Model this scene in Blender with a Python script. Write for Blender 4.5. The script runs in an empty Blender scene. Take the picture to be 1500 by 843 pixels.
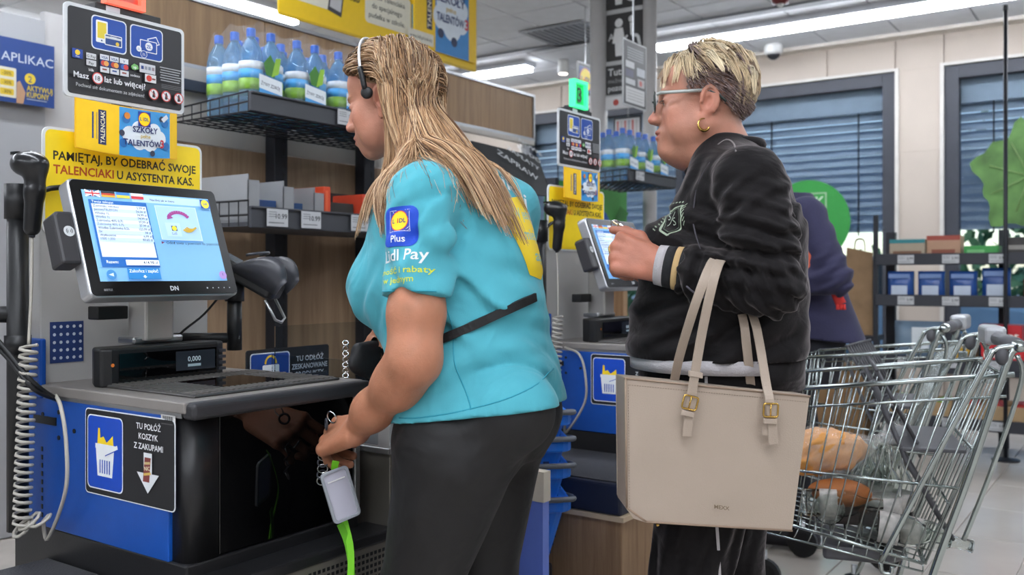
import bpy, math, random
import numpy as np
from mathutils import Vector, Matrix
from mathutils.bvhtree import BVHTree

random.seed(7); np.random.seed(7)
SC = bpy.context.scene
COL = SC.collection
PI = math.pi

# ------------------------------------------------------------------ camera
F = 1361.0            # focal length in pixels of a 1500 x 843 frame
H = 1.15              # eye height
HY = 403.0            # horizon row
TH = math.radians(34.9)
FW = np.array([math.cos(TH), math.sin(TH), 0.0])
RT = np.array([math.sin(TH), -math.cos(TH), 0.0])
cam_d = bpy.data.cameras.new('camera')
cam = bpy.data.objects.new('camera', cam_d); COL.objects.link(cam)
cam.location = (0, 0, H)
cam.rotation_euler = (math.radians(90), 0, TH - math.radians(90))
cam_d.sensor_width = 36.0
cam_d.lens = 36.0 * F / 1500.0
cam_d.shift_y = -(421.5 - HY) / 1500.0
cam_d.dof.use_dof = True
cam_d.dof.focus_distance = 2.0
cam_d.dof.aperture_fstop = 4.5
cam_d.clip_start = 0.05
SC.camera = cam

# ------------------------------------------------------------------ light, exposure
SC.view_settings.view_transform = 'Standard'
SC.view_settings.look = 'None'
SC.view_settings.gamma = 1.0
SC.view_settings.exposure = 0.22
SC.view_settings.use_curve_mapping = False
world = bpy.data.worlds.new('sky'); SC.world = world
world.use_nodes = True
wn = world.node_tree.nodes; wl = world.node_tree.links
for n in list(wn): wn.remove(n)
wo = wn.new('ShaderNodeOutputWorld'); wb = wn.new('ShaderNodeBackground')
wsk = wn.new('ShaderNodeTexSky')
wsk.sky_type = 'NISHITA'; wsk.sun_disc = False
wsk.sun_elevation = math.radians(38); wsk.sun_rotation = math.radians(200)
wb.inputs['Strength'].default_value = 0.34
wl.new(wsk.outputs['Color'], wb.inputs['Color']); wl.new(wb.outputs['Background'], wo.inputs['Surface'])
STRIP_E = 6.6        # ceiling strip lamps: emission strength
CEIL = 3.2

# ------------------------------------------------------------------ pixel helpers (world points from estimated depth / plane)
def P(px, py, d):
    p = FW * d + RT * ((px - 750) / F * d)
    return np.array([p[0], p[1], H - (py - HY) / F * d])
def ray(px, py):
    r = FW + RT * ((px - 750) / F)
    return np.array([r[0], r[1], -(py - HY) / F])
def Pu(px, py, u):
    r = ray(px, py); t = u / r[0]; p = r * t; return np.array([p[0], p[1], p[2] + H])
def Pv(px, py, v):
    r = ray(px, py); t = v / r[1]; p = r * t; return np.array([p[0], p[1], p[2] + H])
def Pz(px, py, z):
    r = ray(px, py); t = (z - H) / r[2]; p = r * t; return np.array([p[0], p[1], z])
def Ppl(px, py, o, n):
    r = ray(px, py); c = np.array([0, 0, H]); t = np.dot(np.array(o) - c, n) / np.dot(r, n); return c + r * t
def A(*p): return np.array(p, float)
def unit(v): v = np.array(v, float); return v / np.linalg.norm(v)

# ------------------------------------------------------------------ materials
def lin(c):
    if isinstance(c, str):
        c = c.lstrip('#'); c = [int(c[i:i + 2], 16) / 255 for i in (0, 2, 4)]
    return tuple(x / 12.92 if x <= 0.04045 else ((x + 0.055) / 1.055) ** 2.4 for x in c) + (1.0,)
MATS = {}
def mat(name, col='808080', rough=0.5, metal=0.0, bump=0.0, bs=60.0, var=0.06, vs=9.0, spec=0.5, sheen=0.0, coat=0.0,
        trans=0.0, ior=1.45, emit=None, es=0.0, stretch=None, attr=None, sss=0.0, alpha=1.0, sheen_rough=0.4, sheen_col=None, crease=0.0, cs=9.0, cst=(1, 1, 1)):
    if name in MATS: return MATS[name]
    m = bpy.data.materials.new(name); m.use_nodes = True; MATS[name] = m
    nt = m.node_tree; N = nt.nodes; L = nt.links
    b = N['Principled BSDF']
    b.inputs['Roughness'].default_value = rough; b.inputs['Metallic'].default_value = metal
    b.inputs['Specular IOR Level'].default_value = spec
    b.inputs['Sheen Weight'].default_value = sheen; b.inputs['Sheen Roughness'].default_value = sheen_rough
    if sheen_col: b.inputs['Sheen Tint'].default_value = lin(sheen_col)
    b.inputs['Coat Weight'].default_value = coat
    b.inputs['Transmission Weight'].default_value = trans; b.inputs['IOR'].default_value = ior
    b.inputs['Alpha'].default_value = alpha
    if sss:
        b.inputs['Subsurface Weight'].default_value = sss
        b.inputs['Subsurface Radius'].default_value = (0.012, 0.005, 0.003); b.inputs['Subsurface Scale'].default_value = 1.0
    c = lin(col)
    tc = N.new('ShaderNodeTexCoord'); mp = N.new('ShaderNodeMapping'); L.new(tc.outputs['Object'], mp.inputs['Vector'])
    if stretch: mp.inputs['Scale'].default_value = stretch
    if attr:
        at = N.new('ShaderNodeAttribute'); at.attribute_name = attr; base = at.outputs['Color']
    else: base = None
    if var > 0:
        nz = N.new('ShaderNodeTexNoise'); nz.inputs['Scale'].default_value = vs; nz.inputs['Detail'].default_value = 5
        L.new(mp.outputs['Vector'], nz.inputs['Vector'])
        hs = N.new('ShaderNodeHueSaturation')
        mr = N.new('ShaderNodeMapRange'); mr.inputs['From Min'].default_value = .3; mr.inputs['From Max'].default_value = .7
        mr.inputs['To Min'].default_value = 1 - var; mr.inputs['To Max'].default_value = 1 + var
        L.new(nz.outputs['Fac'], mr.inputs['Value']); L.new(mr.outputs['Result'], hs.inputs['Value'])
        if base is not None: L.new(base, hs.inputs['Color'])
        else: hs.inputs['Color'].default_value = c
        L.new(hs.outputs['Color'], b.inputs['Base Color'])
    elif base is not None: L.new(base, b.inputs['Base Color'])
    else: b.inputs['Base Color'].default_value = c
    if bump > 0:
        n2 = N.new('ShaderNodeTexNoise'); n2.inputs['Scale'].default_value = bs; n2.inputs['Detail'].default_value = 4
        L.new(mp.outputs['Vector'], n2.inputs['Vector'])
        bp = N.new('ShaderNodeBump'); bp.inputs['Strength'].default_value = bump; bp.inputs['Distance'].default_value = 0.004
        L.new(n2.outputs['Fac'], bp.inputs['Height']); L.new(bp.outputs['Normal'], b.inputs['Normal'])
    if crease > 0:
        m3 = N.new('ShaderNodeMapping'); m3.inputs['Scale'].default_value = cst; L.new(tc.outputs['Object'], m3.inputs['Vector'])
        n3 = N.new('ShaderNodeTexNoise'); n3.inputs['Scale'].default_value = cs; n3.inputs['Detail'].default_value = 2.5; n3.inputs['Distortion'].default_value = .8
        L.new(m3.outputs['Vector'], n3.inputs['Vector'])
        b3 = N.new('ShaderNodeBump'); b3.inputs['Strength'].default_value = crease; b3.inputs['Distance'].default_value = 0.03
        L.new(n3.outputs['Fac'], b3.inputs['Height'])
        if bump > 0: L.new(b3.outputs['Normal'], bp.inputs['Normal'])
        else: L.new(b3.outputs['Normal'], b.inputs['Normal'])
    if emit:
        b.inputs['Emission Color'].default_value = lin(emit); b.inputs['Emission Strength'].default_value = es
    return m
def wood(name, c1, c2, axis=2, scale=1.0):
    if name in MATS: return MATS[name]
    m = bpy.data.materials.new(name); m.use_nodes = True; MATS[name] = m
    nt = m.node_tree; N = nt.nodes; L = nt.links; b = N['Principled BSDF']; b.inputs['Roughness'].default_value = .5
    tc = N.new('ShaderNodeTexCoord'); mp = N.new('ShaderNodeMapping')
    s = [14.0 * scale] * 3; s[axis] = 0.9 * scale; mp.inputs['Scale'].default_value = s
    L.new(tc.outputs['Object'], mp.inputs['Vector'])
    nz = N.new('ShaderNodeTexNoise'); nz.inputs['Scale'].default_value = 2.2; nz.inputs['Detail'].default_value = 9; nz.inputs['Roughness'].default_value = .68
    nz.inputs['Distortion'].default_value = .5
    L.new(mp.outputs['Vector'], nz.inputs['Vector'])
    cr = N.new('ShaderNodeValToRGB'); cr.color_ramp.elements[0].color = lin(c1); cr.color_ramp.elements[1].color = lin(c2)
    cr.color_ramp.elements[0].position = .3; cr.color_ramp.elements[1].position = .7
    L.new(nz.outputs['Fac'], cr.inputs['Fac']); L.new(cr.outputs['Color'], b.inputs['Base Color'])
    bp = N.new('ShaderNodeBump'); bp.inputs['Strength'].default_value = .12; bp.inputs['Distance'].default_value = .002
    L.new(nz.outputs['Fac'], bp.inputs['Height']); L.new(bp.outputs['Normal'], b.inputs['Normal'])
    return m
def emis(name, col, s):
    if name in MATS: return MATS[name]
    m = bpy.data.materials.new(name); m.use_nodes = True; MATS[name] = m
    N = m.node_tree.nodes; b = N['Principled BSDF']; b.inputs['Base Color'].default_value = lin(col)
    b.inputs['Emission Color'].default_value = lin(col); b.inputs['Emission Strength'].default_value = s
    return m
def ink(col, rough=.45):
    return mat('ink_' + col, col, rough, var=0.03, vs=30)

# ------------------------------------------------------------------ objects
def tag(o, label=None, cat=None, group=None, kind=None):
    if label: o['label'] = label
    if cat: o['category'] = cat
    if group: o['group'] = group
    if kind: o['kind'] = kind
    return o
def adopt(o, parent):
    if parent is not None:
        o.parent = parent
        o.matrix_parent_inverse = parent.matrix_basis.inverted() if parent.parent is None else Matrix()
    return o
def thing(name, label, cat, loc=(0, 0, 0), rz=0.0, group=None):
    o = bpy.data.objects.new(name, None); COL.objects.link(o)
    o.empty_display_size = .05
    o.location = tuple(loc); o.rotation_euler = (0, 0, rz)
    o.matrix_basis = Matrix.Translation(Vector([float(x) for x in loc])) @ Matrix.Rotation(rz, 4, 'Z')
    return tag(o, label, cat, group)
def mk(name, verts, faces, mats, parent=None, smooth=False, mi=None, local=False, bevel=0, bseg=2):
    """one mesh object; verts in world coordinates unless local (then in the parent's frame)"""
    me = bpy.data.meshes.new(name)
    verts = np.asarray(verts, float)
    if isinstance(faces, np.ndarray):
        nf, k = faces.shape
        me.vertices.add(len(verts)); me.vertices.foreach_set('co', verts.astype(np.float32).ravel())
        me.loops.add(nf * k); me.loops.foreach_set('vertex_index', faces.astype(np.int32).ravel())
        me.polygons.add(nf); me.polygons.foreach_set('loop_start', np.arange(0, nf * k, k, dtype=np.int32))
        me.update(calc_edges=True); me.validate()
    else:
        me.from_pydata([tuple(v) for v in verts], [], [tuple(f) for f in faces]); me.update()
    if not isinstance(mats, (list, tuple)): mats = [mats]
    for m in mats: me.materials.append(m)
    if mi is not None and len(mi) == len(me.polygons): me.polygons.foreach_set('material_index', np.asarray(mi, np.int32))
    if smooth: me.polygons.foreach_set('use_smooth', np.ones(len(me.polygons), bool))
    o = bpy.data.objects.new(name, me); COL.objects.link(o)
    if parent is not None:
        o.parent = parent
        if not local:
            root = parent
            M = Matrix()
            chain = []
            while root is not None: chain.append(root); root = root.parent
            for c in reversed(chain): M = M @ c.matrix_parent_inverse @ c.matrix_basis
            o.matrix_parent_inverse = M.inverted()
    if bevel:
        b = o.modifiers.new('bevel', 'BEVEL'); b.width = bevel; b.segments = bseg; b.limit_method = 'ANGLE'; b.angle_limit = math.radians(40)
        b.harden_normals = False
    return o
def copy_tree(o, parent=None, depth=0):
    c = o.copy(); COL.objects.link(c)
    if parent is not None: c.parent = parent; c.matrix_parent_inverse = o.matrix_parent_inverse.copy()
    for ch in list(o.children): copy_tree(ch, c, depth + 1)
    return c
def place(o, loc, rz=0.0):
    o.matrix_basis = Matrix.Translation(Vector([float(x) for x in loc])) @ Matrix.Rotation(rz, 4, 'Z')

def rrect(w, h, r, n=4, cx=0, cy=0):
    pts = []
    for (sx, sy, a0) in ((1, 1, 0), (-1, 1, 90), (-1, -1, 180), (1, -1, 270)):
        ox, oy = cx + sx * (w / 2 - r), cy + sy * (h / 2 - r)
        for i in range(n + 1):
            a = math.radians(a0 + 90 * i / n); pts.append((ox + r * math.cos(a), oy + r * math.sin(a)))
    return pts
def circ(r, n=20, cx=0, cy=0, r2=None):
    return [(cx + r * math.cos(2 * PI * i / n), cy + (r2 or r) * math.sin(2 * PI * i / n)) for i in range(n)]

class MB:
    def __init__(s, o=(0, 0, 0), ex=(1, 0, 0), ey=(0, 1, 0), ez=(0, 0, 1)):
        s.v = []; s.f = []; s.m = []; s.cur = 0
        s.o = np.array(o, float); s.R = np.array([ex, ey, ez], float)
    def _add(s, vs, fs):
        b = len(s.v)
        vs = np.asarray(vs, float) @ s.R + s.o
        s.v += [tuple(x) for x in vs]; s.f += [tuple(b + i for i in f) for f in fs]; s.m += [s.cur] * len(fs)
        return s
    def box(s, lo, hi):
        x0, y0, z0 = lo; x1, y1, z1 = hi
        return s._add([(x0, y0, z0), (x1, y0, z0), (x1, y1, z0), (x0, y1, z0), (x0, y0, z1), (x1, y0, z1), (x1, y1, z1), (x0, y1, z1)],
                      [(3, 2, 1, 0), (4, 5, 6, 7), (0, 1, 5, 4), (1, 2, 6, 5), (2, 3, 7, 6), (3, 0, 4, 7)])
    def hexa(s, pts):
        return s._add(pts, [(3, 2, 1, 0), (4, 5, 6, 7), (0, 1, 5, 4), (1, 2, 6, 5), (2, 3, 7, 6), (3, 0, 4, 7)])
    def prism(s, poly, h0, h1, top=None):
        """polygon in the xy of the builder's frame, from z=h0 to z=h1"""
        n = len(poly); top = top or poly
        vs = [(x, y, h0) for x, y in poly] + [(x, y, h1) for x, y in top]
        fs = [tuple(range(n - 1, -1, -1)), tuple(range(n, 2 * n))] + [(i, (i + 1) % n, n + (i + 1) % n, n + i) for i in range(n)]
        return s._add(vs, fs)
    def flat(s, poly, h=0.0):
        return s._add([(x, y, h) for x, y in poly], [tuple(range(len(poly)))])
    def tube(s, pts, r, n=8, closed=False, caps=True, flat=1.0):
        pts = [np.array(p, float) for p in pts]; k = len(pts)
        rs = [r] * k if np.isscalar(r) else list(r)
        vs = []; up = None
        for i, p in enumerate(pts):
            if closed: t = pts[(i + 1) % k] - pts[i - 1]
            else: t = pts[min(i + 1, k - 1)] - pts[max(i - 1, 0)]
            t = t / (np.linalg.norm(t) + 1e-12)
            if up is None:
                up = np.array([0, 0, 1.0]) if abs(t[2]) < .9 else np.array([1.0, 0, 0])
            a = np.cross(t, up); a /= np.linalg.norm(a) + 1e-12; b = np.cross(a, t); up = b
            for j in range(n):
                an = 2 * PI * j / n
                vs.append(p + rs[i] * (math.cos(an) * a + flat * math.sin(an) * b))
        fs = []
        for i in range(k if closed else k - 1):
            for j in range(n):
                i2 = (i + 1) % k
                fs.append((i * n + j, i * n + (j + 1) % n, i2 * n + (j + 1) % n, i2 * n + j))
        if caps and not closed:
            fs.append(tuple(range(n - 1, -1, -1))); fs.append(tuple(range((k - 1) * n, k * n)))
        return s._add(vs, fs)
    def lathe(s, prof, n=20, c=(0, 0, 0)):
        vs = []; fs = []
        for r, z in prof:
            for j in range(n):
                a = 2 * PI * j / n; vs.append((c[0] + r * math.cos(a), c[1] + r * math.sin(a), c[2] + z))
        for i in range(len(prof) - 1):
            for j in range(n):
                fs.append((i * n + j, i * n + (j + 1) % n, (i + 1) * n + (j + 1) % n, (i + 1) * n + j))
        fs.append(tuple(range(n - 1, -1, -1))); fs.append(tuple(range((len(prof) - 1) * n, len(prof) * n)))
        return s._add(vs, fs)
    def ball(s, c, r, n=12, m=8):
        rx, ry, rz = (r, r, r) if np.isscalar(r) else r
        vs = []; fs = []
        for i in range(m + 1):
            a = PI * i / m
            for j in range(n):
                b = 2 * PI * j / n
                vs.append((c[0] + rx * math.sin(a) * math.cos(b), c[1] + ry * math.sin(a) * math.sin(b), c[2] - rz * math.cos(a)))
        for i in range(m):
            for j in range(n): fs.append((i * n + j, i * n + (j + 1) % n, (i + 1) * n + (j + 1) % n, (i + 1) * n + j))
        return s._add(vs, fs)
    def build(s, name, mats, parent=None, smooth=False, bevel=0, bseg=2, local=False):
        return mk(name, s.v, s.f, mats, parent, smooth, s.m, local, bevel, bseg)

def strip(pts, w_dir, w, t, n_dir=None):
    """ribbon of thickness t along pts; returns verts, faces"""
    pts = [np.array(p, float) for p in pts]; v = []; f = []
    for i, p in enumerate(pts):
        tg = unit(pts[min(i + 1, len(pts) - 1)] - pts[max(i - 1, 0)])
        wd = unit(np.array(w_dir if not callable(w_dir) else w_dir(i), float)); wd = unit(wd - tg * np.dot(wd, tg)); nn = np.cross(tg, wd)
        ww = w if np.isscalar(w) else w[i]
        for sx, sy in ((-1, -1), (1, -1), (1, 1), (-1, 1)): v.append(p + wd * sx * ww / 2 + nn * sy * t / 2)
    for i in range(len(pts) - 1):
        for j in range(4): f.append((i * 4 + j, i * 4 + (j + 1) % 4, (i + 1) * 4 + (j + 1) % 4, (i + 1) * 4 + j))
    f.append((3, 2, 1, 0)); k = (len(pts) - 1) * 4; f.append((k, k + 1, k + 2, k + 3))
    return v, f
def smooth_path(pts, n=8):
    pts = [np.array(p, float) for p in pts]; out = []
    for i in range(len(pts) - 1):
        p0 = pts[max(i - 1, 0)]; p1 = pts[i]; p2 = pts[i + 1]; p3 = pts[min(i + 2, len(pts) - 1)]
        for k in range(n):
            t = k / n
            out.append(.5 * ((2 * p1) + (-p0 + p2) * t + (2 * p0 - 5 * p1 + 4 * p2 - p3) * t * t + (-p0 + 3 * p1 - 3 * p2 + p3) * t ** 3))
    out.append(pts[-1]); return out

# ------------------------------------------------------------------ lettering
_TX = {}
def text_geo(s, bold=0.0, res=2):
    key = (s, bold, res)
    if key in _TX: return _TX[key]
    cu = bpy.data.curves.new('t', 'FONT'); cu.body = s; cu.size = 1.0; cu.resolution_u = res; cu.offset = bold; cu.fill_mode = 'FRONT'
    ob = bpy.data.objects.new('t', cu); COL.objects.link(ob)
    dg = bpy.context.evaluated_depsgraph_get(); ev = ob.evaluated_get(dg); me = ev.to_mesh()
    v = np.array([x.co[:] for x in me.vertices]) if len(me.vertices) else np.zeros((0, 3))
    f = [tuple(p.vertices) for p in me.polygons]
    ev.to_mesh_clear(); bpy.data.objects.remove(ob); bpy.data.curves.remove(cu)
    _TX[key] = (v, f); return _TX[key]
class Print:
    """flat print lying on a plane: o = lower left corner, ex / ey unit axes, w x h"""
    def __init__(s, o, ex, ey, lift=0.0006):
        s.o = np.array(o, float); s.ex = unit(ex); s.ey = unit(ey); s.n = np.cross(s.ex, s.ey); s.k = 0; s.lift = lift; s.b = {}
    def _put(s, part, col, v2, f, k=None):
        s.k += 1
        h = s.lift + 0.00012 * s.k if k is None else k
        d = s.b.setdefault(part, dict(v=[], f=[], m=[], mats=[]))
        if col not in d['mats']: d['mats'].append(col)
        b = len(d['v'])
        for p in v2: d['v'].append(s.o + s.ex * p[0] + s.ey * p[1] + s.n * h)
        for q in f: d['f'].append(tuple(b + i for i in q)); d['m'].append(d['mats'].index(col))
    def poly(s, pts, col, part='print'): s._put(part, col, pts, [tuple(range(len(pts)))])
    def rect(s, x0, y0, x1, y1, col, r=0.0, part='print'):
        if r > 0: s.poly(rrect(x1 - x0, y1 - y0, r, 4, (x0 + x1) / 2, (y0 + y1) / 2), col, part)
        else: s.poly([(x0, y0), (x1, y0), (x1, y1), (x0, y1)], col, part)
    def circ(s, cx, cy, r, col, part='print', r2=None): s.poly(circ(r, 20, cx, cy, r2), col, part)
    def line(s, pts, w, col, part='print'):
        for a, b in zip(pts[:-1], pts[1:]):
            a = np.array(a, float); b = np.array(b, float); t = (b - a) / (np.linalg.norm(b - a) + 1e-9); nn = np.array([-t[1], t[0]]) * w / 2
            s.poly([a - nn, b - nn, b + nn, a + nn], col, part)
    def text(s, st, x, y, size, col, align='L', bold=0.0, part='lettering', sx=1.0, rot=0.0, width=None, flip=False):
        v, f = text_geo(st, bold)
        if not len(v): return
        w = v[:, 0].max() - v[:, 0].min(); x0 = v[:, 0].min()
        if width: sx = width / (w * size)
        q = np.stack([(v[:, 0] - x0) * size * sx, v[:, 1] * size], 1)
        q[:, 0] -= {'L': 0, 'C': .5, 'R': 1}[align] * w * size * sx
        if flip: q[:, 0] *= -1; f = [t[::-1] for t in f]
        if rot:
            c, sn = math.cos(rot), math.sin(rot); q = np.stack([q[:, 0] * c - q[:, 1] * sn, q[:, 0] * sn + q[:, 1] * c], 1)
        q += (x, y)
        s._put(part, col, q, f)
    def build(s, parent=None):
        out = []
        for part, d in s.b.items():
            out.append(mk(part, d['v'], d['f'], [ink(c) if isinstance(c, str) else c for c in d['mats']], parent, False, d['m']))
        return out
def logo(p, cx, cy, w, part='emblem'):
    """square store emblem: blue field, yellow disc ringed red, dark letters"""
    p.rect(cx - w / 2, cy - w / 2, cx + w / 2, cy + w / 2, '1c3f94', part=part)
    p.circ(cx, cy, w * .475, 'd8232a', part); p.circ(cx, cy, w * .44, 'ffe000', part)
    p.text('L', cx - w * .36, cy - w * .1, w * .3, '1c3f94', 'L', .03, part); p.text('i', cx - w * .12, cy - w * .1, w * .33, 'd8232a', 'L', .03, part)
    p.text('DL', cx - w * .02, cy - w * .1, w * .3, '1c3f94', 'L', .03, part)

# ------------------------------------------------------------------ soft bodies: signed fields + surface nets
class Field:
    def __init__(s, lo, hi, res):
        s.lo = np.array(lo, float); s.res = res
        s.n = np.ceil((np.array(hi) - s.lo) / res).astype(int) + 1
        s.f = np.full(tuple(s.n), 1.0, np.float32)
        s.ax = [(s.lo[i] + np.arange(s.n[i]) * res).astype(np.float32) for i in range(3)]
    def sub(s, lo, hi):
        a = np.clip(np.floor((np.array(lo) - s.lo) / s.res).astype(int), 0, s.n - 1)
        b = np.clip(np.ceil((np.array(hi) - s.lo) / s.res).astype(int) + 1, 1, s.n)
        sl = tuple(slice(a[i], b[i]) for i in range(3))
        g = (s.ax[0][sl[0]][:, None, None], s.ax[1][sl[1]][None, :, None], s.ax[2][sl[2]][None, None, :])
        return sl, g
    def op(s, fn, lo, hi, k=0.01, mode='u'):
        m = max(3 * s.res, 1.3 * k)
        sl, g = s.sub(np.array(lo) - m, np.array(hi) + m)
        if min(s.f[sl].shape) == 0: return s
        d = fn(*g).astype(np.float32); f = s.f[sl]
        if mode == 's': d = -d
        sg = 1 if mode == 'u' else -1
        a, b = sg * f, sg * d
        h = np.clip(.5 + .5 * (a - b) / k, 0, 1)
        s.f[sl] = sg * (a * (1 - h) + b * h - k * h * (1 - h))
        return s
    def cone(s, a, b, ra, rb, k=0.01, mode='u'):
        a = np.array(a, float); b = np.array(b, float); ba = b - a; L = np.dot(ba, ba) + 1e-12; R = max(ra, rb)
        def fn(X, Y, Z):
            px, py, pz = X - a[0], Y - a[1], Z - a[2]
            h = np.clip((px * ba[0] + py * ba[1] + pz * ba[2]) / L, 0, 1)
            return np.sqrt((px - h * ba[0]) ** 2 + (py - h * ba[1]) ** 2 + (pz - h * ba[2]) ** 2) - (ra + (rb - ra) * h)
        return s.op(fn, np.minimum(a, b) - R, np.maximum(a, b) + R, k, mode)
    def chain(s, pts, rs, k=0.01):
        for i in range(len(pts) - 1): s.cone(pts[i], pts[i + 1], rs[i], rs[i + 1], k)
        return s
    def ell(s, c, r, R=None, k=0.01, mode='u'):
        c = np.array(c, float); r = np.array(r, float); R = np.eye(3) if R is None else np.array(R, float); m = r.min(); M = r.max()
        ext = np.sqrt(((R.T * r) ** 2).sum(1)) if True else M
        def fn(X, Y, Z):
            p = [X - c[0], Y - c[1], Z - c[2]]
            q = [(R[i, 0] * p[0] + R[i, 1] * p[1] + R[i, 2] * p[2]) for i in range(3)]
            k0 = np.sqrt((q[0] / r[0]) ** 2 + (q[1] / r[1]) ** 2 + (q[2] / r[2]) ** 2)
            k1 = np.sqrt((q[0] / r[0] ** 2) ** 2 + (q[1] / r[1] ** 2) ** 2 + (q[2] / r[2] ** 2) ** 2)
            return np.where(k1 > 1e-6, k0 * (k0 - 1) / np.maximum(k1, 1e-6), -m)
        return s.op(fn, c - ext, c + ext, k, mode)
    def loft(s, secs, f, r, k=0.02, pw=2.0):
        """sections (z, centre xy, a along r, b along f), r / f horizontal unit axes"""
        secs = sorted(secs, key=lambda q: q[0]); zz = np.array([q[0] for q in secs])
        zf = np.linspace(zz[0], zz[-1], 160)
        def sm(vals):
            y = np.interp(zf, zz, vals); w = np.hanning(15); w /= w.sum()
            yp = np.concatenate([y[:1].repeat(7) , y, y[-1:].repeat(7)]); return np.convolve(yp, w, 'valid')
        cx = sm([q[1][0] for q in secs]); cy = sm([q[1][1] for q in secs]); a_ = sm([q[2] for q in secs]); b_ = sm([q[3] for q in secs])
        Rm = max(a_.max(), b_.max())
        def fn(X, Y, Z):
            z = np.clip(Z, zz[0], zz[-1])
            px = X - np.interp(z, zf, cx); py = Y - np.interp(z, zf, cy); a = np.interp(z, zf, a_); b = np.interp(z, zf, b_)
            qa = np.abs(px * r[0] + py * r[1]) / a; qb = np.abs(px * f[0] + py * f[1]) / b
            d = ((qa ** pw + qb ** pw) ** (1 / pw) - 1) * np.minimum(a, b)
            dz = np.maximum(zz[0] - Z, Z - zz[-1])
            return np.where(dz > 0, np.sqrt(np.maximum(d, 0) ** 2 + dz ** 2), np.maximum(d, dz))
        return s.op(fn, (cx.min() - Rm, cy.min() - Rm, zz[0]), (cx.max() + Rm, cy.max() + Rm, zz[-1]), k)
    def cut(s, o, n, k=0.002):
        """remove the side n points to"""
        o = np.array(o, float); n = unit(n)
        g = (s.ax[0][:, None, None], s.ax[1][None, :, None], s.ax[2][None, None, :])
        d = ((g[0] - o[0]) * n[0] + (g[1] - o[1]) * n[1] + (g[2] - o[2]) * n[2]).astype(np.float32)
        s.f = np.maximum(s.f, d); return s
    def warp(s, fn):
        g = (s.ax[0][:, None, None], s.ax[1][None, :, None], s.ax[2][None, None, :])
        near = np.abs(s.f) < .05
        s.f = np.where(near, s.f + fn(*g).astype(np.float32), s.f); return s
    def sample(s, p):
        q = (np.asarray(p) - s.lo) / s.res; i = np.clip(np.floor(q).astype(int), 0, s.n - 2); t = np.clip(q - i, 0, 1); o = 0
        for dx in (0, 1):
            for dy in (0, 1):
                for dz in (0, 1):
                    w = (t[:, 0] if dx else 1 - t[:, 0]) * (t[:, 1] if dy else 1 - t[:, 1]) * (t[:, 2] if dz else 1 - t[:, 2])
                    o = o + w * s.f[i[:, 0] + dx, i[:, 1] + dy, i[:, 2] + dz]
        return o
    def grad(s, p):
        e = s.res; p = np.asarray(p); g = np.stack([s.sample(p + d) - s.sample(p - d) for d in np.eye(3) * e], 1)
        return g / (np.linalg.norm(g, axis=1, keepdims=True) + 1e-9)
    def mesh(s):
        f = s.f; ins = f < 0
        c = np.zeros(tuple(np.array(f.shape) - 1), np.int8)
        for dx in (0, 1):
            for dy in (0, 1):
                for dz in (0, 1):
                    c += ins[dx:f.shape[0] - 1 + dx, dy:f.shape[1] - 1 + dy, dz:f.shape[2] - 1 + dz]
        act = (c > 0) & (c < 8); I = np.argwhere(act); idx = np.full(c.shape, -1, np.int64); idx[act] = np.arange(len(I))
        acc = np.zeros((len(I), 3)); cnt = np.zeros(len(I))
        corners = [(x, y, z) for x in (0, 1) for y in (0, 1) for z in (0, 1)]
        vals = {q: f[I[:, 0] + q[0], I[:, 1] + q[1], I[:, 2] + q[2]].astype(float) for q in corners}
        for a in corners:
            for d in range(3):
                if a[d] == 0:
                    b = list(a); b[d] = 1; b = tuple(b); va, vb = vals[a], vals[b]
                    m = (va < 0) != (vb < 0); t = np.where(m, va / np.where(m, va - vb, 1), 0)
                    p = np.array(a, float)[None] + t[:, None] * np.eye(3)[d][None]
                    acc[m] += p[m]; cnt[m] += 1
        V = s.lo + (I + acc / np.maximum(cnt, 1)[:, None]) * s.res
        Q = []
        for d in range(3):
            e1, e2 = [(1, 2), (2, 0), (0, 1)][d]
            sl0 = [slice(1, -1)] * 3; sl0[d] = slice(0, -1); sl1 = [slice(1, -1)] * 3; sl1[d] = slice(1, None)
            a = ins[tuple(sl0)]; b = ins[tuple(sl1)]
            E = np.argwhere(a != b); 
            if not len(E): continue
            off = np.ones(3, int); off[d] = 0; E0 = E + off; fl = a[tuple(E.T)]
            def ci(o1, o2):
                q = E0.copy(); q[:, e1] += o1; q[:, e2] += o2; return idx[q[:, 0], q[:, 1], q[:, 2]]
            q = np.stack([ci(-1, -1), ci(0, -1), ci(0, 0), ci(-1, 0)], 1)
            q[~fl] = q[~fl][:, ::-1]; Q.append(q)
        Q = np.concatenate(Q); Q = Q[(Q >= 0).all(1)]
        return V, Q
def joined(*ms):
    V = []; Q = []; b = 0
    for v, q in ms: V.append(v); Q.append(q + b); b += len(v)
    return np.concatenate(V), np.concatenate(Q)
def set_color(o, name, cols):
    a = o.data.color_attributes.new(name, 'FLOAT_COLOR', 'POINT')
    c = np.ones((len(o.data.vertices), 4), np.float32); c[:, :3] = cols
    a.data.foreach_set('color', c.ravel())
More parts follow.
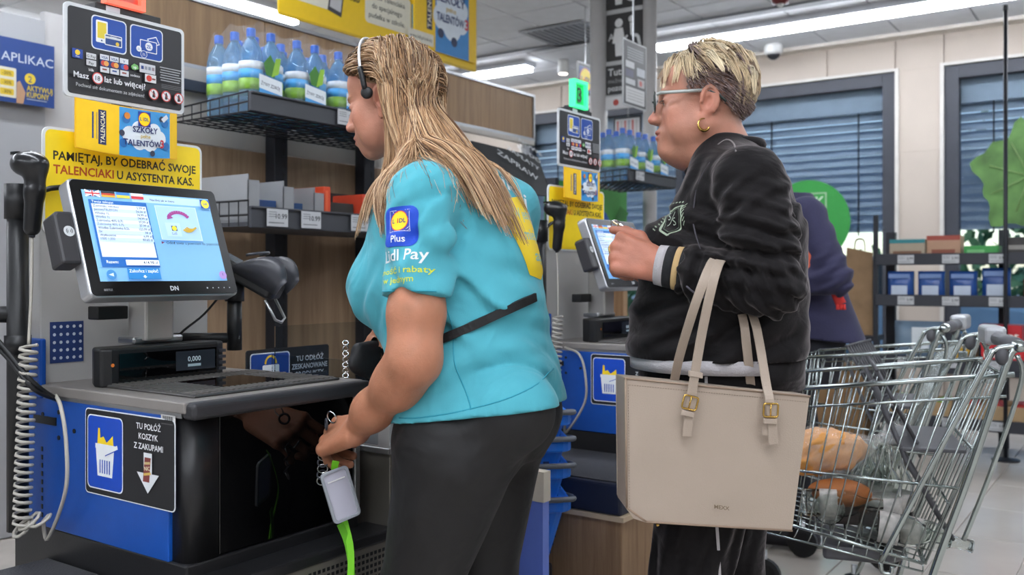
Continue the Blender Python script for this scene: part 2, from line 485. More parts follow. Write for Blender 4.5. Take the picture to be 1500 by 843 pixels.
# ================================================================== the room
def struct(o): o['kind'] = 'structure'; return o
WU = 8.45             # window wall
m_floor = mat('floor_grout', 'b5aea6', .4, bump=.1, var=.1)
m_ftile = mat('floor_tile', 'b5aea6', .22, bump=.03, bs=40, var=.07, vs=2.5, spec=.5)
m_ceil = mat('ceiling_grid', 'a9abb0', .8)
m_ctile = mat('ceiling_tile', 'dcdee2', .9, bump=.15, bs=220, var=.04)
m_wall = mat('wall_panel', 'b9aea3', .75, bump=.05, bs=120, var=.04, vs=3)
m_wallw = mat('wall_plain', 'cfcdc9', .8, bump=.04, var=.05, vs=2)
m_dark = mat('anthracite_metal', '34363d', .45, metal=.2, bump=.02, var=.06)
m_black = mat('black_plastic', '17181a', .42, bump=.04, bs=300, var=.1)
m_steel = mat('brushed_steel', 'a9abad', .32, metal=.9, bump=.05, bs=80, stretch=(1, 1, 12), var=.05)
m_chrome = mat('chrome', 'c9cbcc', .16, metal=1.0, var=.03)
m_white = mat('white_plastic', 'd6d6d4', .4, var=.03)
m_grey = mat('grey_plastic', '9a9ca0', .45, var=.04)

floor = struct(MB().box((-10, -8, -.2), (8.9, 13, -.008)).build('floor', m_floor))
tm = MB().box((-.297, -.147, -.008), (.297, .147, 0)).build('tile', m_ftile, floor, bevel=.002)
tiles = []
for j in range(-40, 60):
    for i in range(-5, 20):
        c = A(i * .6 + (.3 if j % 2 else 0), j * .3, 0)
        d = np.dot(c, FW); l = np.dot(c, RT)
        if d < 3.0 or c[0] > 8.3: continue
        px = 750 + l / d * F; py = HY + H / d * F
        if 1060 < px < 1560 and 560 < py < 880: tiles.append(c)
for k, c in enumerate(tiles[:300]):
    o = tm if k == 0 else tm.copy()
    if k: COL.objects.link(o)
    o.location = c
# the rest of the floor: plain sheet just under the tile tops
ceil = struct(MB().box((-10, -8, CEIL + .012), (8.9, 13, CEIL + .3)).build('ceiling', m_ceil))
ct = MB().box((-.292, -.292, 0), (.292, .292, .012)).build('ceiling_tile', m_ctile, ceil, bevel=.003)
k = 0
for i in range(-4, 14):
    for j in range(-12, 22):
        c = A(i * .6 + .3, j * .6 + .3, CEIL)
        d = np.dot(c, FW); l = np.dot(c, RT)
        if d < 5.5 or c[0] > 8.4: continue
        px = 750 + l / d * F; py = HY + (H - CEIL) / d * F
        if -60 < px < 1560 and -25 < py < 300 and k < 300:
            o = ct if k == 0 else ct.copy()
            if k: COL.objects.link(o)
            o.location = c; k += 1
struct(MB().box((-10.2, -8, 0), (-10, 13, CEIL)).build('wall_back', m_wallw))
struct(MB().box((-10, -8.2, 0), (8.9, -8, CEIL)).build('wall_right', m_wallw))
struct(MB().box((-10, 13, 0), (8.9, 13.2, CEIL)).build('wall_left', m_wallw))
W1 = (1.87, 5.75); W2 = (-3.2, 1.483); WZ = (.32, 2.9)
wf = struct(MB().box((WU + .02, W1[1], 0), (8.75, 13, CEIL)).box((WU + .02, W2[1], 0), (8.75, W1[0], CEIL)).box((WU + .02, -8, 0), (8.75, W2[0], CEIL))
            .box((WU + .02, W2[0], 0), (8.75, W1[1], WZ[0])).box((WU + .02, W2[0], WZ[1]), (8.75, W1[1], CEIL)).build('wall_front', m_wall))
def wpanel(v0, v1, z0, z1):
    MB().box((WU, v0 + .004, z0), (WU + .02, v1 - .004, z1)).build('wall_panel', m_wall, wf, bevel=.003)
edges = [-3.2, -2.2, -1.2, -.2, .8, 1.483, 1.87, 2.45, 3.15, 3.85, 4.55, 5.25, 5.75]
for a, b in zip(edges[:-1], edges[1:]): wpanel(a, b, WZ[1], CEIL)
wpanel(W2[1], W1[0], 2.2, WZ[1]); wpanel(W2[1], W1[0], 1.1, 2.2); wpanel(W2[1], W1[0], 0, 1.1)
for a in np.arange(5.75, 12.9, 1.0): wpanel(a, a + 1.0, 0, 2.0); wpanel(a, a + 1.0, 2.0, CEIL)
struct(MB().box((8.30, -3.2, CEIL - .03), (8.45, 13, CEIL)).build('trim_1', mat('cream_trim', 'cfc9c0', .6)))

m_frame = mat('window_frame', '3c3f47', .5, metal=.1, var=.06)
m_glass = mat('window_glass', 'e8f0f4', .02, trans=1.0, ior=1.05, var=0, spec=.35)
m_slat = mat('blind_slat', 'a9b4c2', .5, metal=.1, var=.05)
m_sill = mat('window_edge', 'c7c4bf', .5)
def window(idx, v0, v1, mull):
    z0, z1 = WZ; t = .11
    fr = struct(MB().box((8.46, v0, z0), (8.56, v0 + t, z1)).box((8.46, v1 - t, z0), (8.56, v1, z1)).box((8.46, v0 + t, z1 - t), (8.56, v1 - t, z1))
                .box((8.46, v0 + t, z0), (8.56, v1 - t, z0 + t)).build('window_%d' % idx, m_frame, bevel=.004))
    MB().box((8.425, v0 - .03, z1), (8.46, v1 + .03, z1 + .025)).box((8.425, v0 - .03, z0), (8.46, v0, z1)).box((8.425, v1, z0), (8.46, v1 + .03, z1)).build('reveal_trim', m_sill, fr)
    for mv in mull: MB().box((8.47, mv - .035, z0 + t), (8.55, mv + .035, z1 - t)).build('mullion', m_frame, fr)
    cuts = [v0 + t] + list(mull) + [v1 - t]
    for a, b in zip(cuts[:-1], cuts[1:]): MB().box((8.505, a, z0 + t), (8.515, b, z1 - t)).build('pane', m_glass, fr)
    MB().box((8.60, v0, z1 - .3), (8.72, v1, z1 - .08)).build('blind_box', m_slat, fr)
    s0 = None; zz = z1 - .34; i = 0
    while zz > 1.5:
        if s0 is None:
            s0 = MB((8.66, (v0 + v1) / 2, zz)).prism([(-.037, -(v1 - v0) / 2), (.037, -(v1 - v0) / 2), (.037, (v1 - v0) / 2), (-.037, (v1 - v0) / 2)], -.0015, .0015)
            vs = np.array(s0.v); vs[:, 2] += (vs[:, 0] - 8.66) * 1.09
            s0 = mk('slat', vs, s0.f, m_slat, fr)
            first = zz
        else:
            c = s0.copy(); COL.objects.link(c); c.location = (0, 0, zz - first)
        zz -= .076
    for a in np.linspace(v0 + .35, v1 - .35, max(2, int((v1 - v0) / .75))):
        MB().box((8.615, a - .006, 1.5), (8.622, a + .006, z1 - .3)).build('blind_cord', m_black, fr)
    return fr
window(1, W1[0], W1[1], [3.9]); window(2, W2[0], W2[1], [-.6])

# ceiling strip lamps
m_tube = emis('lamp_diffuser', 'f2f7ff', STRIP_E * 5.0)
m_lampb = mat('lamp_housing', 'c9cbd0', .5)
def strip_lamp(a, b, label):
    a = A(*a); b = A(*b); d = unit(b - a); n = A(-d[1], d[0])
    t = thing('strip_lamp', label, 'ceiling lamp', (*a, CEIL - .08), 0, 'ceiling strip lamps')
    o = (a + b) / 2; L = np.linalg.norm(b - a) / 2
    mb = MB((*o, 0), (*d, 0), (*n, 0)); mb.box((-L, -.10, CEIL - .05), (L, .10, CEIL - .001)).build('housing', m_lampb, t)
    mb = MB((*o, 0), (*d, 0), (*n, 0)); mb.box((-L + .01, -.055, CEIL - .09), (L - .01, .055, CEIL - .051)).build('diffuser', m_tube, t)
strip_lamp((7.4, 3.62), (7.4, -.6), 'long bright ceiling strip lamp above the customer with short blonde hair')
strip_lamp((7.4, 4.95), (7.4, 6.6), 'short ceiling strip lamp behind the end of the yellow hanging banner')
strip_lamp((2.9, 5.57), (5.0, 5.57), 'ceiling strip lamp over the wooden shelf header, left of the yellow banner')
strip_lamp((3.4, 7.62), (4.42, 7.62), 'small distant ceiling strip lamp above the blue coupon poster')
strip_lamp((2.5, 8.3), (3.55, 8.3), 'tiny ceiling strip lamp at the left edge of the photo')
for n_, (a, b) in enumerate([((3.6, 1.2), (3.6, -4.5)), ((.6, 3.4), (.6, -1.6)), ((-.9, 1.0), (-.9, -4.5)), ((-3.4, 4), (-3.4, -4)), ((-6.5, 4), (-6.5, -4)),
                ((-2.5, 5.6), (1.8, 5.6)), ((-6.5, 9), (-2.0, 9)), ((2.9, 3.3), (.9, 3.3)), ((5.5, -2.5), (5.5, -6.5))]):
    strip_lamp(a, b, 'ceiling strip lamp over the checkout area outside the picture')

# ceiling fittings
MB((0, 0, 0)).box((8.05, 2.95, CEIL - .005), (8.06, 2.96, CEIL))
c = Pz(1133, 66, CEIL)
t = thing('security_camera', 'white dome security camera on the ceiling behind the blonde customer', 'camera', (c[0], c[1], CEIL))
MB((c[0], c[1], CEIL)).lathe([(.075, 0), (.082, -.02), (.08, -.07), (.07, -.085)][::-1], 20).build('housing', m_white, t, True)
MB((c[0], c[1], CEIL - .085)).ball((0, 0, 0), (.058, .058, .05)).build('dome', mat('smoked_dome', '1b1d22', .08, coat=.5), t, True)
c = Pz(832, 48, CEIL)
t = thing('ceiling_vent', 'square grey ceiling vent grille left of the pictogram posts', 'vent', (c[0], c[1], CEIL))
MB((c[0], c[1], CEIL - .012)).box((-.3, -.3, 0), (.3, .3, .004)).build('backing', m_black, t)
MB((c[0], c[1], CEIL - .02)).box((-.3, -.3, 0), (.3, -.26, .012)).box((-.3, .26, 0), (.3, .3, .012)).box((-.3, -.26, 0), (-.26, .26, .012)).box((.26, -.26, 0), (.3, .26, .012)).build('frame', m_grey, t)
for i in range(9): MB((c[0], c[1], CEIL - .02)).box((-.26, -.24 + i * .055, 0), (.26, -.212 + i * .055, .01)).build('slat', m_grey, t)
c = Pz(825, 88, CEIL)
t = thing('spot_lamp', 'small round white ceiling spot beside the vent grille', 'spotlight', (c[0], c[1], CEIL))
MB((c[0], c[1], CEIL)).lathe([(.05, -.13), (.055, -.12), (.05, -.03), (.05, 0)], 16).build('housing', m_white, t, True)
MB((c[0], c[1], CEIL - .135)).lathe([(.04, 0), (.042, .006)], 16).build('lens', emis('spot_lens', 'fff6e8', 6), t)
c = Pz(1143, -12, CEIL)
t = thing('smoke_detector', 'dark red smoke detector on the ceiling at the top edge', 'smoke detector', (c[0], c[1], CEIL))
MB((c[0], c[1], CEIL)).lathe([(.03, -.09), (.06, -.08), (.07, -.03), (.07, 0)], 18).build('body', mat('detector_red', '6b2a2a', .4), t, True)
MB((c[0], c[1], CEIL)).lathe([(.02, -.105), (.028, -.09)], 12).build('lens', m_white, t, True)
# darker ceiling rails beside the lamps
struct(MB().box((6.95, -4, CEIL - .02), (7.05, 12, CEIL + .01)).build('trim_2', mat('ceiling_rail', '7a7d82', .6)))
struct(MB().box((1, 6.2, CEIL - .05), (7, 6.4, CEIL + .01)).build('trim_3', MATS['ceiling_rail']))

# ------------------------------------------------------------------ outside the windows
ground = struct(MB().box((8.75, -40, -.3), (70, 70, -.12)).build('street_ground', mat('asphalt', '6d7076', .9, bump=.2, bs=80, var=.15)))
m_leaf = mat('hedge_leaf', '4f7550', .6, var=.45, vs=6, bump=.5, bs=30)
rs = np.random.RandomState(5)
for i, v in enumerate(np.arange(-6, 18, 3.4)):
    V = []; Fc = []
    for k in range(1300):
        c = A(15 + rs.randn() * .5, v + rs.uniform(-1.6, 1.6), abs(rs.normal(0, 1.0)) * (1 + .4 * math.sin(v)) ); a = unit(rs.randn(3)); b = unit(np.cross(a, rs.randn(3))); s = .13
        n0 = len(V); V += [c - a * s, c + b * s * .5, c + a * s, c - b * s * .5]; Fc.append((n0, n0 + 1, n0 + 2, n0 + 3))
    o = mk('hedge_shrub', V, Fc, m_leaf); tag(o, 'green shrub of the hedge outside beyond the parked cars', 'shrub', 'shrubs outside the windows')
def car(loc, rz, label, colr):
    t = thing('parked_car', label, 'car', loc, rz, 'cars parked outside')
    w = .86
    prof = [(-2.1, .35), (-2.15, .75), (-1.95, .95), (-1.1, 1.02), (-.4, 1.44), (.9, 1.46), (1.6, 1.02), (2.05, .92), (2.12, .4)]
    mb = MB((0, 0, 0), (1, 0, 0), (0, 0, 1), (0, -1, 0)); mb.prism(prof[0:4] + [(1.6, 1.0)] + prof[7:], -w, w).build('body', mat('car_' + colr, colr, .25, coat=1, var=.02), t, local=True, bevel=.08, bseg=3)
    cab = [(-1.15, 1.0), (-.4, 1.44), (.9, 1.46), (1.62, 1.0)]
    mb = MB((0, 0, 0), (1, 0, 0), (0, 0, 1), (0, -1, 0)); mb.prism(cab, -w + .1, w - .1).build('cabin', mat('car_glass', '39454f', .06, coat=1, var=.02), t, local=True, bevel=.04)
    mb = MB((0, 0, 0), (1, 0, 0), (0, 0, 1), (0, -1, 0)); mb.prism([(-.45, 1.43), (.92, 1.45), (.88, 1.5), (-.38, 1.48)], -w + .12, w - .12).build('roof', MATS['car_' + colr], t, local=True, bevel=.02)
    for x in (-1.35, 1.35):
        for s in (-1, 1): MB((x, s * (w - .1), .32), (1, 0, 0), (0, 0, 1), (0, -s, 0)).lathe([(.3, -.1), (.32, -.08), (.32, .08), (.2, .1)], 18).build('wheel', m_black, t, local=True)
car((11.6, 2.9, -.12), 1.57, 'pale blue car parked outside, seen below the blinds by the navy jacket', '8fb2cf')
car((11.4, -2.6, -.12), 1.57, 'white car parked outside behind the snack rack', 'c7d2da')
# ================================================================== self-checkout stations
U0, V0, HC = 1.084, 1.504, .91
m_blue = mat('blue_panel', '0c4ba2', .42, bump=.05, bs=260, var=.06, vs=20)
m_gloss = mat('black_glass', '040405', .04, coat=.3, var=0, spec=.6)
m_bmatte = mat('black_cabinet', '1b1b1d', .38, bump=.05, bs=200, var=.1)
m_ctop = mat('worktop_metal', '8f8a86', .38, metal=.35, bump=.06, bs=90, stretch=(6, 1, 1), var=.08)
m_perf = mat('perforated_metal', '8d8880', .4, metal=.7, var=.05)
m_acryl = mat('clear_acrylic', 'dfe6ea', .03, trans=1.0, ior=1.08, var=0, spec=.5)
m_woodc = wood('oak_cabinet', '7c5d43', 'a88a69')
m_lgrey = mat('light_grey_panel', 'b3b2b0', .45, bump=.02, var=.05, vs=3)
SCO = []
def X(x, y, z): return (U0 + x, V0 + y, z)
def lb(): return MB((U0, V0, 0))

def build_checkout():
    t = thing('self_checkout', '', 'self checkout', (U0, V0, 0)); SCO.append(t)
    # lower wooden cabinet + basket tray that stands out on the left
    lb().box((-.40, .0, .0), (-.02, .5, .42)).build('basket_cabinet', m_woodc, t, bevel=.004)
    lb().box((-.41, -.012, .42), (.0, .512, .435)).build('cabinet_edge', mat('pale_edge', 'c2ad92', .5), t)
    tray = lb().box((-.405, .0, .435), (.0, .5, .53)).build('basket_tray', mat('tray_dark', '23283a', .5, bump=.1, var=.1), t, bevel=.008)
    lb().box((-.39, .02, .53), (-.005, .48, .534)).build('tray_mat', mat('tray_mat', '3a3a3d', .7, bump=.6, bs=240, var=.15), tray)
    lb().box((0, 0.0, .44), (.46, .63, .60)).build('plinth', m_bmatte, t, bevel=.004)
    lb().box((0, .035, 0), (.46, .63, .44)).build('base', m_woodc, t)
    # black cabinet with glass front and rounded corner post
    lb().box((.012, .012, .60), (.455, .60, .875)).build('cabinet', m_bmatte, t)
    poly = [(.005, .10), (.005, .03)] + [(.03 - .025 * math.cos(a), .03 - .028 * math.sin(a)) for a in np.linspace(.2, PI / 2, 6)] + [(.075, .002), (.075, .1)]
    lb().prism(poly, .60, .878).build('corner_post', m_bmatte, t, True)
    lb().box((.078, .004, .602), (.445, .014, .876)).build('glass_front', m_gloss, t, bevel=.002)
    lb().box((.447, -.002, .60), (.462, .05, .88)).build('edge_post', m_steel, t, bevel=.003)
    # blue side
    bl = lb().box((-.004, .05, .60), (.012, .63, .88)).build('side_panel', m_blue, t, bevel=.002)
    lb().box((-.010, .50, .88), (.004, .60, 1.01)).build('side_bracket', m_blue, t, bevel=.004)
    lb().box((-.014, .565, .90), (-.009, .60, .985)).build('lock_plate', m_black, t)
    for z in (.92, .96):
        lb().ball((-.014, .582, z), .005, 8, 6).build('screw', m_steel, t, True)
    for y, z in ((.435, .855), (.435, .80), (.375, .82), (.50, .845)): MB(X(-.004, y, z), (0, -1, 0), (0, 0, 1), (-1, 0, 0)).lathe([(.005, 0), (.005, .002)], 8).build('screw', m_black, t)
    lb().box((-.007, .445, .825), (-.003, .535, .842)).build('cable_slot', m_black, t)
    for i in range(9): lb().box((-.0055, .50, .62 + i * .018), (-.0035, .506, .63 + i * .018)).build('slot', m_black, t)
    # worktop
    tp = lb().box((-.008, -.005, .888), (.468, .60, HC)).build('worktop', m_ctop, t, bevel=.003)
    lb().box((-.004, -.028, .876), (.474, .012, HC - .001)).build('bumper', mat('bumper_rubber', '2d2d30', .45, var=.1), t, bevel=.01, bseg=4)
    lb().box((-.002, .012, .878), (.0, .6, .889)).build('worktop_trim', m_steel, t)
    pl = lb().box((.04, .03, HC), (.43, .33, HC + .006)).build('scanner_plate', mat('scanner_plate', '5c5a59', .35, metal=.6, var=.06), t, bevel=.003)
    lb().box((.16, .09, HC + .006), (.33, .25, HC + .0075)).build('scan_window', m_gloss, pl)
    g = lb()
    for i in range(26):
        x = .05 + i * .0146
        for (a, b) in ((.04, .085), (.255, .325)): g.box((x, a, HC + .006), (x + .006, b, HC + .0085))
    for i in range(7):
        for (a, b) in ((.05, .15), (.34, .425)): g.box((a, .095 + i * .022, HC + .006), (b, .101 + i * .022, HC + .0085))
    tag(g.build('plate_ribs', mat('rib_metal', '8b8885', .35, metal=.7), pl), kind='stuff')
    # upright scanner tower
    tw = lb().prism([(.03, .36), (.03, .335), (.05, .325), (.32, .325), (.345, .335), (.345, .37), (.32, .40), (.05, .40)], HC, HC + .083).build('scanner_tower', m_black, t, bevel=.006, bseg=3)
    lb().box((.066, .3225, HC + .012), (.315, .3255, HC + .07)).build('tower_window', m_gloss, tw)
    lb().box((.205, .321, HC + .022), (.31, .323, HC + .066)).build('scale_display', mat('display_glass', '2a2f36', .1, coat=.5), tw)
    pr = Print(X(.215, .3208, HC + .03), (1, 0, 0), (0, 0, 1)); pr.text('0,000', .02, .012, .016, 'cfe0e6', bold=.01); pr.rect(.02, .0, .055, .006, '9fb4bd'); pr.build(tw)
    pr = Print(X(.048, .324, HC + .035), (1, 0, 0), (0, 0, 1)); pr.circ(.003, .012, .004, 'd0742c'); pr.build(tw)
    g = lb(); 
    for i in range(4): g.box((.322, .322, HC + .015 + i * .014), (.342, .330, HC + .022 + i * .014))
    g.build('button', m_dark, tw)
    # monitor column, foot, rear grey housing
    lb().box((.14, .385, HC + .083), (.27, .45, HC + .1)).build('column_foot', m_steel, t, bevel=.005)
    lb().box((.16, .37, HC + .09), (.235, .44, HC + .32)).build('monitor_column', mat('column_satin', 'b9b7b3', .3, metal=.4), t, bevel=.006)
    lb().box((.075, .42, HC + .14), (.15, .46, HC + .17)).build('power_brick', m_black, t, bevel=.003)
    lb().box((.0, .52, .60), (.44, .60, 1.28)).build('rear_housing', m_lgrey, t, bevel=.004)
    lb().box((.30, .505, .91), (.305, .52, 1.30)).build('housing_seam', m_steel, t)
    lb().box((.20, .54, 1.25), (.235, .57, 1.80)).build('sign_mast', m_dark, t)
    # basket sign on the blue side
    pr = Print(X(-.004, .332, .698), (0, -1, 0), (0, 0, 1), .0012)
    w, h = .305, .176
    MB(X(-.004, .332, .698), (0, -1, 0), (0, 0, 1), (-1, 0, 0)).prism(rrect(w, h, .01, 4, w / 2, h / 2), 0, .0012).build('basket_sign', ink('dfe3e6'), t)
    pr.rect(.002, .002, w - .002, h - .002, '1a1b1e', .009)
    pr.rect(.008, .012, .135, h - .012, 'e6ebf0', .012); pr.rect(.0105, .0145, .1325, h - .0145, '0b47b8', .011)
    pr.poly([(.045, .105), (.048, .138), (.054, .138), (.056, .118), (.067, .122), (.078, .110), (.090, .118), (.100, .126), (.103, .100)], 'f4d21a')
    pr.poly([(.038, .096), (.108, .096), (.108, .106), (.038, .106)], 'e9edf0'); pr.poly([(.046, .040), (.098, .040), (.105, .097), (.040, .097)], 'e9edf0')
    for i in range(5): pr.rect(.0535 + i * .0085, .046, .0570 + i * .0085, .074, '0b47b8', .0012)
    pr.line([(.072, .087), (.118, .104)], .009, 'e9edf0'); pr.line([(.074, .083), (.120, .100)], .002, '0b47b8')
    for i, s in enumerate(('TU POŁÓŻ', 'KOSZYK', 'Z ZAKUPAMI')): pr.text(s, .222, .150 - i * .0195, .0165, 'e8eaec', 'C', .012)
    pr.poly([(.2075, .105), (.2345, .105), (.2345, .065), (.257, .065), (.221, .026), (.185, .065), (.2075, .065)], 'd9dde0')
    pr.poly([(.205, .048), (.226, .048), (.231, .096), (.211, .096)], '7e3a36'); pr.line([(.208, .062), (.231, .066)], .005, 'd2b15a'); pr.line([(.210, .084), (.229, .086)], .005, 'c9b27a'); pr.text('NIC', .2105, .070, .011, 'e8d8b0', bold=.02, rot=.1)
    pr.build(t)
    pr = Print(X(-.004, .072, .862), (0, -1, 0), (0, 0, 1)); pr.rect(0, 0, .045, .020, 'd8d8d6')
    for i in range(16): pr.rect(.004 + i * .0023, .007, .004 + i * .0023 + (.0014 if i % 3 else .0007), .018, '222222')
    pr.rect(.004, .002, .04, .004, '555555'); pr.build(t)
    # black base ledge and perforated skirt below the glass
    lb().box((-.0, -.075, .55), (.50, .02, .575)).build('base_ledge', m_bmatte, t, bevel=.005)
    lb().box((.0, -.07, .0), (.495, .035, .55)).build('skirt', m_perf, t, bevel=.003)
    g = lb()
    for i in range(36):
        for j in range(9): g.box((.02 + i * .013, -.0708, .42 + j * .0135), (.02 + i * .013 + .0075, -.0700, .42 + j * .0135 + .0075))
    tag(g.build('skirt_perforation', m_black, t), kind='stuff')
    return t

def build_monitor():
    o = P(133, 437, 1.85); L = .363; hgt = .263
    ex = A(1, 0, 0); ey = unit(A(0, .35, .936)); n = np.cross(ex, ey)
    t = thing('touch_monitor', '', 'monitor', (o[0] + L / 2, o[1] + .08, o[2])); SCO.append(t)
    MB(o, ex, ey, n).prism(rrect(L, hgt, .014, 5, L / 2, hgt / 2), -.036, 0).build('frame', mat('monitor_silver', 'b5b7ba', .28, metal=.7), t, bevel=.004)
    MB(o, ex, ey, n).prism(rrect(L - .008, hgt - .008, .012, 5, L / 2, hgt / 2), 0, .003).build('bezel', mat('bezel_black', '0a0a0b', .30, var=.05, spec=.3), t)
    x0, x1, y0, y1 = .026, L - .026, .034, hgt - .026
    sc = MB(o, ex, ey, n).box((x0, y0, .003), (x1, y1, .0034)).build('screen', emis('screen_blue', '7db4e0', .30), t)
    W_ = x1 - x0; H_ = y1 - y0
    E = lambda c, s=.30: emis('scr_' + c, c, s)
    p = Print(o + ex * x0 + ey * y0 + n * .0034, ex, ey, .0003)
    S = lambda x, y: (x * W_, y * H_)
    def R(a, b, c, d, col, part='screen_print'): p.rect(a * W_, b * H_, c * W_, d * H_, E(col), part=part)
    R(.36, .90, .985, .985, 'b8d8f2')
    p.text('Naciśnij jak w menu', .60 * W_, .925 * H_, .0075, E('1f2d44'), 'C', .01, 'screen_print')
    # flags
    fx = [(.02, .125), (.135, .235), (.245, .345), (.355, .45)]
    R(.02, .93, .125, .995, '2a3f7c'); 
    p.line([S(.02, .93), S(.125, .995)], .004, E('e8e8ee'), 'screen_print'); p.line([S(.02, .995), S(.125, .93)], .004, E('e8e8ee'), 'screen_print'); p.line([S(.0725, .93), S(.0725, .995)], .006, E('e8e8ee'), 'screen_print'); p.line([S(.02, .9625), S(.125, .9625)], .006, E('e8e8ee'), 'screen_print')
    p.line([S(.0725, .93), S(.0725, .995)], .003, E('c03038'), 'screen_print'); p.line([S(.02, .9625), S(.125, .9625)], .003, E('c03038'), 'screen_print')
    R(.135, .93, .235, .952, 'd8a53a'); R(.135, .952, .235, .973, 'b8402f'); R(.135, .973, .235, .995, '2c2a2e')
    R(.245, .93, .345, .9625, 'dfc84a'); R(.245, .9625, .345, .995, '3a7fc8')
    R(.355, .93, .45, .9625, 'c0353f'); R(.355, .9625, .45, .995, 'dfe4ea')
    # basket list
    R(.03, .15, .46, .89, '1d63b0'); R(.045, .26, .45, .845, 'dce9f5')
    p.text('Twoje zakupy:', .05 * W_, .855 * H_, .0085, E('dfe9f4', .42), 'L', .005, 'screen_print')
    rows = ['Ziemniaki, młodszy', 'JanowyTELEFON', 'Whisky 1L', 'Wódka 1L', 'Żubrówka 40% 0,7L', 'Żubrówka 40% 0,7L', 'Wódka Żubrówka 0,5L', '2x', '  Wyłączenie', '  1000 1,000']
    vals = ['5,99 zł', '56,56 zł', '74,99 zł', '74,99 zł', '37,99 zł', '37,99 zł', '123,99 zł', '38 zł', '6,99 zł', '83,65 zł']
    for i, (a, b) in enumerate(zip(rows, vals)):
        y = (.81 - i * .041) * H_
        if i % 2: R(.045, .80 - i * .041, .45, .835 - i * .041, 'c3d9ee')
        p.text(a, .055 * W_, y, .0075, E('25364f', .5), 'L', .006, 'screen_print'); p.text(b, .44 * W_, y, .0075, E('25364f', .5), 'R', .006, 'screen_print')
    R(.045, .545, .45, .62, 'dce9f5') if False else None
    p.text('Razem:', .06 * W_, .185 * H_, .0095, E('e4eef8', .42), 'L', .008, 'screen_print'); R(.20, .165, .45, .225, 'eef4fa'); p.text('414,98 zł', .44 * W_, .18 * H_, .0095, E('25364f'), 'R', .006, 'screen_print')
    R(.195, .01, .44, .135, '2d83c8'); p.text('Zakończ i zapłać', .3175 * W_, .085 * H_, .010, E('eef4fa', .42), 'C', .012, 'screen_print', width=.22 * W_)
    p.poly([S(.31, .055), S(.325, .055), S(.325, .04), S(.335, .04), S(.3175, .022), S(.30, .04), S(.31, .04)], E('eef4fa', .42), 'screen_print')
    p.circ(.075 * W_, .06 * H_, .011, E('3f86c4'), 'screen_print'); p.poly([S(.055, .06), S(.09, .08), S(.09, .04)], E('cfe4f6'), 'screen_print')
    p.circ(.955 * W_, .055 * H_, .010, E('a98ac8'), 'screen_print'); p.rect(.951 * W_, .05 * H_, .958 * W_, .08 * H_, E('6a58a0'), part='screen_print')
    logo_w = .024
    p.rect(.905 * W_, .865 * H_, .985 * W_, .97 * H_, E('27509c'), part='screen_print'); p.circ(.945 * W_, .918 * H_, .0105, E('e8d93a'), 'screen_print'); p.text('Lidl', .945 * W_, .907 * H_, .0075, E('27509c'), 'C', .02, 'screen_print')
    # picture of the scanned goods
    R(.51, .46, .85, .86, 'cfe1f2'); R(.515, .465, .845, .855, 'a9cdec')
    arc = [(.60 + .085 * (1 - math.cos(a)), .70 + .09 * math.sin(a)) for a in np.linspace(.25, PI - .35, 12)]
    p.line([S(*q) for q in arc], .008, E('9a3f86'), 'screen_print'); p.poly([S(.585, .70), S(.64, .72), S(.60, .76)], E('9a3f86'), 'screen_print')
    R(.56, .50, .68, .66, 'b9d6f0'); R(.605, .565, .65, .625, '28456e'); p.circ(.6275 * W_, .595 * H_, .006, E('e8d93a'), 'screen_print'); p.text('Lidl', .62 * W_, .52 * H_, .009, E('5a6f8c'), 'C', .0, 'screen_print')
    for k in range(3):
        a = np.linspace(-.9, .95, 9); p.line([((.74 + .05 * math.sin(q) + .012 * k) * W_, (.625 - .065 * math.cos(q) + .012 * k) * H_) for q in a], .0045, E('c9a83e'), 'screen_print')
    p.poly([S(.49, .43), S(.515, .418), S(.49, .40)], E('7a2f58'), 'screen_print'); p.text('Odłóż towar z powrotem do pojemnika', .53 * W_, .40 * H_, .0095, E('2a3d58'), 'L', .004, 'screen_print', width=.44 * W_)
    p.build(sc)
    p = Print(o + n * .003, ex, ey, .0004)
    p.text('DN', L / 2 + .012, .0125, .014, 'c9cdd2', 'C', .03); p.text('BEETLE', .03, .0135, .006, 'a8acb0', 'L', .01)
    for i in range(5): p.circ(L - .085 + i * .015, .017, .0014 if i else .002, 'd5d8db')
    p.build(t)
    # contactless reader on the left edge
    rd = MB(o + ex * -.040 + ey * .075, ex, ey, n).prism([(0, 0), (.042, 0), (.042, .115), (.008, .115), (0, .105)], -.05, -.004).build('card_reader', mat('reader_grey', '2e2d30', .4, var=.06), t, bevel=.006)
    p = Print(o + ex * -.036 + ey * .075 - n * .0042, ex, ey, .0006); p.circ(.022, .07, .0115, 'c8ccce', r2=.0115)
    for s in (-1, 1):
        for r in (.003, .006): p.line([(.022 + s * (r * math.cos(a)), .07 + r * math.sin(a)) for a in np.linspace(-.9, .9, 5)], .0014, '3a3c40')
    p.build(rd)
    return t

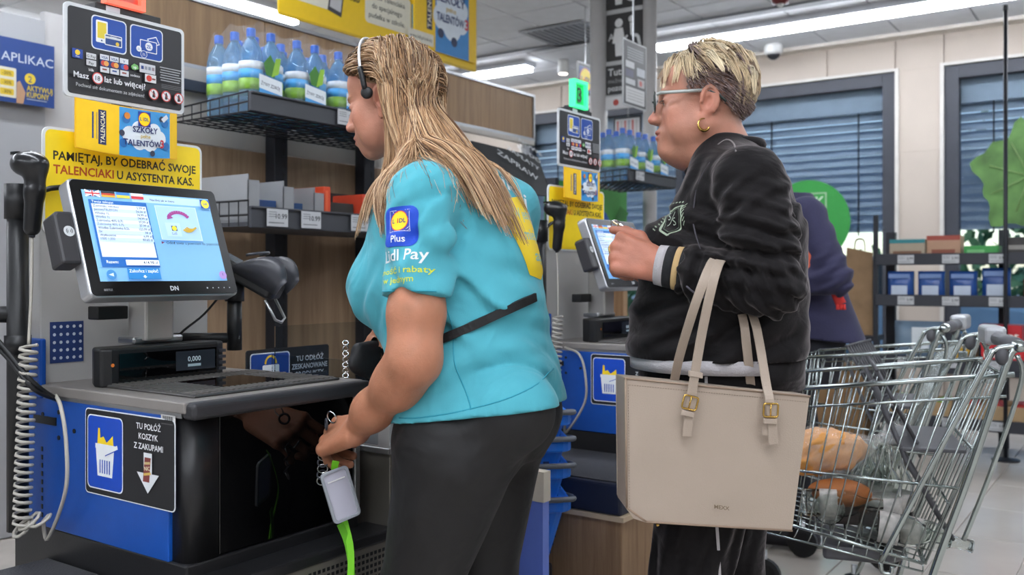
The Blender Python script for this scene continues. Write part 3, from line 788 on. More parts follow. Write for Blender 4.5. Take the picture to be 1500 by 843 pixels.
def build_board():
    """black payment board on the mast"""
    o = A(1.125, 2.0, 1.55); w, h = .31, .212
    t = thing('payment_board', '', 'sign', (o[0] + w / 2, o[1], o[2])); SCO.append(t)
    MB(o, (1, 0, 0), (0, 0, 1), (0, -1, 0)).prism(rrect(w, h, .012, 5, w / 2, h / 2), -.006, 0).build('board', ink('c9ccce'), t)
    p = Print(o, (1, 0, 0), (0, 0, 1), .0005)
    p.rect(.008, .008, w - .008, h - .008, '232427', .008)
    for cx in (.108, .205):
        p.rect(cx - .044, .118, cx + .044, .196, 'd2d8de', .010); p.rect(cx - .0415, .1205, cx + .0415, .1935, '13469c', .009)
    p.rect(.075, .135, .104, .186, 'dfe3e6', .003); p.rect(.0785, .145, .1005, .182, 'd8c238'); p.circ(.089, .140, .002, '3a4a6a')
    p.rect(.096, .132, .140, .158, 'dfe3e6', .003); p.rect(.098, .134, .138, .156, '1a3f7c', .002); p.rect(.098, .148, .138, .153, 'c8ccd0'); p.circ(.128, .139, .0045, 'd8b63a'); p.text('CARD', .118, .1505, .006, 'e8ecef', 'C')
    p.poly([(.205, .168), (.230, .178), (.240, .160), (.216, .150)], 'dfe3e6'); p.poly([(.208, .167), (.229, .175), (.237, .161), (.217, .153)], '13469c')
    p.rect(.186, .135, .232, .164, 'dfe3e6', .002); p.rect(.188, .137, .230, .162, '13469c', .002); p.circ(.210, .150, .010, 'dfe3e6'); p.text('ZŁ', .210, .1455, .011, '13469c', 'C', .02)
    p.circ(.183, .140, .007, 'dfe3e6'); p.text('ZŁ', .183, .1375, .006, '13469c', 'C'); p.circ(.196, .129, .009, 'dfe3e6'); p.circ(.196, .129, .0078, '13469c'); p.text('ZŁ', .196, .126, .008, 'dfe3e6', 'C')
    # brand rows
    p.rect(.017, .088, .042, .109, '1b3f92'); p.circ(.0295, .101, .006, 'e8c832'); p.text('Plus', .0295, .090, .006, 'e8ecef', 'C')
    for i, (s, c) in enumerate((('G Pay', '4a4a4a'), ('Pay', '2a2a2a'), ('blik', 'd8d8d8'))):
        y = .098 - i * .0155
        if i < 2: p.rect(.050, y - .006, .074, y + .007, 'c3c5c7', .001)
        p.text(s, .062, y - .003, .009, c, 'C', .012)
    for i, s in enumerate(('VISA', 'VISA', 'V')):
        p.rect(.083 + i * .0245, .096, .105 + i * .0245, .108, 'cfd3d8'); p.text(s, .094 + i * .0245, .0985, .0085, '24407e', 'C', .02)
    p.rect(.083, .081, .154, .0955, '20336e')
    for i, (a, b) in enumerate((('c8402c', 'dd9b52'), ('c24a30', 'e0a048'), ('3f64b0', 'c83a3a'))):
        p.circ(.091 + i * .0245, .088, .0062, a); p.circ(.098 + i * .0245, .088, .0062, b); p.rect(.083 + i * .0245, .0665, .105 + i * .0245, .0795, 'c9cccf'); p.rect(.088 + i * .0245, .072, .099 + i * .0245, .0755, '8a4638' if i != 1 else '2d4a88')
    p.poly([(.160, .094), (.168, .101), (.178, .098), (.180, .090), (.170, .086), (.163, .087)], '6fae62'); p.text('up', .166, .090, .009, 'dfe6df', 'L', .02)
    p.text('sodexo', .158, .070, .0085, 'c8cacc', 'L', .02)
    p.rect(.182, .084, .224, .106, 'c4c6ca', .001)
    for i, c in enumerate(('26407e', '8a8f9a', '7c8494', '8d7f86')): p.rect(.186 + i * .0095, .092, .193 + i * .0095, .100, c)
    p.rect(.196, .063, .226, .082, 'd2d2d2', .001); p.circ(.207, .0725, .0075, 'c43a2c'); p.rect(.215, .070, .224, .074, '7a4038')
    for i in range(6): p.rect(.236 + (i % 2) * .002, .104 - i * .0062, .296 - (i % 3) * .003, .1065 - i * .0062, '9a9c9f')
    for i in range(3): p.rect(.240, .0635 - i * .004, .297, .0645 - i * .004, '6c6e71')
    p.text('Masz', .017, .044, .0185, 'dcdee0', 'L', .014); p.circ(.0745, .0495, .0135, 'c23a35'); p.circ(.0745, .0495, .0112, 'd8dadc'); p.text('18', .0745, .0445, .0145, '2a2a2c', 'C', .014)
    p.text('lat lub więcej?', .091, .044, .0185, 'dcdee0', 'L', .014, width=.105)
    p.text('Pochwal się dokumentem ze zdjęciem!', .0225, .024, .0115, 'b4b6b9', 'L', .004, width=.170)
    for i, cx in enumerate((.218, .252, .287)):
        p.circ(cx, .036, .0135, 'c23a35'); p.circ(cx, .036, .0112, 'd5d7d9')
        p.poly([(cx - .004, .028), (cx + .003, .028), (cx + .004, .036), (cx + .001, .045), (cx - .002, .044)], '2c2c2e'); p.line([(cx - .008, .044), (cx + .008, .028)], .0016, 'c23a35')
    p.build(t)
    # status lamp above
    lamp = thing('status_lamp', '', 'lamp', (o[0] + .16, o[1] + .02, o[2] + h)); SCO.append(lamp)
    MB(o + A(.075, .0, h - .002), (1, 0, 0), (0, 0, 1), (0, -1, 0)).box((0, 0, -.05), (.17, .018, 0)).build('base', m_black, lamp, bevel=.003)
    MB(o + A(.10, .0, h - .002), (1, 0, 0), (0, 0, 1), (0, -1, 0)).box((.0, .002, .0006), (.035, .014, .001)).build('plate', ink('c9ccd0'), lamp)
    return t, lamp
def build_promo():
    o = A(1.087, 2.02, 1.24); w, h = .415, .24
    t = thing('pickup_board', '', 'sign', (o[0] + w / 2, o[1], o[2])); SCO.append(t)
    MB(o, (1, 0, 0), (0, 0, 1), (0, -1, 0)).prism(rrect(w, h, .018, 5, w / 2, h / 2), -.005, 0).build('board', ink('d3d6d6'), t)
    p = Print(o, (1, 0, 0), (0, 0, 1), .0005); p.rect(.006, .006, w - .006, h - .006, 'f2d21c', .014)
    p.text('PAMIĘTAJ, BY ODEBRAĆ SWOJE', .024, .168, .0275, '2b2a26', 'L', .022, width=.372)
    p.text('TALENCIAKI', .024, .137, .0275, 'b5481e', 'L', .022, width=.146); p.text('U ASYSTENTA KAS.', .178, .137, .0275, '2b2a26', 'L', .022, width=.212)
    p.build(t)
    # folded token card in front
    o = A(1.142, 1.985, 1.435); w, h = .262, .112
    c = thing('token_card', '', 'card', (o[0] + w / 2, o[1], o[2])); SCO.append(c)
    n = 14; V = []; Fc = []
    for i in range(n + 1):
        x = w * i / n; y = -.014 * math.sin(PI * i / n); dz = -.010 * math.sin(PI * i / n) * 1.0
        for (yy, zz) in ((y, dz), (y, h + dz * .6), (y + .003, h + dz * .6), (y + .003, dz)): V.append(o + A(x, yy, zz))
    for i in range(n):
        for j in range(4): Fc.append((i * 4 + j, (i + 1) * 4 + j, (i + 1) * 4 + (j + 1) % 4, i * 4 + (j + 1) % 4))
    Fc += [(0, 1, 2, 3), tuple(n * 4 + k for k in (3, 2, 1, 0))]
    mk('card', V, Fc, ink('f0b81a'), c)
    p = Print(o, (1, 0, 0), (0, 0, 1), .0005)
    for i in range(24):
        x_ = .002 + i * .01075; p.rect(x_, .002, x_ + .01076, h - .002, 'f3c51c' if x_ < .09 else '3f97d4' if x_ < .235 else 'eec01e'); p.k = 3
    p.text('1', .036, .03, .082, '2a3f86', 'L', .02, part='lettering'); p.rect(.050, .018, .068, .095, '26305c'); p.text('TALENCIAK', .0645, .021, .0135, 'f0e8c8', 'L', .01, rot=PI / 2)
    for cx, cy, r in ((.125, .050, .020), (.150, .040, .022), (.180, .038, .022), (.205, .046, .020), (.150, .062, .022), (.190, .062, .020), (.17, .05, .03)): p.circ(cx, cy, r, 'e6edf2')
    for cx, cy in ((.108, .030), (.225, .03), (.222, .085), (.115, .085)): p.circ(cx, cy, .010, '2a6fb0')
    for q in ((.104, .052), (.212, .094), (.185, .012), (.115, .092)): p.circ(*q, .007, '3a3f52')
    p.poly([(.210, .094), (.226, .106), (.232, .098), (.218, .086)], 'd9dde2'); p.circ(.117, .092, .0075, 'd8842e')
    logo(p, .162, .089, .034)
    p.text('SZKOŁY', .165, .058, .0185, '1f2d66', 'C', .024); p.text('pełne', .165, .046, .0125, 'c9a93a', 'C', .01); p.text('TALENTÓW', .158, .027, .0185, '1f2d66', 'C', .024); p.text('3', .212, .026, .026, 'cc3440', 'C', .03)
    for part in p.b.values():   # bend the print with the card
        for k, v in enumerate(part['v']):
            s_ = math.sin(PI * min(1, max(0, (v[0] - o[0]) / w))); f_ = (v[2] - o[2]) / h
            part['v'][k] = v + A(0, -.014 * s_, -.010 * s_ * (1 - .4 * f_))
    p.build(c)
    return t, c
def build_scanner():
    """hand scanner in its holder on the black post, with its coiled lead"""
    b = P(26, 440, 2.0)
    post = thing('scanner_post', '', 'post', (b[0], b[1], .60)); SCO.append(post)
    MB((b[0], b[1], 0)).tube([(0, 0, .60), (0, 0, 1.30)], .022, 14).build('pole', m_black, post, True)
    MB((b[0], b[1], 0)).tube([(0, 0, .98), (0, 0, 1.02)], .027, 14).build('collar', m_black, post, True); MB((b[0], b[1], 0)).tube([(0, 0, 1.27), (0, 0, 1.345)], .027, 14).build('collar', m_black, post, True)
    MB((b[0], b[1], 0)).tube([(0, 0, 1.065), tuple(-RT * .2)[:2] + (1.065,)], .018, 12).build('side_tube', m_black, post, True)
    MB((b[0], b[1], 0)).tube(smooth_path([(.01, 0, 1.30), (.05, -.012, 1.335), (.09, -.02, 1.345), (.13, -.02, 1.352)], 3), .006, 8).build('holder_arm', m_black, post, True)
    g0 = P(46, 240, 1.95)
    ex = unit(RT * .9 - FW * .43); ey = unit(FW * .9 + RT * .43)
    gun = thing('hand_scanner', '', 'barcode scanner', (g0[0], g0[1], g0[2] - .15)); SCO.append(gun)
    f = Field(g0 - .2, g0 + .2, .004)
    f.ell(g0, (.040, .030, .024), np.array([ex, ey, (0, 0, 1)]), k=.01)
    f.ell(g0 + ex * -.012, (.034, .032, .026), np.array([ex, ey, (0, 0, 1)]), k=.012)
    f.cone(g0 + A(0, 0, -.02) + ex * .012, g0 + A(0, 0, -.06) + ex * .010, .022, .019, .015); f.cone(g0 + A(0, 0, -.06) + ex * .010, g0 + A(0, 0, -.135) + ex * .002, .019, .017, .012)
    v, q = f.mesh(); mk('housing', v, q, mat('scanner_black', '121316', .28, coat=.2, var=.08), gun, True)
    MB(g0 + ex * -.030 + A(0, 0, .019), ex, ey).prism(rrect(.03, .04, .008), 0, .006).build('window', m_gloss, gun)
    MB(g0).tube([ex * .002 + A(0, 0, -.13), ex * .002 + A(0, 0, -.155)], [.009, .006], 8).build('strain_relief', m_dark, gun, True)
    # lead: straight drop then coil
    c0 = g0 + ex * .002 + A(0, 0, -.155)
    c1 = P(42, 505, 1.93); c2 = P(32, 770, 1.93)
    cb = thing('coiled_cable', '', 'cable', (c2[0], c2[1], c2[2])); SCO.append(cb)
    pts = smooth_path([c0, c0 + (c1 - c0) * .5 + RT * .002, c1], 6)
    n = 24 * 8; a1 = unit(np.cross(c2 - c1, FW)); a2 = FW
    coil = [c1 + (c2 - c1) * (i / n) + .0165 * (math.cos(2 * PI * i / 8) * a1 + math.sin(2 * PI * i / 8) * a2) for i in range(n + 1)]
    for i in range(36): coil.append(c2 + A(0, 0, -.012 * math.sin(i * .17)) + RT * (.0015 * i - .02 * math.sin(i * .087)) + (.017 * (math.cos(2 * PI * i / 8) * unit(a1 + A(0, 0, .5)) + math.sin(2 * PI * i / 8) * unit(a2 + A(0, 0, .8)))))
    mc = mat('cable_grey', 'a9a59c', .45, var=.05)
    MB().tube(pts, .0032, 6).build('lead', mc, cb, True); MB().tube(coil, .0036, 6).build('coil', mc, cb, True)
    e = coil[-1]
    MB().tube(smooth_path([e, P(70, 790, 1.95), P(96, 720, 1.9), P(97, 650, 1.9), P(90, 600, 1.92), P(82, 580, 1.99)], 6), .0042, 8).build('tail', mc, cb, True)
    kb = thing('black_cable', '', 'cable', tuple(P(-10, 560, 1.95))); SCO.append(kb)
    for dz in (0, 9): MB().tube(smooth_path([P(-25, 475 + dz * 2, 1.95), P(8, 512 + dz, 1.93), P(48, 560 + dz, 1.92), P(84, 586, 1.99)], 6), .005, 8).build('strand', m_black, kb, True)
    return post, gun, cb, kb
def build_terminal():
    """card terminal with its keypad hood on a bent arm"""
    c = P(362, 396, 2.28)
    ex = unit(A(.42, -.72, -.46)); ez = unit(A(.15, -.30, .9)); ez = unit(ez - ex * np.dot(ex, ez)); ey = np.cross(ez, ex)
    t = thing('card_terminal', '', 'card terminal', tuple(c + A(0, 0, -.17))); SCO.append(t)
    f = MB(c, ex, ey, ez)
    f.prism([(-.105, -.036), (.085, -.043), (.097, -.03), (.097, .03), (.085, .043), (-.105, .036)], -.032, .008).build('body', m_black, t, bevel=.008, bseg=3)
    MB(c, ex, ey, ez).box((-.095, -.028, .008), (-.015, .028, .010)).build('display', mat('terminal_display', '6f7478', .15, coat=.5), t)
    for i in range(4):
        for j in range(3): MB(c + ex * (.018 + .016 * i) + ey * (-.024 + .019 * j), ex, ey, ez).prism(rrect(.011, .014, .003), .008, .0125).build('key', mat('key_grey', '3d3f44', .5) if i < 3 else mat(('key_red', 'key_yellow', 'key_green')[j], ('a03030', 'b89a30', '3a8a4a')[j], .5), t)
    # hood: two raised wings and a bridge round the keypad
    m_hood = mat('hood_grey', '3a3b40', .28, var=.06)
    for sgn in (-1, 1):
        V = []; Fc = []; n = 10
        for i in range(n + 1):
            k = i / n; x = -.018 + .125 * k; hz = .004 + .066 * math.sin(PI * (.02 + .86 * k)) ** .9
            for yy, zz in ((.043, -.012), (.055, hz * .55), (.047, hz), (.043, hz), (.050, hz * .55), (.039, -.012)): V.append(c + ex * (x + zz * .25) + ey * sgn * yy + ez * zz)
        for i in range(n):
            for j in range(6): Fc.append((i * 6 + j, i * 6 + (j + 1) % 6, (i + 1) * 6 + (j + 1) % 6, (i + 1) * 6 + j))
        Fc += [(0, 1, 2, 3, 4, 5), tuple(n * 6 + j for j in range(5, -1, -1))]
        mk('keypad_hood', V, Fc, m_hood, t, True)
    br = [c + ex * (-.004 + .028 * math.sin(a)) + ey * (.047 * math.cos(a)) + ez * (.040 + .022 * math.sin(a)) for a in np.linspace(0, PI, 9)]
    MB().tube(br, .004, 6).build('hood_bridge', m_hood, t, True)
    MB(c + ex * .085 - ez * .035, ex, ey, ez).tube([(.0, -.036, 0), (.045, -.034, -.03), (.052, 0, -.036), (.045, .034, -.03), (0, .036, 0)], .0035, 6).build('card_guide', m_steel, t, True)
    b = c - ez * .03 - ex * .02
    MB().tube([b, b + A(0, 0, -.06)], .024, 10).build('swivel', m_black, t, True)
    b2 = b + A(0, 0, -.05)
    MB().tube([b2, b2 + A(0, 0, -.13)], .018, 12).build('arm_pole', m_black, t, True)
    e = b2 + A(0, 0, -.10)
    MB().tube([e, A(U0 + .30, V0 + .49, e[2])], .013, 10).build('arm', m_black, t, True)
    MB().tube(smooth_path([b + A(-.01, .01, -.02), b + A(-.05, .05, -.09), b + A(-.10, .08, -.14), A(U0 + .30, V0 + .50, b[2] - .20)], 5), .003, 6).build('lead', m_black, t, True)
    return t
def build_bagging():
    """low bagging unit right of the scanner cabinet"""
    t = thing('bagging_unit', '', 'bagging area', (U0 + .52, V0, 0)); SCO.append(t)
    lb().box((.505, -.05, .0), (.92, .55, .545)).build('body', m_blue, t)
    lb().box((.505, -.055, .545), (.92, .55, .74)).build('metal_skirt', m_perf, t, bevel=.003)
    g = lb()
    for i in range(31):
        for j in range(13): g.box((.515 + i * .013, -.0560, .555 + j * .0135), (.515 + i * .013 + .007, -.0552, .555 + j * .0135 + .007))
    tag(g.build('skirt_perforation', mat('perforation_shade', '57534d', .6), t), kind='stuff')
    lb().box((.495, -.06, .738), (.925, .56, .752)).build('scale_plate', mat('scale_plate', 'a7a6a6', .28, metal=.75, bump=.08, bs=50, stretch=(1, 8, 1), var=.08), t, bevel=.003)
    lb().box((.97, -.17, .0), (1.0, -.02, .55)).build('end_panel_low', mat('blue_pale', '5f74bf', .35, var=.06), t)
    lb().box((.967, -.175, .55), (1.0, -.02, .63)).build('end_panel_cap', mat('cream_metal', 'b9b0a2', .45), t)
    # clear guards
    lb().box((.50, -.060, .76), (.61, -.057, .845)).build('front_guard', m_acryl, t)
    lb().box((.50, .33, .76), (1.0, .334, 1.02)).build('rear_guard', m_acryl, t)
    lb().box((.488, -.03, .76), (.491, .33, .95)).build('side_guard', m_acryl, t)
    w, h = .31, .10
    o = A(U0 + .60, V0 + .565, .84)
    MB(o, (1, 0, 0), (0, 0, 1), (0, -1, 0)).prism(rrect(w, h, .008, 4, w / 2, h / 2), -.004, 0).build('bagging_sign', ink('1a1b1e'), t)
    p = Print(o, (1, 0, 0), (0, 0, 1), .0006); p.rect(.012, .012, .155, h - .010, 'dfe3e6', .010); p.rect(.015, .015, .152, h - .013, '123f8e', .009)
    p.line([(.085 + .02 * math.cos(a), .058 + .022 * math.sin(a)) for a in np.linspace(0, PI, 9)], .006, 'e3bf2a'); p.rect(.055, .018, .115, .055, 'dfe3e6', .004)
    p.text('TU ODŁÓŻ', .232, .058, .021, 'dcdee0', 'C', .012); p.text('ZESKANOWANE', .232, .035, .021, 'dcdee0', 'C', .012, width=.14); p.text('PRODUKTY', .232, .012, .021, 'dcdee0', 'C', .012)
    p.build(t)
    lb().box((.62, .56, .5), (.90, .60, .86)).build('sign_bracket', m_dark, t)
    return t

sco = build_checkout(); mon = build_monitor(); board, slamp = build_board(); promo, card = build_promo(); post, gun, cab, kcab = build_scanner(); term = build_terminal(); bag_u = build_bagging()
near = {sco: 'blue and black self checkout with glossy front under the assistant\'s hand, at the left',
        mon: 'touch monitor showing a shopping list on a light blue screen, nearest the camera',
        board: 'large black payment board asking for age 18, upper left', slamp: 'black status lamp base on top of the large payment board',
        promo: 'yellow board with dark lettering behind the near touch monitor', card: 'bent yellow and blue token card in front of the near yellow board',
        post: 'black post holding the hand scanner at the left edge', gun: 'black hand scanner hanging head up on the post at the left edge',
        cab: 'grey coiled cable hanging beside the blue panel at lower left', kcab: 'pair of black cables running into the near blue side panel',
        term: 'card terminal with hooded keypad beside the near touch monitor', bag_u: 'metal bagging unit with clear guards behind the assistant\'s arm'}
for o, l in near.items(): o['label'] = l
far = {sco: 'blue self checkout with black basket tray behind the customer\'s handbag', mon: 'blurred touch monitor behind the customer\'s fist',
       board: 'smaller black payment board below the green number lamp', slamp: 'lamp base under the lit green number',
       promo: 'smaller yellow board behind the blurred touch monitor', card: 'small token card hanging below the smaller payment board',
       post: 'thin black scanner post between the assistant\'s back and the blurred monitor', gun: 'black hand scanner beside the smaller yellow board', cab: 'grey coiled cable right beside the assistant\'s turquoise back'}
DX = A(1.75, -.2, 0)
FAR = {}
for o, l in far.items():
    c = copy_tree(o); c['label'] = l; FAR[o] = c
    b = o.matrix_basis.translation; place(c, (b.x + DX[0], b.y + DX[1], b.z))
# lit green number on the far lamp, red glow on the near one
def lamp_tile(par, o, txt, col, e):
    f = MB(o, (1, 0, 0), (0, 0, 1), (0, -1, 0)); w, h = .10, .105
    f.box((0, 0, -.012), (w, .012, .012)).box((0, h - .012, -.012), (w, h, .012)).box((0, .012, -.012), (.012, h - .012, .012)).box((w - .012, .012, -.012), (w, h - .012, .012))
    f.build('lit_frame', emis('lamp_' + col, col, e), par)
    MB(o, (1, 0, 0), (0, 0, 1), (0, -1, 0)).box((.012, .012, -.006), (w - .012, h - .012, -.002)).build('face', mat('lamp_face_' + col, col, .3, trans=.4), par)
    p = Print(o, (1, 0, 0), (0, 0, 1), .004); p.text(txt, w / 2, .025, .075, '24382c', 'C', .02); p.build(par)
lamp_tile(FAR[slamp], A(1.125 + .095, 2.0, 1.55 + .228) + DX, '3', '38e08a', 1.3)
lamp_tile(slamp, A(1.125 + .095, 2.0, 1.55 + .228), '2', 'e0604a', 1.0)
# ================================================================== shelf unit behind the checkouts
m_woodh = wood('oak_header', '7d6044', 'a48560', axis=2, scale=.7)
m_woodb = wood('oak_back', '7a614a', 'a78d70', axis=2, scale=.6)
m_post = mat('rack_post', '2b2d33', .45, metal=.3, var=.05)
m_rail = mat('shelf_rail', '3f4146', .5, var=.05)
m_wire = mat('wire_black', '24262a', .4, metal=.4)
m_label = ink('b9bbbd')
def price(o, ex, ey, txt, par, w=.085, h=.055):
    n = np.cross(unit(ex), unit(ey))
    lbx = MB(o, unit(ex), unit(ey), n).box((0, 0, 0), (w, h, .003)).build('price_label', m_label, par)
    p = Print(o + n * .003, ex, ey, .0004); p.text(txt, w - .005, h * .45, h * .42, '2a2a2c', 'R', .012)
    for i in range(3): p.rect(.006, h * (.8 - .13 * i), w * .45, h * (.84 - .13 * i), '77797c')
    p.rect(.006, h * .18, w * .8, h * .24, '77797c')
    p.build(lbx)
def shelf_unit(u0, u1, vf, vb, zu, zl, posts, label, lower=True):
    t = thing('shelf_unit', label, 'shelf unit', (u0, vb, 0), 0, 'shelf units behind the checkouts')
    for u in posts:
        p = MB().box((u - .035, vb - .06, 0), (u + .035, vb, 2.0)).build('post', m_post, t, bevel=.003)
        s = MB()
        for i in range(30): s.box((u + .010, vb - .0615, .5 + i * .05), (u + .018, vb - .0600, .53 + i * .05))
        tag(s.build('slots', m_black, p), kind='stuff')
    # wire basket shelf on top
    b = MB()
    zf = zu - .07
    for i in range(int((vb - vf - .06) / .045) + 1):
        v = vf + i * .045; b.tube([(u0, v, zf), (u1, v, zf)], .0028, 4)
    for i in range(int((u1 - u0) / .06) + 1):
        u = u0 + i * .06; b.tube([(u, vf, zf), (u, vb - .06, zf)], .0022, 4)
    w = b.build('wire_floor', m_wire, t)
    for uu in (u0, u1):
        b = MB()
        for z in (zf, zf + .035, zu): b.tube([(uu, vf, z), (uu, vb - .06, z - (.0 if z == zf else .02))], .0035, 5)
        for i in range(9): v = vf + i * (vb - .06 - vf) / 8; b.tube([(uu, v, zf), (uu, v, zu - .02 * i / 8)], .0025, 4)
        b.build('wire_side', m_wire, t)
    MB().box((u0, vf - .012, zf + .002), (u1, vf, zu)).box((u0, vf - .022, zu - .008), (u1, vf - .01, zu)).build('front_rail', m_rail, t, bevel=.003)
    if lower:
        MB().box((u0, vf, zl - .07), (u1, vb - .06, zl - .055)).build('shelf_board', m_rail, t)
        MB().box((u0, vf - .014, zl - .075), (u1, vf, zl)).box((u0, vf - .024, zl - .008), (u1, vf - .01, zl)).build('shelf_rail', m_rail, t, bevel=.003)
        b = MB()
        for i in range(9): v = vf + i * (vb - .06 - vf) / 8; b.tube([(u0, v, zl - .07), (u0, v, zl + .02)], .003, 4)
        for z in (zl - .03, zl + .02): b.tube([(u0, vf, z), (u0, vb - .06, z)], .0035, 4)
        b.build('wire_end', m_wire, t)
    return t
G_U0, G_VF, G_VB, G_ZU, G_ZL = 2.125, 2.6, 3.08, 1.79, 1.39
gon = shelf_unit(G_U0, 3.3, G_VF, G_VB, G_ZU, G_ZL, (2.64, 3.17), 'dark shelf unit with wire basket of water behind the assistant\'s head')
for i, (a, b) in enumerate([(1.9, 2.64), (2.64, 3.17), (3.17, 3.32)]):
    MB().box((a + .004, G_VB, 0), (b - .004, G_VB + .02, 1.66)).build('back_panel', m_woodb, gon)
    MB().box((a + .004, G_VB, 1.664), (b - .004, G_VB + .02, 1.93)).build('back_panel', mat('cream_panel', 'b5b0a9', .5, var=.03), gon)
MB().box((1.9, G_VB - .05, 1.855), (3.32, G_VB - .02, 1.895)).build('cross_rail', mat('slate_rail', '3c4350', .5), gon)
hd = thing('header_board', 'long oak header board above the water shelf', 'header board', (2.0, 3.1, 1.97))
for i, (a, b) in enumerate([(1.97, 2.62), (2.62, 3.64), (3.64, 4.66)]): MB().box((a + .002, 3.1, 1.972), (b - .002, 3.125, 2.22)).build('panel', m_woodh, hd, bevel=.002)
MB().box((1.97, 3.09, 2.22), (4.67, 3.135, 2.235)).box((4.66, 3.09, 1.96), (4.675, 3.135, 2.235)).box((1.97, 3.09, 1.955), (4.67, 3.135, 1.972)).build('edge_trim', m_steel, hd)
MB().box((4.60, 3.11, 1.0), (4.64, 3.13, 1.96)).build('support', m_grey, hd)
MB().box((1.97, 3.085, 1.93), (4.66, 3.12, 1.955)).build('lower_ledge', mat('cream_panel'), hd)
price(A(2.53, G_VF - .0225, G_ZU - .062), (1, 0, 0), (0, 0, 1), '1.99', gon, .10, .058)
for u, s in ((2.185, '10.99'), (2.345, '10.99'), (2.60, '3.19'), (2.85, '2.49')): price(A(u, G_VF - .0245, G_ZL - .068), (1, 0, 0), (0, 0, 1), s, gon, .095, .062)

# water packs: pack > bottle > cap, label
m_pet = mat('pet_water', '93c8ec', .04, trans=.8, ior=1.3, var=0, spec=.6)
m_cap = mat('blue_cap', '1a5cc0', .35, var=.04)
m_film = mat('shrink_film', 'eef4f8', .12, alpha=.07, bump=.9, bs=26, var=0, spec=1.0)
def bottle_parts(par, x, y, first=None):
    prof = [(.030, 0), (.040, .004), (.043, .015), (.041, .05), (.043, .06), (.041, .07), (.043, .08), (.043, .19), (.0425, .205), (.036, .235), (.022, .262), (.0145, .272), (.014, .285)]
    b = MB((x, y, 0)).lathe(prof, 16).build('bottle', m_pet, par, True, local=True)
    MB((x, y, 0)).lathe([(.0165, .278), (.0165, .305), (.014, .308)], 14).build('cap', m_cap, b, False, local=True)
    MB((x, y, 0)).lathe([(.0437, .085), (.0437, .125)], 16).build('label', mat('label_green', '7fae3e', .45, var=.25, vs=40), b, True, local=True)
    MB((x, y, 0)).lathe([(.0437, .125), (.0437, .158)], 16).build('label', mat('label_blue', '4aa0dc', .45, var=.2, vs=40), b, True, local=True)
    MB((x, y, 0)).lathe([(.0437, .158), (.0437, .186)], 16).build('label', mat('label_white', 'd5dce2', .45, var=.1, vs=40), b, True, local=True)
    return b
def pack_proto():
    t = thing('water_pack', '', 'water pack', (0, 0, 0))
    b0 = bottle_parts(t, 0, 0)
    for i in range(2):
        for j in range(3):
            if i or j:
                b = copy_tree(b0, t); b.location = (i * .09, j * .09, 0)
    V = []; Fc = []; n = 20; rs = np.random.RandomState(3)
    lay = [(0, .052), (.08, .052), (.2, .052), (.26, .044), (.30, .03), (.317, .022)]
    for z, r in lay:
        for k in range(n):
            a = 2 * PI * k / n; ca, sa = math.cos(a), math.sin(a)
            x = .045 + math.copysign(min(1, abs(ca) * 1.35), ca) * .045 + r * ca; y = .09 + math.copysign(min(1, abs(sa) * 1.35), sa) * .09 + r * sa
            V.append((x + rs.randn() * .002, y + rs.randn() * .002, z + (rs.randn() * .012 if z > .2 else 0)))
    for i in range(len(lay) - 1):
        for k in range(n): Fc.append((i * n + k, i * n + (k + 1) % n, (i + 1) * n + (k + 1) % n, (i + 1) * n + k))
    mk('film', V, Fc, m_film, t, True, local=True)
    # printed leaf band on the film
    p = Print((-.008, -.0535, .03), (1, 0, 0), (0, 0, 1), .0)
    p.rect(.0, .02, .105, .06, '4b9ddb'); p.poly([(0, .06), (.105, .045), (.105, .095), (0, .11)], 'dde5ea'); p.text('ŻYWY ZDRÓJ', .008, .073, .017, '1f3350', 'L', .01, width=.085, rot=-.12)
    p.poly([(.03, .11), (.02, .15), (.05, .185), (.075, .15), (.07, .105)], '3f7a2c'); p.poly([(.055, .105), (.075, .175), (.098, .18), (.088, .12)], '8fbe3c')
    for o in p.build(t): o.name = 'film_print'
    return t
pk = pack_proto()
packs = []
lab = ['nearest six-pack of water at the left end of the wire shelf', 'second six-pack of water from the left on the wire shelf', 'third six-pack of water, just behind the assistant\'s forehead', 'fourth six-pack of water from the left, hidden behind the assistant\'s hair', 'rightmost six-pack of water on the wire shelf behind the assistant\'s head']
for k in range(5):
    c = pk if k == 0 else copy_tree(pk)
    place(c, (2.19 + .215 * k, 2.665, G_ZU - .067)); c['label'] = lab[k]; c['group'] = 'water packs on the wire shelf'; packs.append(c)

# goods on the lower shelf
m_div = mat('divider_grey', '9c9ea1', .25, alpha=.75, var=.03)
zb = G_ZL - .055
for k, (u, lab_) in enumerate(((2.14, 'leftmost grey clear divider on the lower shelf'), (2.30, 'grey clear divider right of the navy battery box'), (2.45, 'grey clear divider left of the orange display'))):
    tag(MB().box((u, 2.62, zb), (u + .004, 2.96, zb + .17 - .012 * k)).box((u, 2.62, zb), (u + .05, 2.625, zb + .15 - .012 * k)).build('shelf_divider', m_div), lab_, 'divider', 'dividers on the lower shelf')
def carton(name, lo, hi, col, label, cat, texts=(), group=None, bands=()):
    lo = A(*lo); hi = A(*hi); c = (lo + hi) / 2
    t = thing(name, label, cat, (c[0], c[1], lo[2]), 0, group)
    MB().box(lo, hi).build('box', ink(col), t, bevel=.003)
    w, h = hi[0] - lo[0], hi[2] - lo[2]
    if texts or bands:
        p = Print((lo[0], lo[1] - .003, lo[2]), (1, 0, 0), (0, 0, 1), .0005)
        for (a, b, c_, d, cc) in bands: p.rect(a * w, b * h, c_ * w, d * h, cc)
        for (s, x, y, sz, cc) in texts: p.text(s, x * w, y * h, sz, cc, 'C', .02)
        p.build(t)
    return t
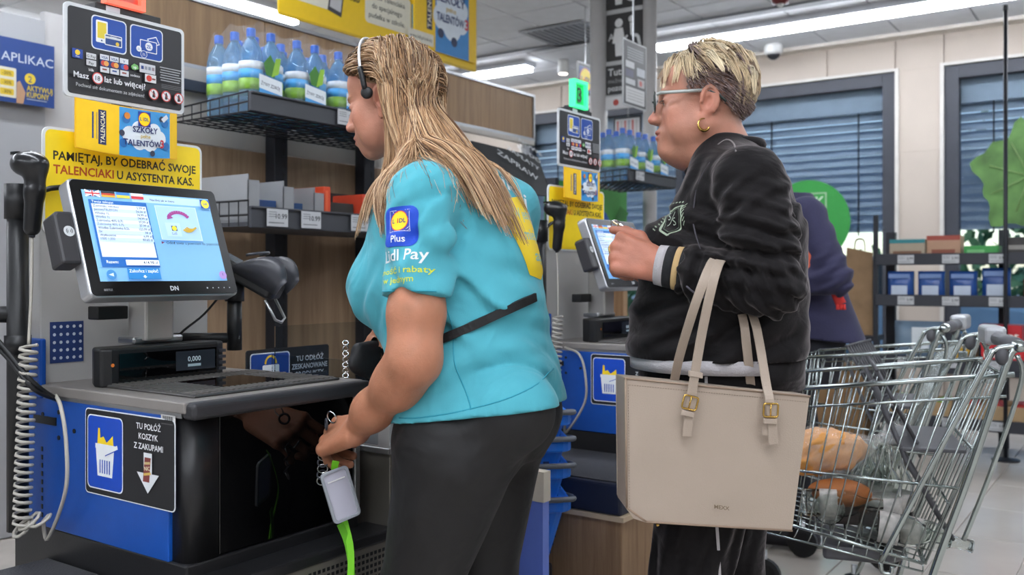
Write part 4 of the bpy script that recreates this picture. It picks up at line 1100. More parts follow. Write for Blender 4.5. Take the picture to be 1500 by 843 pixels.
carton('battery_box', (2.15, 2.64, zb), (2.285, 2.70, zb + .085), '22406e', 'navy battery box with white lettering on the lower shelf', 'box', [('TRONIC', .5, .25, .03, 'dfe4ea')])
carton('battery_box', (2.155, 2.72, zb), (2.235, 2.86, zb + .11), '2b5a96', 'blue box behind the navy battery box', 'box', bands=[(.6, .2, 1, .9, 'b05038')])
carton('battery_box', (2.32, 2.66, zb), (2.43, 2.74, zb + .085), '27466f', 'plain navy box between two clear dividers', 'box')
carton('lighter_display', (2.51, 2.63, zb), (2.545, 2.80, zb + .155), 'd24a2a', 'orange upright display on the lower shelf, left one', 'display', bands=[(.1, .1, .5, .9, 'e0633c')])
carton('gum_tray', (2.56, 2.66, zb), (2.70, 2.84, zb + .10), '34322f', 'open dark tray of white packets between the orange displays', 'tray', bands=[(.05, .1, .95, .55, 'cfc9c0')])
carton('lighter_display', (2.72, 2.63, zb), (2.755, 2.80, zb + .14), 'c8452c', 'orange upright display on the lower shelf, right one', 'display')
carton('tobacco_box', (2.77, 2.66, zb), (2.93, 2.88, zb + .12), '3a2523', 'dark brown box with white print at the end of the lower shelf', 'box', [('40 x 50 g', .5, .2, .03, 'd9d5cf')])
carton('tobacco_box', (2.60, 2.86, zb), (2.92, 2.98, zb + .16), '2e1f1e', 'long dark red box at the back of the lower shelf', 'box')
carton('snack_box', (2.95, 2.64, zb), (3.10, 2.86, zb + .10), '6d3340', 'maroon box beside the hair strands on the lower shelf', 'box', bands=[(0, .3, 1, .7, 'b9a39a')])

# second, farther shelf with water
gon2 = shelf_unit(4.74, 5.36, 2.5, 2.95, 1.76, 1.3, (5.05,), 'far shelf with water bottles in front of the customer\'s mouth', lower=False)
price(A(4.80, 2.478, 1.70), (1, 0, 0), (0, 0, 1), '1.99', gon2, .10, .05)
lab = ['far water pack at the left end of the far shelf', 'far water pack in the middle of the far shelf', 'far water pack below the customer\'s chin']
for k in range(3):
    c = copy_tree(pk); place(c, (4.79 + .2 * k, 2.56, 1.695)); c['label'] = lab[k]; c['group'] = 'water packs on the far shelf'
fp = thing('berry_panel', 'green panel with a print of blueberries below the far water shelf', 'panel', (4.8, 2.96, .3))
MB().box((4.62, 2.97, .1), (5.62, 2.99, 1.72)).build('board', ink('4f9a4c'), fp)
p = Print((4.62, 2.97, .1), (1, 0, 0), (0, 0, 1), .001)
for x, z, r in ((.25, 1.05, .13), (.33, .90, .12), (.19, .85, .12), (.62, 1.32, .16), (.75, 1.12, .17), (.55, 1.05, .13)): p.circ(x, z, r, '2b5fae'); p.circ(x + .02, z + .03, r * .35, '5b8fd0'); p.circ(x, z, r * .16, '1c3f7c')
for x, z in ((.12, 1.3), (.42, 1.5), (.9, 1.45), (.9, .9)): p.poly([(x - .1, z - .05), (x, z + .06), (x + .12, z + .02), (x + .02, z - .08)], '3c7a38')
p.rect(.36, .0, .50, 1.62, 'b5b6b6'); p.build(fp)
dr = MB().box((4.60, 2.90, .2), (4.64, 2.97, 1.72)).build('frame_post', m_dark, fp)

# low wooden counter in front of the far shelf
wc = thing('wooden_counter', 'low oak counter behind the assistant\'s back', 'counter', (3.6, 2.7, 0))
MB().box((3.25, 2.55, .0), (4.5, 2.58, 1.28)).build('front_panel', m_woodb, wc)
MB().box((3.22, 2.40, 1.28), (4.55, 2.60, 1.31)).build('top', mat('counter_top', 'a9a49c', .4), wc)
MB().box((4.5, 2.4, 0), (4.55, 2.6, 1.28)).build('side_panel', m_woodc, wc)
sb = thing('black_notice_board', 'tilted black notice board with white lettering behind the assistant\'s hair', 'sign', (3.4, 2.4, 1.31))
q = [Pv(690, 206, 2.62), Pv(788, 230, 2.62), Pv(808, 287, 2.42), Pv(690, 278, 2.42)]
exn = unit(q[2] - q[3]); nn = unit(np.cross(q[1] - q[0], q[3] - q[0]));
if nn[1] > 0: nn = -nn
vs = [a for a in q] + [a - nn * .008 for a in q]
mk('board', vs, [(0, 1, 2, 3)[::-1], (4, 5, 6, 7), (0, 1, 5, 4), (1, 2, 6, 5), (2, 3, 7, 6), (3, 0, 4, 7)], ink('26282a'), sb)
eyn = unit(q[0] - q[3]); exn = unit(exn - eyn * np.dot(exn, eyn)); hgt_ = np.linalg.norm(q[0] - q[3])
p = Print(q[2] - exn * .33, exn, eyn, .001)
for i, (s_, y) in enumerate((('NOWE', .78), ('SIĘ DO', .58), ('ZAPŁATY', .38), ('ZAPRAW', .12))): p.text(s_, .295 - .015 * i, y * hgt_, .05 if i < 3 else .062, 'b9bcbe', 'R', .012)
p.build(sb)

# posts with pictogram panel
pp = thing('pictogram_panel', 'black restroom pictogram panel between two grey posts', 'sign', (5.6, 2.98, 0))
m_pst = mat('post_cream', 'a9a7a5', .45, var=.03)
for v in (3.177, 2.787):
    MB().tube([(5.6, v, 0), (5.6, v, CEIL)], .06 if v > 3 else .045, 14).build('post', m_pst, pp, True)
MB().box((5.60, 2.80, 2.28), (5.615, 3.16, CEIL - .05)).build('panel', ink('a5a6a6'), pp)
p = Print((5.60, 3.12, 2.28), (0, -1, 0), (0, 0, 1), .001)
for z0 in (.33, .68):
    p.rect(.0, z0, .29, z0 + .32, '2a2a2b'); c = 'c4c5c5'
    p.circ(.10, z0 + .255, .03, c); p.poly([(.07, z0 + .22), (.13, z0 + .22), (.15, z0 + .12), (.13, z0 + .12), (.125, z0 + .03), (.075, z0 + .03), (.07, z0 + .12), (.05, z0 + .12)], c)
    p.circ(.195, z0 + .27, .022, c); p.line([(.195, z0 + .245), (.20, z0 + .16), (.245, z0 + .15), (.26, z0 + .08)], .022, c); p.line([(.205 + .065 * math.cos(a), z0 + .11 + .065 * math.sin(a)) for a in np.linspace(2.2, 5.9, 10)], .013, c)
    p.text('A', .02, z0 + .14, .07, c)
p.rect(.0, .10, .29, .30, '262627'); p.text('Tutaj', .02, .23, .07, 'c9caca', 'L', .012); p.text('można', .02, .18, .04, '8f9090'); p.text('pozost...', .02, .125, .055, 'c9caca', 'L', .01); p.rect(0, .0, .29, .085, 'bdbdbd'); p.circ(.08, .045, .022, 'a8433c'); p.rect(.13, .035, .25, .055, '8c8c8c')
p.build(pp)
ib = thing('info_board', 'tall grey-edged info board hanging in front of the pictogram panel', 'sign', (4.58, 2.37, 2.07))
MB((4.44, 2.37, 2.07), (1, 0, 0), (0, 0, 1), (0, -1, 0)).prism(rrect(.28, .36, .008, 3, .14, .18), -.006, 0).build('board', ink('aeb0b0'), ib)
p = Print((4.44, 2.37, 2.07), (1, 0, 0), (0, 0, 1), .0006); p.rect(.008, .008, .272, .352, '3a3b3c')
for i in range(5): p.rect(.05, .315 - i * .014, .24, .322 - i * .014, '8d8f90')
for (a, b, c_, d, cc) in ((.03, .21, .13, .245, 'b9bbbd'), (.03, .16, .12, .20, '4a4a60'), (.03, .12, .14, .15, 'b5b7ba'), (.16, .18, .255, .225, 'b4b8be'), (.17, .12, .25, .165, 'a8a3a3'), (.03, .02, .25, .105, 'c3c4c4')): p.rect(a, b, c_, d, cc)
p.circ(.205, .142, .016, 'b04a44')
for i in range(4): p.rect(.045, .085 - i * .016, .235, .089 - i * .016, '8a8a8a')
p.build(ib); MB().tube([(4.58, 2.38, 2.43), (4.58, 2.38, CEIL)], .006, 6).build('hanger', m_steel, ib)
fs = thing('framed_notice', 'small framed paper notice with red columns above the far water bottles', 'notice', tuple(Pu(920, 205, 5.9)))
a = Pu(899, 208, 5.9); 
MB(a, (0, -1, 0), (0, 0, 1), (-1, 0, 0)).box((0, 0, -.01), (.22, .17, 0)).build('frame', m_dark, fs)
p = Print(a, (0, -1, 0), (0, 0, 1), .001); p.rect(.012, .012, .208, .158, 'c9cacb')
for i, c in enumerate(('b86a68', 'b7b2b2', 'b86a68', '9aa2ac', 'b86a68', 'b7b2b2')): p.rect(.025 + i * .03, .02, .042 + i * .03, .145, c)
p.build(fs); MB().tube([a + A(0.01, -.11, .17), A(a[0] + .01, a[1] - .11, CEIL)], .004, 5).build('hanger', m_steel, fs)
es = thing('emblem_sign', 'small hanging sign with blue and yellow store emblem left of the posts', 'sign', tuple(Pv(856, 150, 3.6)))
a = Pv(846, 147, 3.6)
MB(a, (1, 0, 0), (0, 0, 1), (0, -1, 0)).box((0, 0, -.01), (.24, .30, 0)).build('board', ink('c3c4c6'), es)
p = Print(a, (1, 0, 0), (0, 0, 1), .001); p.rect(.01, .06, .23, .29, '22252e'); logo(p, .12, .175, .19); p.build(es)
MB().tube([a + A(.12, .005, .30), A(a[0] + .12, a[1] + .005, CEIL)], .004, 5).build('hanger', m_steel, es)

# hanging yellow banner
bn = thing('hanging_banner', 'wide yellow hanging banner above the shelf header', 'banner', (3.9, 3.6, 2.45))
o = A(3.13, 3.6, 2.45); w, h = 1.63, .62
MB(o, (1, 0, 0), (0, 0, 1), (0, -1, 0)).box((0, 0, -.01), (w, h, 0)).build('board', ink('e5c01e'), bn)
for x in (.1, 1.5): MB().tube([o + A(x, .005, h), A(o[0] + x, o[1] + .005, CEIL)], .003, 5).build('wire', m_steel, bn)
p = Print(o, (1, 0, 0), (0, 0, 1), .001)
p.rect(.0, .0, w, .012, 'c9a51c')
p.rect(.06, .10, .36, .36, 'd9d6c4', .02); p.text('zeskanuj', .10, .27, .05, '3a3832', 'L', .01); p.text('kod QR', .13, .20, .05, '3a3832', 'L', .01)
p.poly([(.33, .10), (.43, .08), (.48, .40), (.38, .42)], '3c3c40'); p.poly([(.345, .12), (.425, .105), (.465, .385), (.385, .40)], 'b9babc'); p.poly([(.375, .24), (.435, .23), (.45, .35), (.39, .36)], '6d6e70')
p.text('lub', .50, .19, .06, '3a3832', 'L', .012); p.text('swojej szkole:', .72, .36, .075, '3a3832', 'L', .016)
p.rect(.61, .10, .99, .31, 'd9d6c4', .025); p.text('wrzuć Talenciaka', .79, .245, .042, '3a3832', 'C', .01, width=.30); p.text('do specjalnego', .79, .19, .042, '3a3832', 'C', .01); p.text('pudełka w szkole.', .79, .135, .042, '3a3832', 'C', .01, width=.30)
p.rect(1.0, .13, 1.13, .29, '4d9bd3', .006); p.circ(1.065, .21, .045, 'd5e0e8'); p.text('TALENT', 1.065, .20, .02, '28407e', 'C', .02)
p.build(bn)
b2 = thing('token_poster', 'large token poster fixed over the right end of the yellow banner', 'poster', (4.4, 3.58, 2.5))
o = A(4.14, 3.585, 2.50); w, h = .60, .56
MB(o, (1, 0, 0), (0, 0, 1), (0, -1, 0)).box((0, 0, -.012), (w, h, 0)).build('board', ink('edc426'), b2)
p = Print(o, (1, 0, 0), (0, 0, 1), .001)
p.rect(.19, .0, .52, h, '3b86c6'); p.rect(.52, 0, w, h, 'e8c02a'); p.rect(.11, .12, .16, .42, '2b3154'); p.text('TALENCIAK', .150, .13, .045, 'efe6c6', 'L', .01, rot=PI / 2, width=.28)
for cx, cy, r in ((.25, .22, .08), (.35, .18, .09), (.44, .22, .07), (.28, .30, .08), (.40, .31, .08), (.34, .26, .11), (.45, .3, .06)): p.circ(cx, cy, r, 'd5dfe8')
for cx, cy in ((.22, .36), (.24, .12), (.46, .4), (.37, .09)): p.circ(cx, cy, .03, '2d3a58')
logo(p, .36, .46, .14); p.text('SZKOŁY', .34, .315, .075, '26356a', 'C', .024); p.text('pełne', .34, .265, .045, 'c2a23c', 'C', .01); p.text('TALENTÓW', .335, .195, .07, '26356a', 'C', .024, width=.27); p.text('3', .495, .19, .09, 'c63c44', 'C', .03)
p.rect(-.06, .02, .17, .09, 'd8d5c6'); p.text('www.lidl.pl/szkoly', .055, .045, .028, '3a3832', 'C', .008)
p.build(b2)

# partition, poster at far left
pt = struct(MB().box((-.6, 4.14, 0), (2.24, 4.2, 2.30)).build('wall_partition', mat('partition_grey', '9fa1a4', .3, var=.05, vs=1.2, bump=.02)))
struct(MB().box((2.25, 4.16, 0), (2.9, 4.2, 2.35)).build('wall_partition_end', mat('partition_pale', 'b4b3b3', .35, var=.04)))
ps = thing('coupon_poster', 'navy poster about activating coupons hanging at the left edge', 'poster', (1.8, 4.09, 1.93))
o = A(1.05, 4.09, 1.90); w, h = 1.206, .28
MB(o, (1, 0, 0), (0, 0, 1), (0, -1, 0)).box((0, 0, -.006), (w, h, 0)).build('sheet', ink('24407c'), ps)
p = Print(o, (1, 0, 0), (0, 0, 1), .001)
p.text('OSZCZĘDZAJ Z APLIKAC', 1.2, .18, .055, 'b3bccb', 'R', .004, width=.66)
p.rect(.955, .02, 1.035, .15, 'c6c3b4', .005); [p.rect(.965, .03 + i * .04, 1.025, .058 + i * .04, 'c7ab33', .006) for i in range(3)]; [p.text('-30%', .995, .037 + i * .04, .02, '4a4020', 'C', .01) for i in range(3)]
p.poly([(1.035, .0), (1.065, .0), (1.075, .05), (1.05, .10), (1.037, .09)], 'a98468'); p.poly([(.92, .0), (.955, .0), (.955, .09), (.925, .07)], 'a98468')
p.circ(1.095, .115, .024, 'cdb437'); p.text('2', 1.095, .10, .038, '2b3f6e', 'C', .01); p.text('AKTYWUJ', 1.08, .062, .034, 'cdb437', 'L', .012, width=.115); p.text('KUPONY', 1.08, .033, .034, 'cdb437', 'L', .012, width=.10); p.rect(1.08, .022, 1.17, .027, '8592ad')
p.build(ps); MB().tube([o + A(.9, .003, h), A(o[0] + .9, o[1] + .003, CEIL)], .004, 6).build('hanger', m_steel, ps)
# dotted navy sticker on the near housing
st = thing('dotted_sticker', 'navy square sticker with white dots behind the near checkout', 'sticker', tuple(Pv(97, 533, V0 + .518)))
a = Pv(73, 533, V0 + .519); b = Pv(122, 533, V0 + .519); w = b[0] - a[0]; h = .092
MB(a, (1, 0, 0), (0, 0, 1), (0, -1, 0)).box((0, 0, 0), (w, h, .001)).build('sheet', ink('2b3f74'), st)
p = Print(a, (1, 0, 0), (0, 0, 1), .0015)
for i in range(5):
    for j in range(5): p.circ(w * (.12 + .19 * i), h * (.12 + .19 * j), .0036, 'c9d0dc')
p.build(st)

# ------------------------------------------------------------------ stacked shopping baskets
m_bask = mat('basket_blue', '1266c8', .38, var=.05)
def basket(loc, rz, label):
    t = thing('shopping_basket', label, 'shopping basket', loc, rz, 'stacked blue shopping baskets')
    w0, d0, w1, d1, hh = .30, .20, .42, .29, .23
    def ring(k, ins=0): return rrect(w0 + (w1 - w0) * k - ins, d0 + (d1 - d0) * k - ins, .04, 4)
    V = []; Fc = []
    R_ = [(ring(0), 0), (ring(1), hh), (ring(1, .008), hh), (ring(0.03, .008), .008)]; n = len(R_[0][0])
    for r, z in R_: V += [(x, y, z) for x, y in r]
    for i in range(3):
        for k in range(n): Fc.append((i * n + k, i * n + (k + 1) % n, (i + 1) * n + (k + 1) % n, (i + 1) * n + k))
    Fc += [tuple(range(n - 1, -1, -1)), tuple(range(3 * n, 4 * n))]
    b = mk('body', V, Fc, m_bask, t, local=True)
    MB().prism(rrect(w1 + .025, d1 + .025, .05, 4), hh - .032, hh).build('rim', m_bask, t, local=True, bevel=.006)
    g = MB()
    for s in (-1, 1):
        for j in range(6):
            z = .04 + j * .024; k = z / hh
            for i in range(9):
                x = (-.5 + (i + .5) / 9) * (w0 + (w1 - w0) * k) * .86; y = s * (d0 + (d1 - d0) * k) / 2
                g.box((x - .009, y - .002, z), (x + .009, y + .002, z + .016))
            for i in range(6):
                y = (-.5 + (i + .5) / 6) * (d0 + (d1 - d0) * k) * .8; x = s * (w0 + (w1 - w0) * k) / 2
                g.box((x - .002, y - .008, z), (x + .002, y + .008, z + .016))
    tag(g.build('openings', mat('basket_shade', '06244e', .7), t, local=True), kind='stuff')
    hp = [(-w1 / 2 - .012, -.03, hh - .01)] + [(-w1 / 2 - .014, -d1 / 2 + .02, hh + .004), (-w1 / 2 + .03, -d1 / 2 - .022, hh + .008), (w1 / 2 - .03, -d1 / 2 - .022, hh + .008), (w1 / 2 + .014, -d1 / 2 + .02, hh + .004), (w1 / 2 + .012, -.03, hh - .01)]
    MB().tube(smooth_path(hp, 3), .008, 8).build('handle', mat('handle_grey', '55585e', .45), t, True, local=True)
    return t
bc = P(718, 700, 2.75); names = ['lowest blue shopping basket of the stack behind the assistant\'s hip', 'second blue shopping basket from the bottom of the stack', 'third blue shopping basket from the bottom of the stack', 'topmost blue shopping basket of the stack']
for i in range(4): basket((bc[0], bc[1], .30 + i * .075 + (.0 if i else -.02)), TH - PI / 2 + .12, names[i])
tr = thing('basket_trolley', 'low dark wheeled stand under the blue baskets', 'trolley', (bc[0], bc[1], 0))
MB((bc[0], bc[1], 0)).box((-.16, -.12, .20), (.16, .12, .28)).build('platform', m_dark, tr, bevel=.01)
for sx in (-1, 1):
    for sy in (-1, 1): MB((bc[0] + sx * .12, bc[1] + sy * .09, 0)).lathe([(.01, .0), (.018, .02), (.018, .2)], 10).build('leg', m_black, tr)
# ================================================================== people
import bmesh
def sec(py, pf, pb, a, o, f, r, grow=0.0):
    c = Ppl((pf + pb) / 2, py, o, r); d = np.dot(c - A(0, 0, H), FW); half = (pb - pf) / 2 / F * d
    b = math.sqrt(max(half ** 2 - (a * np.dot(r, RT)) ** 2, .05 ** 2)) / abs(np.dot(f, RT))
    return (c[2], (c[0], c[1]), a + grow, b + grow)
class Loc:
    """local frame: x right, y forward, z up"""
    def __init__(s, c, fwd, up=(0, 0, 1), scale=1.0):
        s.c = np.array(c, float); s.y = unit(fwd); s.x = unit(np.cross(s.y, up)); s.z = np.cross(s.x, s.y); s.R = np.array([s.x, s.y, s.z]); s.s = scale
    def __call__(s, *p): p = np.array(p, float); return s.c + s.s * (p @ s.R)
    def inv(s, w): return ((np.asarray(w) - s.c) @ s.R.T) / s.s
    def el(s, fld, c, r, k=.01, mode='u', tilt=None):
        R = s.R
        if tilt is not None: R = np.array(tilt, float) @ s.R
        fld.ell(s(*c), np.array(r) * s.s, R, k, mode)
    def co(s, fld, a, b, ra, rb, k=.01, mode='u'): fld.cone(s(*a), s(*b), ra * s.s, rb * s.s, k, mode)
def rotx(a): c, s = math.cos(a), math.sin(a); return np.array([[1, 0, 0], [0, c, s], [0, -s, c]])
def head_field(L, res, heavy=0.0, neck=None, nose=1.0, ears=(-1, 1), fem=0.0):
    f = Field(L.c - .2, L.c + np.array([.2, .2, .17]), res)
    L.el(f, (0, -.018, .036), (.073 + .003 * heavy, .095, .080), .02)
    L.el(f, (0, .026, -.028), (.060 + .006 * heavy, .060, .088), .025)
    L.el(f, (0, .046, .050), (.056, .036, .045), .02)
    for s in (-1, 1):
        L.co(f, (s * (.053 - .004 * fem), -.004, -.055 + .004 * fem), (s * .012, .066 - .004 * fem, -.099 + .003 * fem), .021 + .006 * heavy - .005 * fem, .016 - .003 * fem, .025)
        L.el(f, (s * .037, .052, -.026), (.026, .026, .030), .02)
        L.el(f, (s * .04, .043, -.062), (.02 + .008 * heavy, .028, .03), .02)
        L.el(f, (s * .018, .079 - .004 * fem, .022), (.024, .010, .008), .012)
    L.el(f, (0, .071 - .003 * fem, -.099 + .003 * fem), (.023 - .006 * fem, .019 - .003 * fem, .019 - .003 * fem), .018)
    if heavy: L.el(f, (0, .030, -.108), (.043, .048, .030 * heavy), .02); L.el(f, (0, .078, -.098), (.020, .016, .016), .012)
    L.el(f, (0, .074, -.066), (.030, .020, .026), .02)
    # nose
    L.co(f, (0, .080, .014), (0, .099 * nose ** .3, -.026), .0085, .0115, .010)
    L.el(f, (0, .104 * nose ** .35, -.031), (.0115, .0125, .011), .006)
    for s in (-1, 1): L.el(f, (s * .0115, .095, -.035), (.0085, .012, .008), .005)
    # lips
    L.el(f, (0, .0900, -.0600), (.020, .0110, .0066), .004); L.el(f, (0, .0890, -.0722), (.0185, .0112, .0075), .004)
    L.el(f, (0, .103, -.0660), (.021, .014, .0016), .0025, 's')
    # eyes
    for s in (-1, 1):
        L.el(f, (s * .031, .091, .000), (.016, .016, .0105), .009, 's')
        L.el(f, (s * .031, .0690, .0015), (.0165, .0150, .0125), .004)
        L.el(f, (s * .031, .086, -.0020), (.0125, .008, .0030), .002, 's')
    for s in ears:
        T = np.array([[1, 0, 0], [0, .97, .25], [0, -.25, .97]])
        L.el(f, (s * .0755, -.014, -.010), (.0085, .0185, .031), .005, 'u', T)
        pts = [(s * (.079 + .004 * math.sin(a * .5)), -.015 - .017 * math.cos(a), -.006 + .027 * math.sin(a)) for a in np.linspace(-1.1, 3.3, 10)]
        for a, b in zip(pts[:-1], pts[1:]): L.co(f, a, b, .0042, .0042, .003)
        L.el(f, (s * .0875, -.011, -.011), (.0100, .0105, .0175), .003, 's', T)
        L.el(f, (s * .079, -.010, .006), (.004, .009, .006), .004); L.el(f, (s * .078, .003, -.012), (.004, .004, .006), .003)
        L.el(f, (s * .0745, -.002, -.041), (.0055, .0085, .0105), .005)
    if neck is not None:
        f.cone(L(0, -.030, -.060), neck[0], (.056 - .006 * fem) * L.s, neck[1], .03)
        if heavy: f.cone(L(0, .012, -.10), neck[0] + L.y * .03, .045, neck[1] * .8, .04)
    return f
def hand_field(f, wr, fd, pn, td, curls, thumb, fr=1.0, spread=1.0, rr=1.0):
    """wrist point, finger direction, palm normal, thumb-side direction; curl angles per finger (3 joints)"""
    fd = unit(fd); pn = unit(pn - fd * np.dot(pn, fd)); td0 = np.array(td, float); td = unit(td0 - fd * np.dot(td0, fd) - pn * np.dot(td0, pn))
    offs = (.029, .0095, -.0105, -.0285); fwd = (.084, .088, .083, .074); seg = ((.041, .026, .022), (.045, .029, .023), (.042, .027, .022), (.033, .021, .019)); rad = (.0092, .0094, .0090, .0080)
    tips = []
    for i in range(4):
        m = wr + fr * (fd * fwd[i] + td * offs[i] * spread - pn * .002)
        f.cone(wr + td * offs[i] * .65 * fr, m, .0165 * fr, .0125 * fr, .012)
        f.cone(m, m - pn * .002, .0112 * fr * rr, .0112 * fr * rr, .006)
        a = 0; p = m; d = fd
        for j in range(3):
            a += curls[i][j]; d = unit(fd * math.cos(a) + pn * math.sin(a) + td * (.05 * (1.5 - i)) * spread * .3)
            q = p + d * seg[i][j] * fr; r0 = rad[i] * (1 - .07 * j) * fr * rr; r1 = rad[i] * (1 - .07 * (j + 1)) * fr * rr
            f.cone(p, q, r0, r1, .004); p = q
        tips.append(p)
    p = wr + fr * (fd * .022 + td * .020 + pn * .010)
    f.cone(wr + fr * pn * .004, p, .020 * fr, .018 * fr, .014)
    for j, (v, l, r0, r1) in enumerate(zip(thumb, (.043, .034, .027), (.016, .0115, .0105), (.0118, .0105, .0085))):
        d = unit(fd * v[0] + td * v[1] + pn * v[2]); q = p + d * l * fr; f.cone(p, q, r0 * fr, r1 * fr, .006); p = q
    tips.append(p)
    return tips
def skin_cols(v, base, L=None, lip='a8584e', blush=.0, brow=None, seed=1, mott=.05):
    c = np.tile(np.array(lin(base)[:3]), (len(v), 1)); rs = np.random.RandomState(seed)
    n = np.sin(v[:, 0] * 61 + 3 * np.sin(v[:, 2] * 40)) * np.sin(v[:, 1] * 53 + 2 * np.sin(v[:, 0] * 70)) * np.sin(v[:, 2] * 47)
    c *= (1 + mott * n)[:, None]; c[:, 1:] *= (1 - .4 * mott * n)[:, None]
    if L is not None:
        q = L.inv(v)
        def blob(ctr, r, col, amt):
            w = np.clip(1.3 - np.linalg.norm((q - np.array(ctr)) / np.array(r), axis=1), 0, 1) * amt; w = np.clip(w, 0, 1)
            c[:] = c * (1 - w[:, None]) + np.array(lin(col)[:3]) * w[:, None]
        blob((0, .092, -.066), (.020, .016, .0115), lip, 1.4)
        for s in (-1, 1):
            blob((s * .045, .06, -.035), (.025, .035, .025), 'c07a66', blush); blob((s * .08, -.01, -.012), (.012, .03, .04), 'bb7360', .45)
        blob((0, .108, -.031), (.02, .014, .014), 'bd7362', .6)
        if brow:
            for s in (-1, 1): blob((s * .033, .083, .0225), (.021, .02, .0042), brow, 1.3)
    return c
def tubes(paths, r0, r1, sides=3, seed=0):
    """paths (n, k, 3) to tapered tubes; returns verts, quads"""
    n, k, _ = paths.shape
    T = np.gradient(paths, axis=1); T /= np.linalg.norm(T, axis=2, keepdims=True) + 1e-9
    ref = np.random.RandomState(seed).randn(n, 1, 3); N = np.cross(T, np.broadcast_to(ref, T.shape)); N /= np.linalg.norm(N, axis=2, keepdims=True) + 1e-9; B = np.cross(T, N)
    t = np.linspace(0, 1, k)[None, :, None]; rad = (np.asarray(r0).reshape(-1, 1, 1) * (1 - t) + np.asarray(r1).reshape(-1, 1, 1) * t)
    V = np.stack([paths + rad * (math.cos(2 * PI * j / sides) * N + math.sin(2 * PI * j / sides) * B) for j in range(sides)], 2)
    idx = np.arange(n * k * sides).reshape(n, k, sides)
    Q = np.stack([idx[:, :-1], np.roll(idx[:, :-1], -1, 2), np.roll(idx[:, 1:], -1, 2), idx[:, 1:]], -1).reshape(-1, 4)
    return V.reshape(-1, 3), Q
def flow(roots, d, steps, step, col, off, g, stiff, wander=.0, seed=0, guide=None, cling=0):
    rs = np.random.RandomState(seed); p = roots.copy(); out = [p.copy()]; d = d.copy(); ph = rs.rand(len(p), 3) * 6.28
    for i in range(steps):
        gg = g[None] if guide is None else guide(p, i)
        wv = wander * np.sin(ph + i * .55)
        d = d * stiff + gg * (1 - stiff) + wv; d /= np.linalg.norm(d, axis=1, keepdims=True) + 1e-9
        st = step if np.isscalar(step) else step[:, None]
        q = p + d * st
        for cf in col:
            s_ = cf.sample(q); gr = cf.grad(q); m = s_ < off
            q = np.where(m[:, None], q + gr * (off - s_)[:, None], q)
            if i < cling: q = np.where(((~m) & (s_ < .08))[:, None], q - gr * ((s_ - off) * .55)[:, None], q)
        nd = q - p; nd /= np.linalg.norm(nd, axis=1, keepdims=True) + 1e-9; d = nd; p = q; out.append(p.copy())
    return np.stack(out, 1)
def tess(v, f, maxlen):
    bm = bmesh.new(); vs = [bm.verts.new(tuple(x)) for x in v]
    for q in f:
        try: bm.faces.new([vs[i] for i in q])
        except ValueError: pass
    bmesh.ops.triangulate(bm, faces=bm.faces[:])
    for _ in range(5):
        es = [e for e in bm.edges if e.calc_length() > maxlen]
        if not es: break
        bmesh.ops.subdivide_edges(bm, edges=es, cuts=1); bmesh.ops.triangulate(bm, faces=bm.faces[:])
    bm.verts.index_update(); V = np.array([x.co[:] for x in bm.verts]); Fc = [tuple(x.index for x in q.verts) for q in bm.faces]; bm.free(); return V, Fc
def decal(pr, bvh, parent, maxlen=.008, lift=.0008, reach=.12):
    """wrap a flat print on the surface behind it"""
    n = pr.n
    for part, d in pr.b.items():
        for ci, colr in enumerate(d['mats']):
            fs = [q for q, m in zip(d['f'], d['m']) if m == ci]; used = sorted({i for q in fs for i in q}); mp = {u: k for k, u in enumerate(used)}
            V, Fc = tess(np.array([d['v'][u] for u in used]), [tuple(mp[i] for i in q) for q in fs], maxlen)
            out = []; ok = []
            for x in V:
                h = np.dot(x - pr.o, n); hit = bvh.ray_cast(Vector(x + n * reach), Vector(-n), reach * 2.2)
                if hit[0] is None: out.append(x); ok.append(False)
                else: out.append(np.array(hit[0]) + n * (lift + max(h, 0) * .9)); ok.append(True)
            Fc = [q for q in Fc if all(ok[i] for i in q)]
            if Fc: mk(part, out, Fc, ink(colr, .7) if isinstance(colr, str) else colr, parent)
def bvh_of(V, Q): return BVHTree.FromPolygons([tuple(x) for x in V], [tuple(int(i) for i in q) for q in Q])
def gridpatch(poly_fn, n): pass
m_skin = mat('skin_attr', 'c08a70', .47, attr='Col', var=.06, vs=38, bump=.16, bs=380, sss=.10, spec=.4, crease=.06, cs=42)
m_hair = mat('hair_attr', 'a08058', .42, attr='Col', var=.05, vs=60, spec=.45)
m_eyew = mat('eye_white', 'd8d2cc', .1, coat=1, var=0); m_iris = mat('iris', '4a5a5c', .1, coat=1, var=.2, vs=300)
def eyes(L, par):
    for s in (-1, 1):
        for k_ in range(3): MB().tube([L(s * .031 + x, .0695 + .0158 * math.cos(x * 62) + .003 * k_, .0010 + .0035 * math.cos(x * 95) - .0012 * k_) for x in np.linspace(-.0135, .0135, 9)], .0009 - .0002 * k_, 4).build('lashes', mat('lash_brown', '241a16', .7), par, True)
        e = MB().ball(L(s * .031, .0695, -.0015), .0124 * L.s, 16, 12).build('eye', m_eyew, par, True)
        MB(L(s * .031, .0695, -.0015), L.x, L.z, L.y).lathe([(.0058 * L.s, .0108 * L.s), (.0045 * L.s, .0118 * L.s), (.001, .0124 * L.s)], 12).build('iris', m_iris, e, True)
